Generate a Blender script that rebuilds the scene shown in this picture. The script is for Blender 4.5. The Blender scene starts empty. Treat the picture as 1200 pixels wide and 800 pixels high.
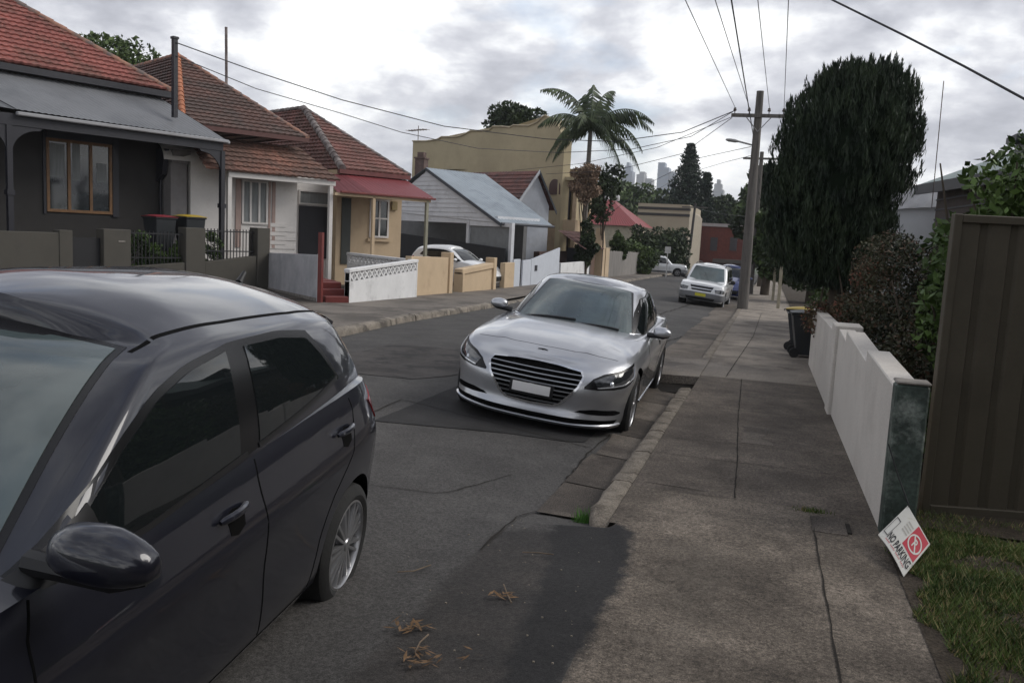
import bpy, bmesh, math, random
import numpy as np
from mathutils import Vector, Matrix
from mathutils.bvhtree import BVHTree
random.seed(7); rng = np.random.default_rng(7)
rad = math.radians
sc = bpy.context.scene
COL = sc.collection

# ------------------------------------------------------------------ camera
CAM_H, PITCH, ROLL, YAW, FOC = 1.6, rad(7.2), rad(2.9), rad(16.4), 1000.0   # FOC: pixels at 1200 px width
def _basis():
    f = Vector((0, math.cos(PITCH), -math.sin(PITCH))); r = Vector((1, 0, 0)); u = Vector((0, math.sin(PITCH), math.cos(PITCH)))
    R = math.cos(ROLL)*r + math.sin(ROLL)*u; U = -math.sin(ROLL)*r + math.cos(ROLL)*u
    m = Matrix.Rotation(YAW, 3, 'Z')
    return m @ R, m @ U, m @ f
CR, CU, CF = _basis(); CO = Vector((0, 0, CAM_H))
cam = bpy.data.cameras.new('camera'); camo = bpy.data.objects.new('camera', cam); COL.objects.link(camo)
cam.sensor_width = 36; cam.lens = 30.0; cam.clip_start = .05; cam.clip_end = 8000
mw = Matrix((CR, CU, -CF)).transposed().to_4x4(); mw.translation = CO
camo.matrix_world = mw; sc.camera = camo

# ------------------------------------------------------------------ sky, sun, exposure
SUN_EL, SUN_AZ = 40, 68      # degrees; azimuth measured from +Y towards +X
w = bpy.data.worlds.new('World'); sc.world = w; w.use_nodes = True
nt = w.node_tree; nt.nodes.clear(); N = nt.nodes.new; L = nt.links.new
out = N('ShaderNodeOutputWorld'); bg = N('ShaderNodeBackground'); bg.inputs[1].default_value = .1
sky = N('ShaderNodeTexSky'); sky.sky_type = 'NISHITA'; sky.sun_disc = False
sky.sun_elevation = rad(SUN_EL); sky.sun_rotation = rad(SUN_AZ); sky.dust_density = 2
tc = N('ShaderNodeTexCoord'); sep = N('ShaderNodeSeparateXYZ'); L(tc.outputs['Generated'], sep.inputs[0])
mx = N('ShaderNodeMath'); mx.operation = 'MAXIMUM'; L(sep.outputs[2], mx.inputs[0]); mx.inputs[1].default_value = 0
ad = N('ShaderNodeMath'); ad.operation = 'ADD'; L(mx.outputs[0], ad.inputs[0]); ad.inputs[1].default_value = .34
dv = N('ShaderNodeVectorMath'); dv.operation = 'DIVIDE'; L(tc.outputs['Generated'], dv.inputs[0])
cmb = N('ShaderNodeCombineXYZ'); L(ad.outputs[0], cmb.inputs[0]); L(ad.outputs[0], cmb.inputs[1]); cmb.inputs[2].default_value = 1
L(cmb.outputs[0], dv.inputs[1])
def wnoise(scale, detail, rough, off, dist=0.0):
    mp = N('ShaderNodeMapping'); L(dv.outputs[0], mp.inputs[0]); mp.inputs['Location'].default_value = off
    n = N('ShaderNodeTexNoise'); L(mp.outputs[0], n.inputs[0]); n.inputs['Scale'].default_value = scale
    n.inputs['Detail'].default_value = detail; n.inputs['Roughness'].default_value = rough; n.inputs['Distortion'].default_value = dist
    return n.outputs[0]
def wramp(src, stops):
    r = N('ShaderNodeValToRGB'); L(src, r.inputs[0]); e = r.color_ramp
    while len(e.elements) > len(stops): e.elements.remove(e.elements[-1])
    while len(e.elements) < len(stops): e.elements.new(.5)
    for el, (p, c) in zip(e.elements, stops): el.position = p; el.color = (*c, 1)
    return r.outputs[0]
def wmix(f, a, b, mode='MIX'):
    m = N('ShaderNodeMix'); m.data_type = 'RGBA'; m.blend_type = mode
    for s, v in ((m.inputs[0], f), (m.inputs[6], a), (m.inputs[7], b)):
        if hasattr(v, 'links'): L(v, s)
        elif isinstance(v, (int, float)): s.default_value = v
        else: s.default_value = (*v, 1)
    return m.outputs[2]
clouds = wramp(wnoise(2.3, 10, .56, (3.1, 1.7, 0), .1),
               [(.35, (3.0, 3.1, 3.5)), (.43, (4.3, 4.4, 4.85)), (.49, (5.9, 6.0, 6.4)), (.545, (8.4, 8.5, 8.6)), (.61, (10.6, 10.6, 10.5))])
low = wramp(sep.outputs[2], [(.0, (1.12, 1.12, 1.1)), (.18, (1.12, 1.12, 1.12)), (.38, (.84, .85, .88)), (1, (.58, .59, .62))])
clouds = wmix(1.0, clouds, low, 'MULTIPLY')
gap = wramp(wnoise(2.3, 6, .55, (9.3, 4.2, 0)), [(.54, (0, 0, 0)), (.64, (1, 1, 1))])
skyb = wmix(1.0, sky.outputs[0], (1.6, 1.6, 1.6), 'MULTIPLY')
L(wmix(gap, clouds, wmix(.45, clouds, skyb)), bg.inputs[0]); L(bg.outputs[0], out.inputs[0])

sl = bpy.data.lights.new('sun', 'SUN'); slo = bpy.data.objects.new('sun', sl); COL.objects.link(slo)
sl.energy = 1.6; sl.angle = rad(34); sl.color = (1, .96, .9)
sd = Vector((math.sin(rad(SUN_AZ))*math.cos(rad(SUN_EL)), math.cos(rad(SUN_AZ))*math.cos(rad(SUN_EL)), math.sin(rad(SUN_EL))))
slo.rotation_euler = sd.to_track_quat('Z', 'Y').to_euler()
sc.view_settings.view_transform = 'Standard'; sc.view_settings.look = 'None'
sc.view_settings.exposure = .38; sc.view_settings.gamma = 1

# ------------------------------------------------------------------ helpers: places
ZP = [(-50, 1.1), (0, 0), (30, -.66), (60, -1.1), (80, -1.42), (120, -2.3), (200, -4), (4000, -4)]
_zx = [a for a, b in ZP]; _zy = [b for a, b in ZP]
def gz(y): return float(np.interp(y, _zx, _zy))
def ray(px, py): return CF + (px-600)/FOC*CR - (py-400)/FOC*CU
def gnd(px, py, dz=0.0):
    d = ray(px, py); lo, hi = .5, 3000
    for _ in range(50):
        m = (lo+hi)/2; p = CO + m*d
        if p.z > gz(p.y)+dz: lo = m
        else: hi = m
    return CO + lo*d
def at(px, py, Y):
    d = ray(px, py); return CO + d*(Y/d.y)
class Facade:
    """A vertical plane: s runs along it, n out of it towards the street, z up; unit and z0 scale a whole house about the camera, O moved out to suit."""
    def __init__(s, O, a, cam_scale=1.0, z0=0.0):
        a = rad(a); s.O = Vector((O[0], O[1], 0)); s.D = Vector((math.sin(a), math.cos(a), 0)); s.N = Vector((math.cos(a), -math.sin(a), 0)); s.a = a
        s.u = cam_scale; s.z0 = z0  # house scaled about the camera; z0 keeps eye height fixed
    def sz(s, px, py, n=0.0):
        d = ray(px, py); t = (s.O + s.N*(n*s.u) - CO).dot(s.N)/d.dot(s.N); p = CO + t*d - s.O
        return p.dot(s.D)/s.u, (p.z-s.z0)/s.u
    def w(s, a, n, z): return s.O + s.D*(a*s.u) + s.N*(n*s.u) + Vector((0, 0, z*s.u+s.z0))

# ------------------------------------------------------------------ helpers: materials
MATS = {}
def mat(name, col, rough=.7, metal=0., coat=0., var=.18, scale=3., fine=.0, fscale=60., bump=0., bscale=80., spec=.5,
        alt=None, altmix=(.5, .65), altscale=1.5, trans=0., aniso=None, emit=None, coatr=.05):
    if name in MATS: return MATS[name]
    m = bpy.data.materials.new(name); m.use_nodes = True; t = m.node_tree; n = t.nodes; l = t.links
    b = n['Principled BSDF']; b.inputs['Roughness'].default_value = rough; b.inputs['Metallic'].default_value = metal
    b.inputs['Coat Weight'].default_value = coat; b.inputs['Coat Roughness'].default_value = coatr
    b.inputs['Specular IOR Level'].default_value = spec
    g = n.new('ShaderNodeNewGeometry'); pos = g.outputs['Position']
    if aniso:
        mp = n.new('ShaderNodeMapping'); l.new(pos, mp.inputs[0]); mp.inputs['Scale'].default_value = aniso; pos = mp.outputs[0]
    def noise(s, d=4, r=.6):
        k = n.new('ShaderNodeTexNoise'); l.new(pos, k.inputs[0]); k.inputs['Scale'].default_value = s
        k.inputs['Detail'].default_value = d; k.inputs['Roughness'].default_value = r; return k.outputs[0]
    def mixc(f, a, b_, mode='MIX'):
        q = n.new('ShaderNodeMix'); q.data_type = 'RGBA'; q.blend_type = mode
        for s_, v in ((q.inputs[0], f), (q.inputs[6], a), (q.inputs[7], b_)):
            if hasattr(v, 'links'): l.new(v, s_)
            elif isinstance(v, (int, float)): s_.default_value = v
            else: s_.default_value = (*v[:3], 1)
        return q.outputs[2]
    def ramp(src, a, b_):
        r = n.new('ShaderNodeMapRange'); l.new(src, r.inputs[0]); r.inputs[1].default_value = a; r.inputs[2].default_value = b_; return r.outputs[0]
    c = col
    lo_ = tuple(x*(1-var) for x in col); hi_ = tuple(min(1, x*(1+var)) for x in col)
    c = mixc(ramp(noise(scale), .3, .7), lo_, hi_) if var > 0 else None
    if alt is not None:
        c = mixc(ramp(noise(altscale, 6, .65), *altmix), c if c else col, alt)
    if fine > 0:
        f = ramp(noise(fscale, 2), .35, .65)
        q = n.new('ShaderNodeMapRange'); l.new(f, q.inputs[0]); q.inputs[3].default_value = 1-fine; q.inputs[4].default_value = 1+fine
        cb = n.new('ShaderNodeCombineXYZ')
        for i in range(3): l.new(q.outputs[0], cb.inputs[i])
        c = mixc(1.0, c if c else col, cb.outputs[0], 'MULTIPLY')
    if c is None: b.inputs['Base Color'].default_value = (*col, 1)
    else: l.new(c, b.inputs['Base Color'])
    if bump > 0:
        k = n.new('ShaderNodeBump'); k.inputs['Strength'].default_value = bump; k.inputs['Distance'].default_value = .01
        l.new(noise(bscale, 3), k.inputs['Height']); l.new(k.outputs[0], b.inputs['Normal'])
    if trans > 0:
        b.inputs['Transmission Weight'].default_value = trans
    if emit: b.inputs['Emission Color'].default_value = (*emit, 1); b.inputs['Emission Strength'].default_value = 1
    MATS[name] = m
    return m

def leafmat(name, c1, c2, c3=None, scale=2.0):
    if name in MATS: return MATS[name]
    m = bpy.data.materials.new(name); m.use_nodes = True; t = m.node_tree; n = t.nodes; l = t.links
    b = n['Principled BSDF']; b.inputs['Roughness'].default_value = .6; b.inputs['Specular IOR Level'].default_value = .3
    g = n.new('ShaderNodeNewGeometry')
    k = n.new('ShaderNodeTexNoise'); l.new(g.outputs['Position'], k.inputs[0]); k.inputs['Scale'].default_value = scale; k.inputs['Detail'].default_value = 3
    r = n.new('ShaderNodeValToRGB'); l.new(k.outputs[0], r.inputs[0]); e = r.color_ramp
    e.elements[0].position = .36; e.elements[0].color = (*c1, 1); e.elements[1].position = .64; e.elements[1].color = (*c2, 1)
    rp = n.new('ShaderNodeMapRange'); l.new(g.outputs['Random Per Island'], rp.inputs[0]); rp.inputs[3].default_value = .8; rp.inputs[4].default_value = 1.9
    cb = n.new('ShaderNodeCombineXYZ')
    for i in range(3): l.new(rp.outputs[0], cb.inputs[i])
    src = r.outputs[0]
    if c3 is not None:
        q = n.new('ShaderNodeMix'); q.data_type = 'RGBA'
        mr = n.new('ShaderNodeMapRange'); l.new(g.outputs['Random Per Island'], mr.inputs[0]); mr.inputs[1].default_value = .82; mr.inputs[2].default_value = .84
        l.new(mr.outputs[0], q.inputs[0]); l.new(src, q.inputs[6]); q.inputs[7].default_value = (*c3, 1); src = q.outputs[2]
    q = n.new('ShaderNodeMix'); q.data_type = 'RGBA'; q.blend_type = 'MULTIPLY'; q.inputs[0].default_value = 1
    l.new(src, q.inputs[6]); l.new(cb.outputs[0], q.inputs[7]); l.new(q.outputs[2], b.inputs['Base Color'])
    b.inputs['Subsurface Weight'].default_value = 0
    MATS[name] = m; return m

# ------------------------------------------------------------------ helpers: objects
def tag(o, label=None, cat=None, group=None, kind=None):
    if label: o['label'] = label
    if cat: o['category'] = cat
    if group: o['group'] = group
    if kind: o['kind'] = kind
    return o
def empty(name, loc, label, cat, group=None, rz=0):
    o = bpy.data.objects.new(name, None); COL.objects.link(o); o.location = loc; o.rotation_euler = (0, 0, rz); o.empty_display_size = .1
    return tag(o, label, cat, group)
class MB:
    def __init__(s): s.v = []; s.f = []; s.m = []
    def add(s, vs, fs, mi=0):
        o = len(s.v); s.v += [tuple(v) for v in vs]
        s.f += [tuple(i+o for i in f) for f in fs]; s.m += [mi]*len(fs); return s
    def quad(s, a, b, c, d, mi=0): return s.add([a, b, c, d], [(0, 1, 2, 3)], mi)
    def hexa(s, p, mi=0):   # 8 points: bottom 4 ccw, top 4
        return s.add(p, [(3, 2, 1, 0), (4, 5, 6, 7), (0, 1, 5, 4), (1, 2, 6, 5), (2, 3, 7, 6), (3, 0, 4, 7)], mi)
    def box(s, x0, x1, y0, y1, z0, z1, mi=0):
        return s.hexa([(x0, y0, z0), (x1, y0, z0), (x1, y1, z0), (x0, y1, z0), (x0, y0, z1), (x1, y0, z1), (x1, y1, z1), (x0, y1, z1)], mi)
    def fbox(s, F, s0, s1, n0, n1, z0, z1, mi=0, z0b=None, z1b=None):
        """box on a facade; z0b / z1b: heights at s1 when it slopes"""
        z0b = z0 if z0b is None else z0b; z1b = z1 if z1b is None else z1b
        return s.hexa([F.w(s0, n0, z0), F.w(s1, n0, z0b), F.w(s1, n1, z0b), F.w(s0, n1, z0), F.w(s0, n0, z1), F.w(s1, n0, z1b), F.w(s1, n1, z1b), F.w(s0, n1, z1)], mi)
    def prism(s, pts, off, mi=0):
        """polygon pts (3D, planar) extruded by vector off"""
        n = len(pts); off = Vector(off); a = [Vector(p) for p in pts]; b = [p+off for p in a]
        return s.add(a+b, [tuple(range(n-1, -1, -1)), tuple(range(n, 2*n))]+[(i, (i+1) % n, (i+1) % n+n, i+n) for i in range(n)], mi)
    def tube(s, pts, r, n=8, mi=0, cap=True):
        pts = [Vector(p) for p in pts]; rs = r if isinstance(r, (list, tuple)) else [r]*len(pts)
        vs = []; fs = []; prev = None
        for i, p in enumerate(pts):
            d = (pts[min(i+1, len(pts)-1)]-pts[max(i-1, 0)]).normalized()
            u = d.orthogonal().normalized() if prev is None else (prev-d*prev.dot(d)).normalized()
            prev = u; v = d.cross(u)
            vs += [p+(u*math.cos(2*math.pi*k/n)+v*math.sin(2*math.pi*k/n))*rs[i] for k in range(n)]
        for i in range(len(pts)-1):
            for k in range(n): fs.append((i*n+k, i*n+(k+1) % n, (i+1)*n+(k+1) % n, (i+1)*n+k))
        if cap: fs += [tuple(range(n-1, -1, -1)), tuple(range((len(pts)-1)*n, len(pts)*n))]
        return s.add(vs, fs, mi)
    def lathe(s, prof, n=24, c=(0, 0, 0), axis='Z', mi=0):
        vs = []; fs = []
        for (r, h) in prof:
            for k in range(n):
                a = 2*math.pi*k/n; q = (r*math.cos(a), r*math.sin(a), h)
                if axis == 'Y': q = (q[0], q[2], q[1])
                if axis == 'X': q = (q[2], q[0], q[1])
                vs.append((q[0]+c[0], q[1]+c[1], q[2]+c[2]))
        for i in range(len(prof)-1):
            for k in range(n): fs.append((i*n+k, i*n+(k+1) % n, (i+1)*n+(k+1) % n, (i+1)*n+k))
        return s.add(vs, fs, mi)
    def grid(s, g, mi=0):
        """g[i][j] of points"""
        R, Cn = len(g), len(g[0]); vs = [p for r in g for p in r]
        return s.add(vs, [(i*Cn+j, i*Cn+j+1, (i+1)*Cn+j+1, (i+1)*Cn+j) for i in range(R-1) for j in range(Cn-1)], mi)
    def build(s, name, mats, parent=None, smooth=None, fix=True, bevel=0, merge=False):
        me = bpy.data.meshes.new(name); me.from_pydata(s.v, [], s.f)
        if not isinstance(mats, (list, tuple)): mats = [mats]
        for m in mats: me.materials.append(m)
        if len(mats) > 1: me.polygons.foreach_set('material_index', s.m)
        if fix or bevel or merge:
            bm = bmesh.new(); bm.from_mesh(me)
            if merge: bmesh.ops.remove_doubles(bm, verts=bm.verts, dist=1e-4)
            if bevel: bmesh.ops.bevel(bm, geom=[e for e in bm.edges if e.is_manifold and e.calc_face_angle(0) > .5], offset=bevel, segments=1, affect='EDGES', clamp_overlap=True)
            if fix: bmesh.ops.recalc_face_normals(bm, faces=bm.faces)
            bm.to_mesh(me); bm.free()
        if smooth is not None:
            me.shade_smooth(); me.set_sharp_from_angle(angle=rad(smooth))
        o = bpy.data.objects.new(name, me); COL.objects.link(o)
        if parent:
            o.parent = parent; o.matrix_parent_inverse = parent.matrix_basis.inverted() if not getattr(s, 'local', False) else Matrix.Identity(4)
        return o
def MBL():
    m = MB(); m.local = True; return m
def copy_tree(o, parent=None):
    c = o.copy(); COL.objects.link(c); c.parent = parent
    for ch in o.children: copy_tree(ch, c)
    return c
def lerp(a, b, t): return a+(b-a)*t
def interp(tab, x):
    return float(np.interp(x, [t[0] for t in tab], [t[1] for t in tab]))
def smoothtab(tab):
    """monotone-ish smooth interpolation (cubic Hermite) of a table"""
    X = [t[0] for t in tab]; Y = [t[1] for t in tab]; n = len(X)
    d = [(Y[i+1]-Y[i])/(X[i+1]-X[i]) for i in range(n-1)]
    m = [d[0]]+[0 if d[i-1]*d[i] <= 0 else 2*d[i-1]*d[i]/(d[i-1]+d[i]) for i in range(1, n-1)]+[d[-1]]
    def f(x):
        if x <= X[0]: return Y[0]
        if x >= X[-1]: return Y[-1]
        i = max(k for k in range(n-1) if X[k] <= x); h = X[i+1]-X[i]; t = (x-X[i])/h
        return (2*t**3-3*t*t+1)*Y[i]+(t**3-2*t*t+t)*h*m[i]+(-2*t**3+3*t*t)*Y[i+1]+(t**3-t*t)*h*m[i+1]
    return f
def resample(pts, n):
    pts = [Vector(p) for p in pts]; d = [0]
    for a, b in zip(pts, pts[1:]): d.append(d[-1]+(b-a).length)
    T = d[-1] or 1; out = []
    for k in range(n):
        t = T*k/(n-1); i = max(j for j in range(len(d)) if d[j] <= t+1e-9); i = min(i, len(pts)-2)
        u = (t-d[i])/((d[i+1]-d[i]) or 1); out.append(pts[i].lerp(pts[i+1], min(1, u)))
    return out
# ------------------------------------------------------------------ materials of the setting
ASPH = mat('asphalt', (.064, .060, .058), rough=.78, var=.22, scale=.7, fine=.65, fscale=200, bump=.5, bscale=240, alt=(.042, .040, .039), altmix=(.50, .66), altscale=.45, spec=.35)
ASPH_D = mat('asphalt_new', (.027, .026, .026), rough=.85, var=.3, scale=2, fine=.5, fscale=220, bump=.5, bscale=200, spec=.25)
ASPH_M = mat('asphalt_worn', (.060, .055, .052), rough=.85, var=.35, scale=1.6, fine=.5, fscale=220, bump=.5, bscale=200, alt=(.032, .030, .030), altmix=(.48, .6), altscale=2.5, spec=.25)
CONC = mat('footpath_concrete', (.140, .120, .101), rough=.9, var=.28, scale=1.3, fine=.55, fscale=110, bump=.6, bscale=170, alt=(.072, .061, .052), altmix=(.50, .62), altscale=1.1, spec=.3)
CONC_D = mat('footpath_damp', (.102, .086, .072), rough=.85, var=.3, scale=1.1, fine=.55, fscale=110, bump=.5, bscale=170, alt=(.056, .047, .040), altmix=(.46, .6), altscale=1.4, spec=.3)
CONC_L = mat('footpath_dry', (.235, .205, .172), rough=.9, var=.25, scale=1.2, fine=.5, fscale=90, bump=.5, bscale=150, alt=(.13, .112, .095), altmix=(.5, .62), altscale=.9, spec=.3)
STONE = mat('kerb_stone', (.185, .16, .13), rough=.9, var=.3, scale=7, fine=.35, fscale=90, bump=.9, bscale=60, alt=(.09, .075, .06), altmix=(.5, .65), altscale=6, spec=.3)
DIRT = mat('soil', (.050, .040, .030), rough=.95, var=.4, scale=6, fine=.4, fscale=80, bump=.8, bscale=50, spec=.2)
CRACK = mat('crack_dirt', (.030, .027, .024), rough=.95, var=.3, scale=9, spec=.1)
LAND = mat('land', (.05, .06, .03), rough=.95, var=.4, scale=.2)
# street profile -----------------------------------------------------
XLt = [(-30, -6.6), (12, -6.65), (16, -7.05), (22, -7.2), (31, -7.8), (70, -8.2), (200, -9.5)]
def XL(y): return interp(XLt, y)
KX0, KX1 = -.97, -.80        # right kerb
def road_dz(x, y):
    """height of the carriageway over gz at x"""
    xl = XL(y); near = min(1, max(0, (5.5-y)/.55))
    gut = -.17
    tab = [(xl, .03), (xl+1.5, .065), (-3.6, .03), (-2.4, -.055), (-1.25, -.15), (KX0, gut)]
    if near > 0:      # driveway ramp in the foreground
        tab2 = [(xl, .03), (xl+1.5, .065), (-3.6, .03), (-2.4, -.055), (-1.7, -.105), (-1.2, -.06), (-.6, -.005), (1, 0)]
        return lerp(interp(tab, x), interp(tab2, x), near)
    return interp(tab, x)
def sheet(name, xs, ys, m, dz=0., zf=None, thick=.0, jit=0):
    """xs: list or function of y -> list of x"""
    g = []
    for y in ys:
        X = xs(y) if callable(xs) else xs
        g.append([(x, y, gz(y)+(zf(x, y) if zf else 0)+dz) for x in X])
    mb = MB(); mb.grid(g); o = mb.build(name, m, smooth=30); tag(o, kind='structure'); return o
YS = list(np.arange(-14, 12, .25))+list(np.arange(12, 40, 1.0))+list(np.arange(40, 141, 4.0))
sheet('ground', [-900, -300, -100, -50, -25, -16, -11, -5, 0, 3, 8, 20, 60, 300, 900], [-60, -14, 0, 30, 60, 80, 120, 200, 500, 3000], LAND, -.42)
sheet('road', lambda y: [lerp(XL(y)-.02, KX0+(.14 if y < 5.3 else .02), t) for t in np.linspace(0, 1, 34)], [y for y in YS if y >= 5.0], ASPH, 0, road_dz)
# concrete gutter strip, slab by slab, on the right-hand side
gm = MB(); y = 5.32
while y < 40:
    L_ = random.uniform(.75, 1.25) if y < 14 else 1.6
    xe = -1.30 if y < 8.4 else (-1.42 if y < 12 else -1.75)
    xe += random.uniform(-.06, .05); ys = np.linspace(y+.012, y+L_-.012, 4)
    g = [[(lerp(xe+random.uniform(-.015, .015), KX0, t), yy, gz(yy)+road_dz(lerp(xe, KX0, t), yy)+.016+(.05*t*min(1, max(0, (yy-12.3)*3)))) for t in np.linspace(0, 1, 4)] for yy in ys]
    gm.grid(g, random.choice([0, 0, 2])); y += L_
o = gm.build('gutter', [CONC, CONC_L, CONC_D], smooth=30, fix=True); tag(o, kind='structure')
# right kerb: worn sandstone blocks with a drain inlet near y = 12
km = MB(); y = 4.88; first = True
while y < 60:
    L_ = random.uniform(.8, 1.15) if y < 11.2 else (1.0 if y < 20 else 3)
    y1 = y+L_
    if y < 12.6 and y1 > 11.35: y = 12.6; continue
    n = 8; g = []
    for k in range(n+1):
        yy = lerp(y+.012, y1-.012, k/n); e = 0
        if first: e = .11*max(0, 1-k/3)**2
        j = lambda a: random.uniform(-a, a)
        if first: jj = .02
        else: jj = .009
        z0 = gz(yy)+.002
        g.append([(KX0+e+j(jj), yy, z0-.26), (KX0+e+j(jj), yy, z0-.06), (KX0+.012+e+j(jj), yy, z0-.018-e*.5), (KX0+.035+e, yy, z0-e*.7+j(.004)), (KX1-.03, yy, z0+.004-e*.5+j(.004)), (KX1-.006, yy, z0-.01-e*.4), (KX1-.004, yy, z0-.08)])
    km.grid(g); km.add(g[0], [tuple(range(7))]); km.add(g[-1], [tuple(range(7))])
    first = False; y = y1
o = km.build('kerb', STONE, smooth=50); tag(o, kind='structure')
# drain inlet: dark mouth under a concrete lintel
km = MB(); km.box(KX0-.75, KX1, 11.35, 12.62, gz(12)-.34, gz(12)-.12)
dr = km.build('drain_pit', CRACK); tag(dr, kind='structure')
km = MB(); n = 10
g = [[(x, yy, gz(yy)+zz) for (x, zz) in ((-1.72, -.14), (-1.70, -.03), (-1.5, .0), (KX1, .012), (KX1, -.1))] for yy in np.linspace(12.05, 14.6, n)]
km.grid(g); km.add(g[0], [tuple(range(5))]); km.add(g[-1], [tuple(range(5))])
o = km.build('kerb_apron', CONC_L, smooth=30); tag(o, kind='structure')
# right footpath
FX = .82
sheet('footpath', lambda y: list(np.linspace(KX1, FX, 8)), [5.0]+[y for y in YS if 5.0 < y < 5.9]+[5.9], CONC, .0)
sheet('footpath', lambda y: list(np.linspace(KX1, FX+.05, 8)), [5.905]+[y for y in YS if 5.95 < y < 12.3]+[12.3], CONC_D, .0)
sheet('footpath', lambda y: list(np.linspace(KX1, FX+.4, 8)), [12.305]+[y for y in YS if 12.4 < y < 100], CONC_L, .0)
jm = MB()
def line(mb, pts, wd, dz=.005, jit=.003, zf=None):
    pts = [Vector((p[0], p[1], 0)) for p in pts]; P = resample(pts, max(3, int(sum((b-a).length for a, b in zip(pts, pts[1:]))/.12)+2)); g = []
    for i, p in enumerate(P):
        t = (P[min(i+1, len(P)-1)]-P[max(0, i-1)]).normalized(); n_ = Vector((-t.y, t.x, 0)); p = p+n_*random.uniform(-jit, jit); w_ = wd*random.uniform(.35, .8)/2
        g.append([(q.x, q.y, gz(q.y)+(zf(q.x, q.y) if zf else 0)+dz) for q in (p-n_*w_, p+n_*w_)])
    mb.grid(g)
line(jm, [(.405, 2.2), (.405, 5.5), (.40, 5.72)], .014)
line(jm, [(-.09, 5.92), (-.12, 7.4), (-.17, 9), (-.23, 12.3)], .016)
for (a, b) in (((-.72, 6.05), (-.30, 6.0)), ((-.25, 7.75), (.76, 7.78)), ((-.78, 7.7), (-.25, 7.75)), ((-.78, 7.05), (.74, 7.0)), ((-.8, 12.3), (.72, 12.3)), ((-.78, 9.6), (.7, 9.62))): line(jm, [a, b], .012)
for y in (14.2, 16.4, 18.6, 21, 23.6, 26.3, 29, 33, 37, 42, 48, 55): line(jm, [(KX1, y), (FX+.3, y)], .03)
line(jm, [(-.45, 12.4), (-.2, 20), (-.1, 30)], .02)
o = jm.build('footpath_joint', CRACK, fix=False); tag(o, kind='structure')
# lighter worn slab and strip
pm = MB()
pm.grid([[(x+.02*math.sin(y*23), y, gz(y)+.003) for x in np.linspace(-.10, .13+.06*math.sin(y*9), 3)] for y in np.linspace(7.86, 8.75, 12)])
o = pm.build('footpath_patch', CONC, fix=False); tag(o, kind='structure')
# dark asphalt repair across the driveway
def blob(name, pts, m, dz, zf=road_dz, step=.07):
    """filled outline laid on the street surface"""
    P = resample([(x, y, 0) for x, y in pts+[pts[0]]], int(len(pts)*9))[:-1]
    P = [p+Vector((random.uniform(-.008, .008), random.uniform(-.008, .008), 0)) for p in P]
    bm = bmesh.new(); vs = [bm.verts.new(p) for p in P]; f = bm.faces.new(vs); bmesh.ops.triangulate(bm, faces=[f])
    for _ in range(3): bmesh.ops.subdivide_edges(bm, edges=[e for e in bm.edges if e.calc_length() > .12], cuts=1, use_grid_fill=False); bmesh.ops.triangulate(bm, faces=bm.faces)
    for v in bm.verts:
        x, y = v.co.x, v.co.y
        zz = zf(x, y) if x < -.60 or y > 5 else 0
        if zf is road_dz and x > -.80: zz = max(zz, 0.0)
        v.co.z = gz(y)+zz+dz
    bmesh.ops.recalc_face_normals(bm, faces=bm.faces)
    me = bpy.data.meshes.new(name); bm.to_mesh(me); bm.free(); me.materials.append(m)
    o = bpy.data.objects.new(name, me); COL.objects.link(o); return tag(o, kind='structure')
def gx(px, py, dz=-.06):
    p = gnd(px, py, dz); return (p.x, p.y)
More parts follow.
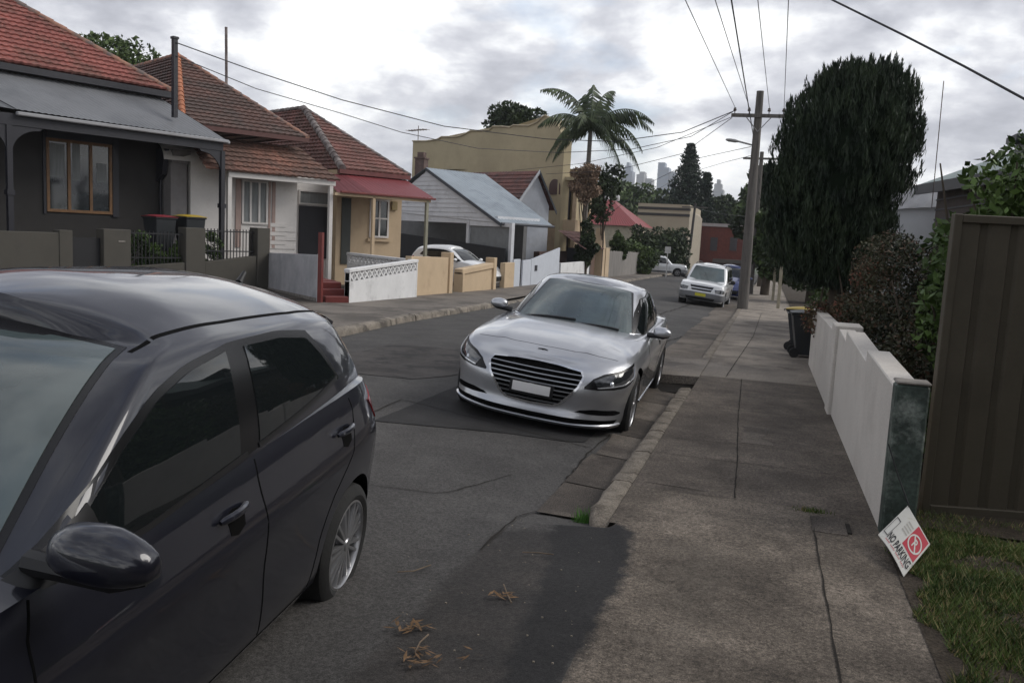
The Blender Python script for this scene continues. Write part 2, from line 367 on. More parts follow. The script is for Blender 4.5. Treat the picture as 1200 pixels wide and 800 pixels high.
def layered_ground(name, base, layers):
    """one surface made of several worn materials, mixed by painted masks with ragged, speckled edges"""
    m = bpy.data.materials.new(name); m.use_nodes = True; t = m.node_tree; n = t.nodes; l = t.links; b = n['Principled BSDF']; b.inputs['Roughness'].default_value = .85; b.inputs['Specular IOR Level'].default_value = .28
    pos = n.new('ShaderNodeNewGeometry').outputs['Position']
    def noise(s, d=4, r=.6):
        k = n.new('ShaderNodeTexNoise'); l.new(pos, k.inputs[0]); k.inputs['Scale'].default_value = s; k.inputs['Detail'].default_value = d; k.inputs['Roughness'].default_value = r; return k.outputs[0]
    def rng_(src, a, b_, c=0., d=1.):
        r = n.new('ShaderNodeMapRange'); l.new(src, r.inputs[0]); r.inputs[1].default_value = a; r.inputs[2].default_value = b_; r.inputs[3].default_value = c; r.inputs[4].default_value = d; return r.outputs[0]
    def mix(f, a, b_, mode='MIX'):
        q = n.new('ShaderNodeMix'); q.data_type = 'RGBA'; q.blend_type = mode
        for s_, v in ((q.inputs[0], f), (q.inputs[6], a), (q.inputs[7], b_)):
            if hasattr(v, 'links'): l.new(v, s_)
            elif isinstance(v, (int, float)): s_.default_value = v
            else: s_.default_value = (*v[:3], 1)
        return q.outputs[2]
    big = rng_(noise(1.3, 6, .65), .36, .64); mid = rng_(noise(5.5, 5, .7), .36, .64); f1 = rng_(noise(48, 4, .7), .35, .65); f2 = rng_(noise(170, 2), .35, .65)
    rag = noise(9, 8, .72)
    def lay(p): 
        lo, hi, fin = p; c = mix(big, lo, hi); c = mix(rng_(mid, 0, 1, 0, .45), c, lo)
        g = n.new('ShaderNodeMath'); g.operation = 'MULTIPLY_ADD'; l.new(f1, g.inputs[0]); g.inputs[1].default_value = fin; g.inputs[2].default_value = 1-fin*.5
        g2 = n.new('ShaderNodeMath'); g2.operation = 'MULTIPLY_ADD'; l.new(f2, g2.inputs[0]); g2.inputs[1].default_value = fin; g2.inputs[2].default_value = 1-fin*.5
        mm = n.new('ShaderNodeMath'); mm.operation = 'MULTIPLY'; l.new(g.outputs[0], mm.inputs[0]); l.new(g2.outputs[0], mm.inputs[1])
        cb = n.new('ShaderNodeCombineXYZ'); [l.new(mm.outputs[0], cb.inputs[i]) for i in range(3)]
        return mix(1.0, c, cb.outputs[0], 'MULTIPLY')
    c = lay(base)
    for (att, p, soft) in layers:
        a = n.new('ShaderNodeAttribute'); a.attribute_name = att
        s_ = n.new('ShaderNodeMath'); s_.operation = 'MULTIPLY_ADD'; l.new(rag, s_.inputs[0]); s_.inputs[1].default_value = .9; l.new(a.outputs['Fac'], s_.inputs[2])
        c = mix(rng_(s_.outputs[0], .95-soft, .95+soft), c, lay(p))
    l.new(c, b.inputs['Base Color'])
    k = n.new('ShaderNodeBump'); k.inputs['Strength'].default_value = .55; k.inputs['Distance'].default_value = .006; l.new(noise(140, 4), k.inputs['Height']); l.new(k.outputs[0], b.inputs['Normal'])
    return m
def sdist(poly, x, y):
    """signed distance to a polygon, positive inside"""
    ins = False; best = 1e9; n_ = len(poly)
    for i in range(n_):
        x0, y0 = poly[i]; x1, y1 = poly[(i+1) % n_]
        if (y0 > y) != (y1 > y) and x < (x1-x0)*(y-y0)/(y1-y0)+x0: ins = not ins
        dx, dy = x1-x0, y1-y0; t_ = max(0, min(1, ((x-x0)*dx+(y-y0)*dy)/(dx*dx+dy*dy+1e-12))); best = min(best, math.hypot(x-x0-dx*t_, y-y0-dy*t_))
    return best if ins else -best
P_NEW = [gx(*q) for q in ((650, 606), (690, 610), (728, 620), (742, 636), (737, 668), (724, 706), (699, 745), (670, 795), (640, 860), (560, 860), (592, 790), (612, 735), (632, 690), (642, 655))]
P_WORN = [gx(*q, -.1) for q in ((690, 572), (664, 590), (640, 590), (606, 606), (560, 650), (520, 690), (455, 755), (400, 815), (360, 870), (640, 870), (700, 700), (735, 610))]
P_STAIN = [gx(*q, -.08) for q in ((500, 560), (560, 540), (620, 545), (600, 585), (545, 600), (495, 590))]
P_LIGHT = [gx(*q, 0) for q in ((760, 620), (900, 640), (860, 800), (740, 800), (720, 740))]
xs_ = list(np.linspace(XL(4)-.02, -3.0, 10))[:-1]+list(np.arange(-3.0, FX+.001, .03)); ys_ = list(np.arange(-6, 1.2, .4))+list(np.arange(1.2, 5.0, .03))+[5.0]
vv = []; at_ = {k: [] for k in ('concrete', 'fresh', 'worn', 'stain', 'dry')}
for y in ys_:
    for x in xs_:
        edge = lerp(-.62, KX1, min(1, max(0, (y-4.3)/.68))); fresh = sdist(P_NEW, x, y)
        z = gz(y)+(road_dz(x, y) if x < edge else lerp(min(0, road_dz(edge, y)), 0, min(1, (x-edge)/.05)))
        vv.append((x, y, z)); q = lambda d, w_: max(0, min(1, .5+d/w_))
        at_['concrete'].append(q(x-edge, .05)); at_['fresh'].append(q(fresh, .26)*min(1, max(0, (5.04-y)/.08))); at_['worn'].append(q(sdist(P_WORN, x, y), .3)*min(1, max(0, (5.0-y)/.35))); at_['stain'].append(q(sdist(P_STAIN, x, y), .5)*.85*min(1, max(0, (5.0-y)/.3))); at_['dry'].append(q(sdist(P_LIGHT, x, y), .8)*.62)
nx_ = len(xs_); ff = [(j*nx_+i, j*nx_+i+1, (j+1)*nx_+i+1, (j+1)*nx_+i) for j in range(len(ys_)-1) for i in range(nx_-1)]
me = bpy.data.meshes.new('driveway'); me.from_pydata(vv, [], ff)
for k, v in at_.items(): me.attributes.new(k, 'FLOAT', 'POINT').data.foreach_set('value', v)
me.materials.append(layered_ground('near_ground', ((.052, .049, .047), (.084, .080, .076), .75), [
    ('stain', ((.036, .034, .034), (.05, .047, .046), .5), .10), ('worn', ((.032, .030, .029), (.060, .053, .048), .6), .15), ('concrete', ((.062, .051, .041), (.205, .172, .139), .95), .02),
    ('dry', ((.10, .085, .069), (.20, .172, .142), .7), .14), ('fresh', ((.017, .0165, .017), (.030, .029, .029), .6), .13)]))
bpy.data.objects['road'].data.materials[0] = layered_ground('road_surface', ((.052, .049, .047), (.084, .080, .076), .75), [])
bpy.data.objects['footpath'].data.materials[0] = layered_ground('path_surface', ((.062, .051, .041), (.205, .172, .139), .95), [])
bpy.data.objects['footpath.001'].data.materials[0] = layered_ground('path_surface_damp', ((.062, .051, .042), (.158, .132, .108), .9), [])
me.shade_smooth(); o = bpy.data.objects.new('driveway', me); COL.objects.link(o); tag(o, kind='structure')
cm = MB()
line(cm, [gx(*q, -.1) for q in ((560, 650), (610, 606), (640, 592), (662, 560), (690, 526), (715, 505))], .022, dz=.012, jit=.015, zf=road_dz)
line(cm, [gx(*q, -.1) for q in ((420, 505), (470, 482), (560, 498), (640, 512), (690, 520))], .02, dz=.008, jit=.01, zf=road_dz)
line(cm, [gx(*q, -.12) for q in ((800, 395), (780, 402), (770, 420))], .05, dz=.012, jit=.02, zf=road_dz)
for a in (((390, 415), (470, 425), (560, 430)), ((470, 395), (520, 402), (600, 388)), ((430, 560), (520, 565), (600, 540))):
    line(cm, [gx(*q, 0) for q in a], .012, dz=.006, jit=.012, zf=road_dz)
line(cm, [(-2.6, 20), (-3.0, 26), (-2.7, 34)], .06, dz=.01, jit=.04, zf=road_dz)
o = cm.build('road_crack', CRACK, fix=False); tag(o, kind='structure')
blob('road_patch', [(-3.3, 6.9), (-2.2, 7.4), (-1.5, 7.6), (-1.45, 11), (-2.6, 12.5), (-3.4, 12)], ASPH_D, .006)
blob('road_patch', [(-5.4, 9.0), (-3.9, 9.2), (-3.6, 9.9), (-4.2, 12.5), (-5.5, 12)], ASPH_M, .006)
# left-hand kerb, footpath and yards
LZ = .15
FL = -9.75
sheet('footpath', lambda y: [lerp(-60 if t < .5 else FL, XL(y)-.16, 0) if t == 0 else lerp(FL-4, XL(y)-.16, t) for t in (0, .2, .4, .6, .8, 1)], [y for y in YS if y > 4], CONC_D, LZ)
sheet('footpath', lambda y: list(np.linspace(FL-.3, XL(y)-.16, 6)), [y for y in YS if y > 4], mat('left_footpath', (.155, .135, .115), rough=.9, var=.3, scale=.9, fine=.3, fscale=70, alt=(.075, .065, .055), altmix=(.47, .62), altscale=.7), LZ+.004)
sheet('yard', lambda y: [-60, -40, -25, -16, -12.5, -11.0], [y for y in YS if y > 4], CONC_D, LZ+.01)
km = MB(); y = 5.0
while y < 75:
    L_ = random.uniform(1.0, 1.5) if y < 30 else 4; n = 5; g = []; low = .0 if not (22.5 < y < 30) else -.07
    for k in range(n+1):
        yy = lerp(y+.015, y+L_-.015, k/n); x = XL(yy); j = lambda a: random.uniform(-a, a); z0 = gz(yy)+LZ+low
        g.append([(x-.18, yy, z0-.1), (x-.17, yy, z0+j(.008)+.01), (x-.03+j(.012), yy, z0+j(.008)), (x+j(.012), yy, z0-.03), (x+.02+j(.01), yy, z0-.16)])
    km.grid(g); km.add(g[0], [tuple(range(5))]); km.add(g[-1], [tuple(range(5))]); y += L_
o = km.build('kerb', mat('kerb_left', (.19, .165, .135), rough=.9, var=.35, scale=3, fine=.3, alt=(.07, .06, .05), altmix=(.5, .6), altscale=2), smooth=50); tag(o, kind='structure')
jm = MB()
for y in np.arange(13, 60, 2.3): line(jm, [(XL(y)-.2, y), (FL, y+.2)], .03, dz=LZ+.008)
o = jm.build('footpath_joint', CRACK, fix=False); tag(o, kind='structure')
# verge at the right, soil under the grass
sheet('soil', [.80, 1.0, 1.6, 2.6, 5, 12, 30], [y for y in YS if y < 6.6]+[6.6], DIRT, .006)
sheet('garden_soil', [.95, 3, 8, 20, 50], [y for y in YS if y > 5.6], DIRT, .02)
# ------------------------------------------------------------------ vehicle materials
def paint(name, col, metal=.55, rough=.38, var=.03, coat=1.0):
    return mat(name, col, rough=rough, metal=metal, coat=coat, var=var, scale=6, spec=(.3 if metal == .22 else .5), fine=.06, fscale=900, coatr=.04)
P_DARK = paint('paint_graphite', (.0115, .0122, .0195), metal=.22, rough=.30)
P_SILVER = paint('paint_silver', (.44, .45, .475), metal=.72, rough=.30)
P_WHITE = paint('paint_white', (.68, .69, .70), metal=0, rough=.3)
P_BLUE = paint('paint_blue', (.03, .045, .16), metal=.3)
GLASS = mat('car_glass', (.008, .010, .011), rough=.02, var=0, spec=.55)
GLASS_T = mat('car_glass_tint', (.05, .07, .07), rough=.02, var=.5, scale=1.6, spec=1.0, coat=.5, coatr=.01, metal=.05)
BLK = mat('black_plastic', (.012, .012, .013), rough=.45, var=.1, spec=.4)
TRIM = mat('black_trim', (.006, .006, .007), rough=.25, var=0, spec=.4)
SEAM = mat('panel_gap', (.003, .003, .003), rough=.9, var=0, spec=.1)
CHROME = mat('chrome', (.62, .63, .65), rough=.12, metal=1, var=0)
ALLOY = mat('alloy', (.42, .42, .43), rough=.32, metal=.85, var=.1)
RUBBER = mat('rubber', (.014, .014, .014), rough=.85, var=.3, scale=12, bump=.2, bscale=60)
WELL = mat('wheel_well', (.004, .004, .004), rough=.95, var=0, spec=.1)
LAMP = mat('lamp_glass', (.03, .032, .036), rough=.03, var=0, spec=1, coat=1, metal=.2)
LAMPC = mat('lamp_clear', (.55, .57, .6), rough=.1, var=0, metal=.6, coat=1)
REDL = mat('red_lens', (.30, .008, .008), rough=.08, var=.1, coat=1)
AMBER = mat('amber_lens', (.45, .12, .01), rough=.1, var=0, coat=1)
PLATE_W = mat('plate_white', (.74, .73, .72), rough=.5, var=.03)
PLATE_Y = mat('plate_yellow', (.52, .48, .03), rough=.5, var=.05)
GRM = mat('grille_metal', (.30, .31, .33), rough=.3, metal=.9, var=0)
DISC = mat('brake_disc', (.10, .10, .10), rough=.4, metal=.9, var=.1)

def V3(x, y, z): return Vector((-x, y, z))       # car data: x back from the nose, y to its left, z up
class Car:
    def __init__(s, name, S, pose, paintm, label, cat, group=None):
        s.S = S; s.paint = paintm
        x, y, z, h, ro, pi = pose; h = rad(h)
        fw = Vector((math.sin(h), math.cos(h), math.tan(rad(pi)))).normalized()
        lf = Vector((-math.cos(h), math.sin(h), math.tan(rad(ro)))); lf = (lf-fw*lf.dot(fw)).normalized(); up = fw.cross(lf)
        M = Matrix((fw, lf, up)).transposed().to_4x4(); M.translation = Vector((x, y, z))
        # the empty sits under the middle of the car
        s.cx = S['L']/2; M = M @ Matrix.Translation(Vector((-s.cx, 0, 0)))
        s.root = empty(name, (0, 0, 0), label, cat, group); s.root.matrix_world = M; s.M = M
        s.shift = Vector((s.cx, 0, 0))
        s.body()
    def loft(s, rows, n1=13, nm=34):
        """rows: list of (xf, xr, rf, rr, p, yfun(x), zfun(x)) bottom..top; returns sections [i] -> list of (x,y,z), left side bottom..top"""
        ph = [math.pi/2*k/(n1-1) for k in range(n1)]
        secs = []
        tot = 2*(n1-1)+nm
        for i in range(tot+1):
            sec = []
            for (xf, xr, rf, rr, p, yf, zf) in rows:
                if i < n1:
                    a = math.pi/2*i/(n1-1); c = max(0, math.cos(a))**(2/p); sn = max(0, math.sin(a))**(2/p); x = xf+rf*(1-c); F = sn
                elif i > tot-n1:
                    a = math.pi/2*(tot-i)/(n1-1); c = max(0, math.cos(a))**(2/p); sn = max(0, math.sin(a))**(2/p); x = xr-rr*(1-c); F = sn
                else:
                    t = (i-(n1-1))/(nm); x = lerp(xf+rf, xr-rr, t); F = 1
                sec.append((x, yf(x)*F, zf(x)))
            secs.append(sec)
        return secs
    def shell(s, secs, capfun, M=14, bottom=True):
        """closed surface out of left-hand sections plus a cap z=capfun(x, s, zedge, Y)"""
        g = []
        for sec in secs:
            r = [(x, -y, z) for (x, y, z) in sec]
            X, Y, Z = sec[-1]; cap = []
            for j in range(1, M):
                u = -1+2*j/M; cap.append((X, Y*u, capfun(X, u, Z, Y)))
            r = r + cap + list(reversed(sec))
            g.append([V3(*p)+s.shift for p in r])
        mb = MBL(); mb.grid(g)
        if bottom:
            for i in range(len(g)-1): mb.quad(g[i][0], g[i][-1], g[i+1][-1], g[i+1][0], 1)
        bm = bmesh.new(); me = bpy.data.meshes.new('t'); me.from_pydata(mb.v, [], mb.f); bm.from_mesh(me)
        for f in bm.faces: f.smooth = True
        bmesh.ops.remove_doubles(bm, verts=bm.verts, dist=2e-4)
        bmesh.ops.dissolve_degenerate(bm, edges=bm.edges, dist=1e-4)
        bmesh.ops.recalc_face_normals(bm, faces=bm.faces)
        bpy.data.meshes.remove(me)
        return bm
    def body(s):
        S = s.S; K = S.get('K', 20)
        side = smoothtab(S['side']); zs = smoothtab(S['zs']); zb = smoothtab(S['zb']); Wt = smoothtab(S['plan']); xf = smoothtab(S['xf']); xr = smoothtab(S['xr']); cr = smoothtab(S['crown'])
        s.zs = zs
        rows = []
        ks = [1-(1-k/K)**1.35 if k > 0 else 0 for k in range(K+1)]
        for k in ks:
            rows.append((xf(k), xr(k), S['rf'], S['rr'], S['p'], (lambda x, k=k: S['W']*side(k)*Wt(x)), (lambda x, k=k: zb(x)+k*(zs(x)-zb(x)))))
        secs = s.loft(rows)
        cap = lambda x, u, z, Y: z + cr(x)*(1-abs(u)**2.4)*min(1, Y/.3)
        if 'hoodfun' in S: h0 = cap; cap = lambda x, u, z, Y: h0(x, u, z, Y)+S['hoodfun'](x, u, Y)
        bb = s.shell(secs, cap)
        s.bbody = BVHTree.FromBMesh(bb)
        # greenhouse
        roof = smoothtab(S['roof']); rc = smoothtab(S['rcrown']); gr = S['green']
        fz = smoothtab([(i/(len(gr)-1), r[0]) for i, r in enumerate(gr)]); T = [i/(len(gr)-1) for i in range(len(gr))]
        fW = smoothtab([(t, r[1]) for t, r in zip(T, gr)]); fxf = smoothtab([(t, r[2]) for t, r in zip(T, gr)]); fxr = smoothtab([(t, r[3]) for t, r in zip(T, gr)])
        gp = smoothtab(S['gplan'])
        rows = []
        NK = 20
        for q in range(NK+1):
            t = q/NK; a, wv, f0, f1 = fz(t), fW(t), fxf(t), fxr(t)
            rows.append((f0, f1, S['grf'], S['grr'], S['gp'], (lambda x, wv=wv: wv*gp(x)), (lambda x, a=a: lerp(zs(x)-.04, roof(x), a))))
        secs = s.loft(rows)
        gb = s.shell(secs, lambda x, u, z, Y: z+rc(x)*(1-abs(u)**2.2)*min(1, Y/.3), bottom=True)
        s.bgreen = BVHTree.FromBMesh(gb)
        me = bpy.data.meshes.new('cabin'); gb.to_mesh(me); gb.free(); me.materials.append(s.paint); me.materials.append(BLK)
        me.set_sharp_from_angle(angle=rad(38))
        o = bpy.data.objects.new('cabin', me); COL.objects.link(o); o.parent = s.root; s.cabin = o
        # wheel arches
        me = bpy.data.meshes.new('body'); bb.to_mesh(me); bb.free(); me.materials.append(s.paint); me.materials.append(WELL)
        o = bpy.data.objects.new('body', me); COL.objects.link(o); s.bodyo = o
        cut = MBL()
        for wx in S['wheels']:
            for sg in (1, -1):
                r = S['arch']; cx, cz = wx, S['rw']+.01; n = 40
                prof = [(r*math.cos(2*math.pi*k/n)+cx, r*math.sin(2*math.pi*k/n)+cz) for k in range(n)]
                cut.prism([V3(a, sg*(S['W']-.34), b)+s.shift for a, b in prof], (0, sg*.6, 0))
        cme = bpy.data.meshes.new('cut'); cme.from_pydata(cut.v, [], cut.f); cme.materials.append(s.paint); cme.materials.append(WELL)
        bm = bmesh.new(); bm.from_mesh(cme); bmesh.ops.recalc_face_normals(bm, faces=bm.faces)
        for f in bm.faces: f.material_index = 1
        bm.to_mesh(cme); bm.free()
        co = bpy.data.objects.new('cut', cme); COL.objects.link(co)
        md = o.modifiers.new('b', 'BOOLEAN'); md.operation = 'DIFFERENCE'; md.object = co; md.solver = 'EXACT'
        dg = bpy.context.evaluated_depsgraph_get(); nm = bpy.data.meshes.new_from_object(o.evaluated_get(dg), depsgraph=dg)
        o.modifiers.clear(); o.data = nm; nm.name = 'body'; bpy.data.objects.remove(co); bpy.data.meshes.remove(cme); bpy.data.meshes.remove(me)
        nm.shade_smooth(); nm.set_sharp_from_angle(angle=rad(38))
        o.parent = s.root
    # --- projection on the shell
    def hit(s, p, d, which='all', deep=4.0):
        P = V3(*p)+s.shift; D = Vector((-d[0], d[1], d[2])).normalized(); o = P-D*deep
        best = None
        for k, t in (('body', s.bbody), ('cabin', s.bgreen)):
            if which != 'all' and which != k: continue
            h = t.ray_cast(o, D)
            if h[0] is not None and (best is None or h[3] < best[2]): best = (h[0], h[1], h[3])
        if best is None:
            for k, t in (('body', s.bbody), ('cabin', s.bgreen)):
                if which != 'all' and which != k: continue
                h = t.find_nearest(P)
                if h[0] is not None and (best is None or h[3] < best[2]): best = (h[0], h[1], h[3])
        n = best[1]
        if n.dot(D) > 0: n = -n
        return best[0], n
    def conv(s, pts, mode):
        if mode in ('L', 'R'):
            d = (0, -1, 0) if mode == 'L' else (0, 1, 0)
            return [(x, 0, z) for x, z in pts], d
        if mode == 'F': return [(0, y, z) for y, z in pts], (1, 0, 0)
        if mode == 'B': return [(s.S['L'], y, z) for y, z in pts], (-1, 0, 0)
        if mode == 'T': return [(x, y, 1.) for x, y in pts], (0, 0, -1)
        return pts, mode
    def patch(s, name, A, B, mode, m, off=.003, n=24, rows=8, which='all', parent=None, thick=.012, sm=50):
        A, d = s.conv(A, mode); B, _ = s.conv(B, mode)
        A = resample(A, n); B = resample(B, n); g = []; nn = []
        for j in range(rows+1):
            r = []; q = []
            for i in range(n):
                P, Nn = s.hit(A[i].lerp(B[i], j/rows), d, which); r.append(P+Nn*off); q.append(Nn)
            g.append(r); nn.append(q)
        mb = MBL(); mb.grid(g)
        loop = [(0, i) for i in range(n)]+[(j, n-1) for j in range(1, rows+1)]+[(rows, i) for i in range(n-2, -1, -1)]+[(j, 0) for j in range(rows-1, 0, -1)]
        for (a, b), (c, e) in zip(loop, loop[1:]+loop[:1]):
            mb.quad(g[a][b], g[c][e], g[c][e]-nn[c][e]*thick, g[a][b]-nn[a][b]*thick)
        return mb.build(name, m, parent or s.root, smooth=sm, merge=True)
    def ribbon(s, mb, pts, mode, wdt, off=.002, n=None, which='all', h=0, closed=False):
        P, d = s.conv(pts, mode); L_ = sum((Vector(b)-Vector(a)).length for a, b in zip(P, P[1:]))
        n = n or max(3, int(L_/.03)+2); P = resample(P, n); H = [s.hit(p, d, which) for p in P]
        g = []
        for i in range(n):
            a = H[max(0, i-1)][0]; b = H[min(n-1, i+1)][0]; t = (b-a)
            t = t.normalized() if t.length > 1e-6 else Vector((1, 0, 0)); sd_ = t.cross(H[i][1]).normalized()*wdt/2; q = H[i][0]+H[i][1]*off; up = H[i][1]*(h+off+.004)
            g.append([q-sd_-H[i][1]*(off+.004), q-sd_+H[i][1]*h, q+sd_+H[i][1]*h, q+sd_-H[i][1]*(off+.004)])
        mb.grid(g); return mb
    def part(s, mb, name, m, parent=None, smooth=40, bevel=0): return mb.build(name, m, parent or s.root, smooth=smooth, bevel=bevel)
    def bx(s, mb, x0, x1, y0, y1, z0, z1, mi=0):
        a = V3(x1, y0, z0)+s.shift; b = V3(x0, y1, z1)+s.shift
        return mb.box(a.x, b.x, min(a.y, b.y), max(a.y, b.y), a.z, b.z, mi)
    def wheel(s, wx, sg, spokes=10, style='thin', dark=False):
        S = s.S; r = S['rw']; wd = S.get('tw', .2); yo = S['yw']   # yo: outer face
        c = V3(wx, sg*yo, r)+s.shift
        hub = MBL(); R = S.get('rim', r*.66)
        ax = lambda lst: [(a, sg*b) for a, b in lst]
        hub.lathe(ax([(0.001, -.05), (R*.30, -.05), (R*.62, -.055), (R*.62, -.07), (R*.9, -.075), (R*.93, -.15), (R*.2, -.16), (.001, -.16)]), 28, tuple(c), 'Y')
        w_ = s.part(hub, 'wheel', DISC)
        t = MBL(); t.lathe(ax([(R*.97, -.01), (R*1.02, .0), (R*1.12, .008), (r*.93, -.004), (r*.985, -.02), (r, -.045), (r, -wd+.045), (r*.98, -wd+.02), (r*.92, -wd), (R, -wd+.005), (R*.95, -wd*.6), (R*.97, -.01)]), 48, tuple(c), 'Y')
        s.part(t, 'tyre', RUBBER, w_, smooth=30)
        m = MBL(); m.lathe(ax([(R*.99, -.02), (R*1.0, -.003), (R*.955, .0), (R*.93, -.012), (R*.93, -.05), (R*.99, -.06)]), 48, tuple(c), 'Y')
        m.lathe(ax([(.001, .004), (R*.13, .002), (R*.17, -.01), (R*.2, -.05)]), 20, tuple(c), 'Y')
        for k in range(spokes):
            a0 = 2*math.pi*k/spokes
            pairs = ((-.05, -.02), (.02, .05)) if style == 'pair' else ((-.05, .05),)
            for (da, db) in pairs:
                w1 = R*(.10 if style != 'fat' else .2); w0 = R*.075
                def pt(rr, off, dep):
                    return Vector((rr*math.cos(a0)-off*math.sin(a0), sg*dep, rr*math.sin(a0)+off*math.cos(a0)))+c
                m0 = (da+db)/2*R*(0 if len(pairs) == 1 else 2.2)
                hw0, hw1 = (w0*.5, w1*.5)
                m.hexa([pt(R*.14, m0*.4-hw0, -.03), pt(R*.95, m0*1.6-hw1, -.035), pt(R*.95, m0*1.6+hw1, -.035), pt(R*.14, m0*.4+hw0, -.03),
                        pt(R*.14, m0*.4-hw0*.8, -.004), pt(R*.95, m0*1.6-hw1*.7, -.010), pt(R*.95, m0*1.6+hw1*.7, -.010), pt(R*.14, m0*.4+hw0*.8, -.004)])
        s.part(m, 'rim', ALLOY, w_, smooth=35)
        return w_
    def mirror(s, x, y, z, m=None, sz=(.16, .22, .15), sg=1):
        """door mirror: rounded housing of size (front-back, across, high), mounted on the inner side"""
        dx, dy, dz = sz; b = MBL(); g = []
        nu, nv = 14, 20
        for i in range(nu+1):
            u = i/nu; a = math.pi*u        # from inner end to outer end
            ry = -math.cos(a)              # -1..1 across
            prof = (math.sin(a))**.62
            row = []
            for j in range(nv):
                t = 2*math.pi*j/nv; cx = math.cos(t); sx = math.sin(t)
                ex = dx/2*prof*(abs(cx)**.8)*(1 if cx > 0 else -1)*(1 if cx < 0 else .35)
                ez = dz/2*prof*(abs(sx)**.8)*(1 if sx > 0 else -1)*(1.0 if ry < .2 else 1-.25*(ry-.2))*(1 if sx > 0 else .62)
                row.append(V3(x+ex, y+sg*(ry*dy/2), z+ez)+s.shift)
            row.append(row[0]); g.append(row)
        b.grid(g); o = b.build('mirror', m or s.paint, s.root, smooth=60, merge=True)
        t = MBL(); pl = MBL()
        t.tube([V3(x+.02, y-sg*dy*.78, z-dz*.36)+s.shift, V3(x, y-sg*dy*.4, z-dz*.30)+s.shift, V3(x-.01, y+sg*dy*.1, z-dz*.31)+s.shift, V3(x, y+sg*dy*.38, z-dz*.22)+s.shift], [.034, .030, .022, .008], 8)
        s.part(t, 'mirror_base', BLK, o)
        # glass, facing back
        pl.add([V3(x+dx*.19, y+sg*a*dy*.36, z+b_*dz*.34)+s.shift for a, b_ in ((-1, -.8), (-.8, .9), (.7, .9), (1, .2), (.85, -.8))], [(0, 1, 2, 3, 4)])
        s.part(pl, 'mirror_glass', CHROME, o)
        return o
    def handle(s, x, z, sg, parent=None, m=None, ln=.18):
        mb = MBL(); d = (0, -1, 0) if sg > 0 else (0, 1, 0)
        # recess cup
        cup = MBL()
        p0, n0 = s.hit((x+ln*.15, 0, z-.012), d, 'body')
        rr = []
        q = s.patch('handle_recess', [(x-ln*.15, z-.05), (x+ln*.1, z-.06), (x+ln*.4, z-.04)], [(x-ln*.2, z+.015), (x+ln*.1, z+.03), (x+ln*.45, z+.02)], 'L' if sg > 0 else 'R', SEAM, off=.0015, n=10, rows=4, which='body')
        P = []
        for t in np.linspace(0, 1, 9):
            h, nn = s.hit((x-ln*.5+ln*t, 0, z+.01+.014*t), d, 'body'); P.append(h+nn*(.012+.022*math.sin(math.pi*t)))
        mb.tube(P, [.008]+[.0135]*7+[.010], 8); s.part(mb, 'handle', m or s.paint, q)
        return q
# ------------------------------------------------------------------ shapes of the vehicles
HATCH = dict(L=3.92, W=.85, rf=.62, rr=.42, p=2.9, wheels=(.80, 3.29), rw=.302, arch=.345, yw=.84, tw=.19, rim=.222,
    side=[(0, .90), (.10, .955), (.25, .972), (.45, .98), (.60, .995), (.70, 1.0), (.78, .985), (.86, .955), (.93, .93), (1, .895)],
    zs=[(0, .60), (.25, .74), (.6, .84), (1.05, .93), (1.5, .955), (2.2, 1.0), (3.0, 1.06), (3.5, 1.09), (3.92, 1.04)],
    zb=[(0, .20), (.5, .17), (3.4, .18), (3.92, .26)],
    plan=[(0, .92), (.8, .985), (1.6, 1), (3.2, 1.01), (3.92, .96)],
    xf=[(0, .08), (.3, .0), (.6, .0), (.85, .05), (1, .16)], xr=[(0, 3.82), (.2, 3.92), (.45, 3.91), (.7, 3.84), (1, 3.76)],
    crown=[(0, .03), (.4, .07), (1, .09), (1.5, .05), (3.5, .03), (3.9, .02)],
    green=[(0, .775, 1.04, 3.78), (.3, .742, 1.24, 3.73), (.6, .69, 1.44, 3.66), (.85, .635, 1.64, 3.60), (.95, .60, 1.75, 3.58), (1.0, .555, 1.87, 3.58)],
    gplan=[(.9, .96), (1.6, 1.0), (2.4, 1.0), (3.2, .97), (3.8, .88)],
    roof=[(.9, 1.385), (1.7, 1.405), (2.3, 1.44), (2.9, 1.43), (3.6, 1.37)], rcrown=[(1, .0), (1.75, .085), (2.3, .12), (3.0, .115), (3.55, .08)],
    grf=.13, grr=.24, gp=2.3)
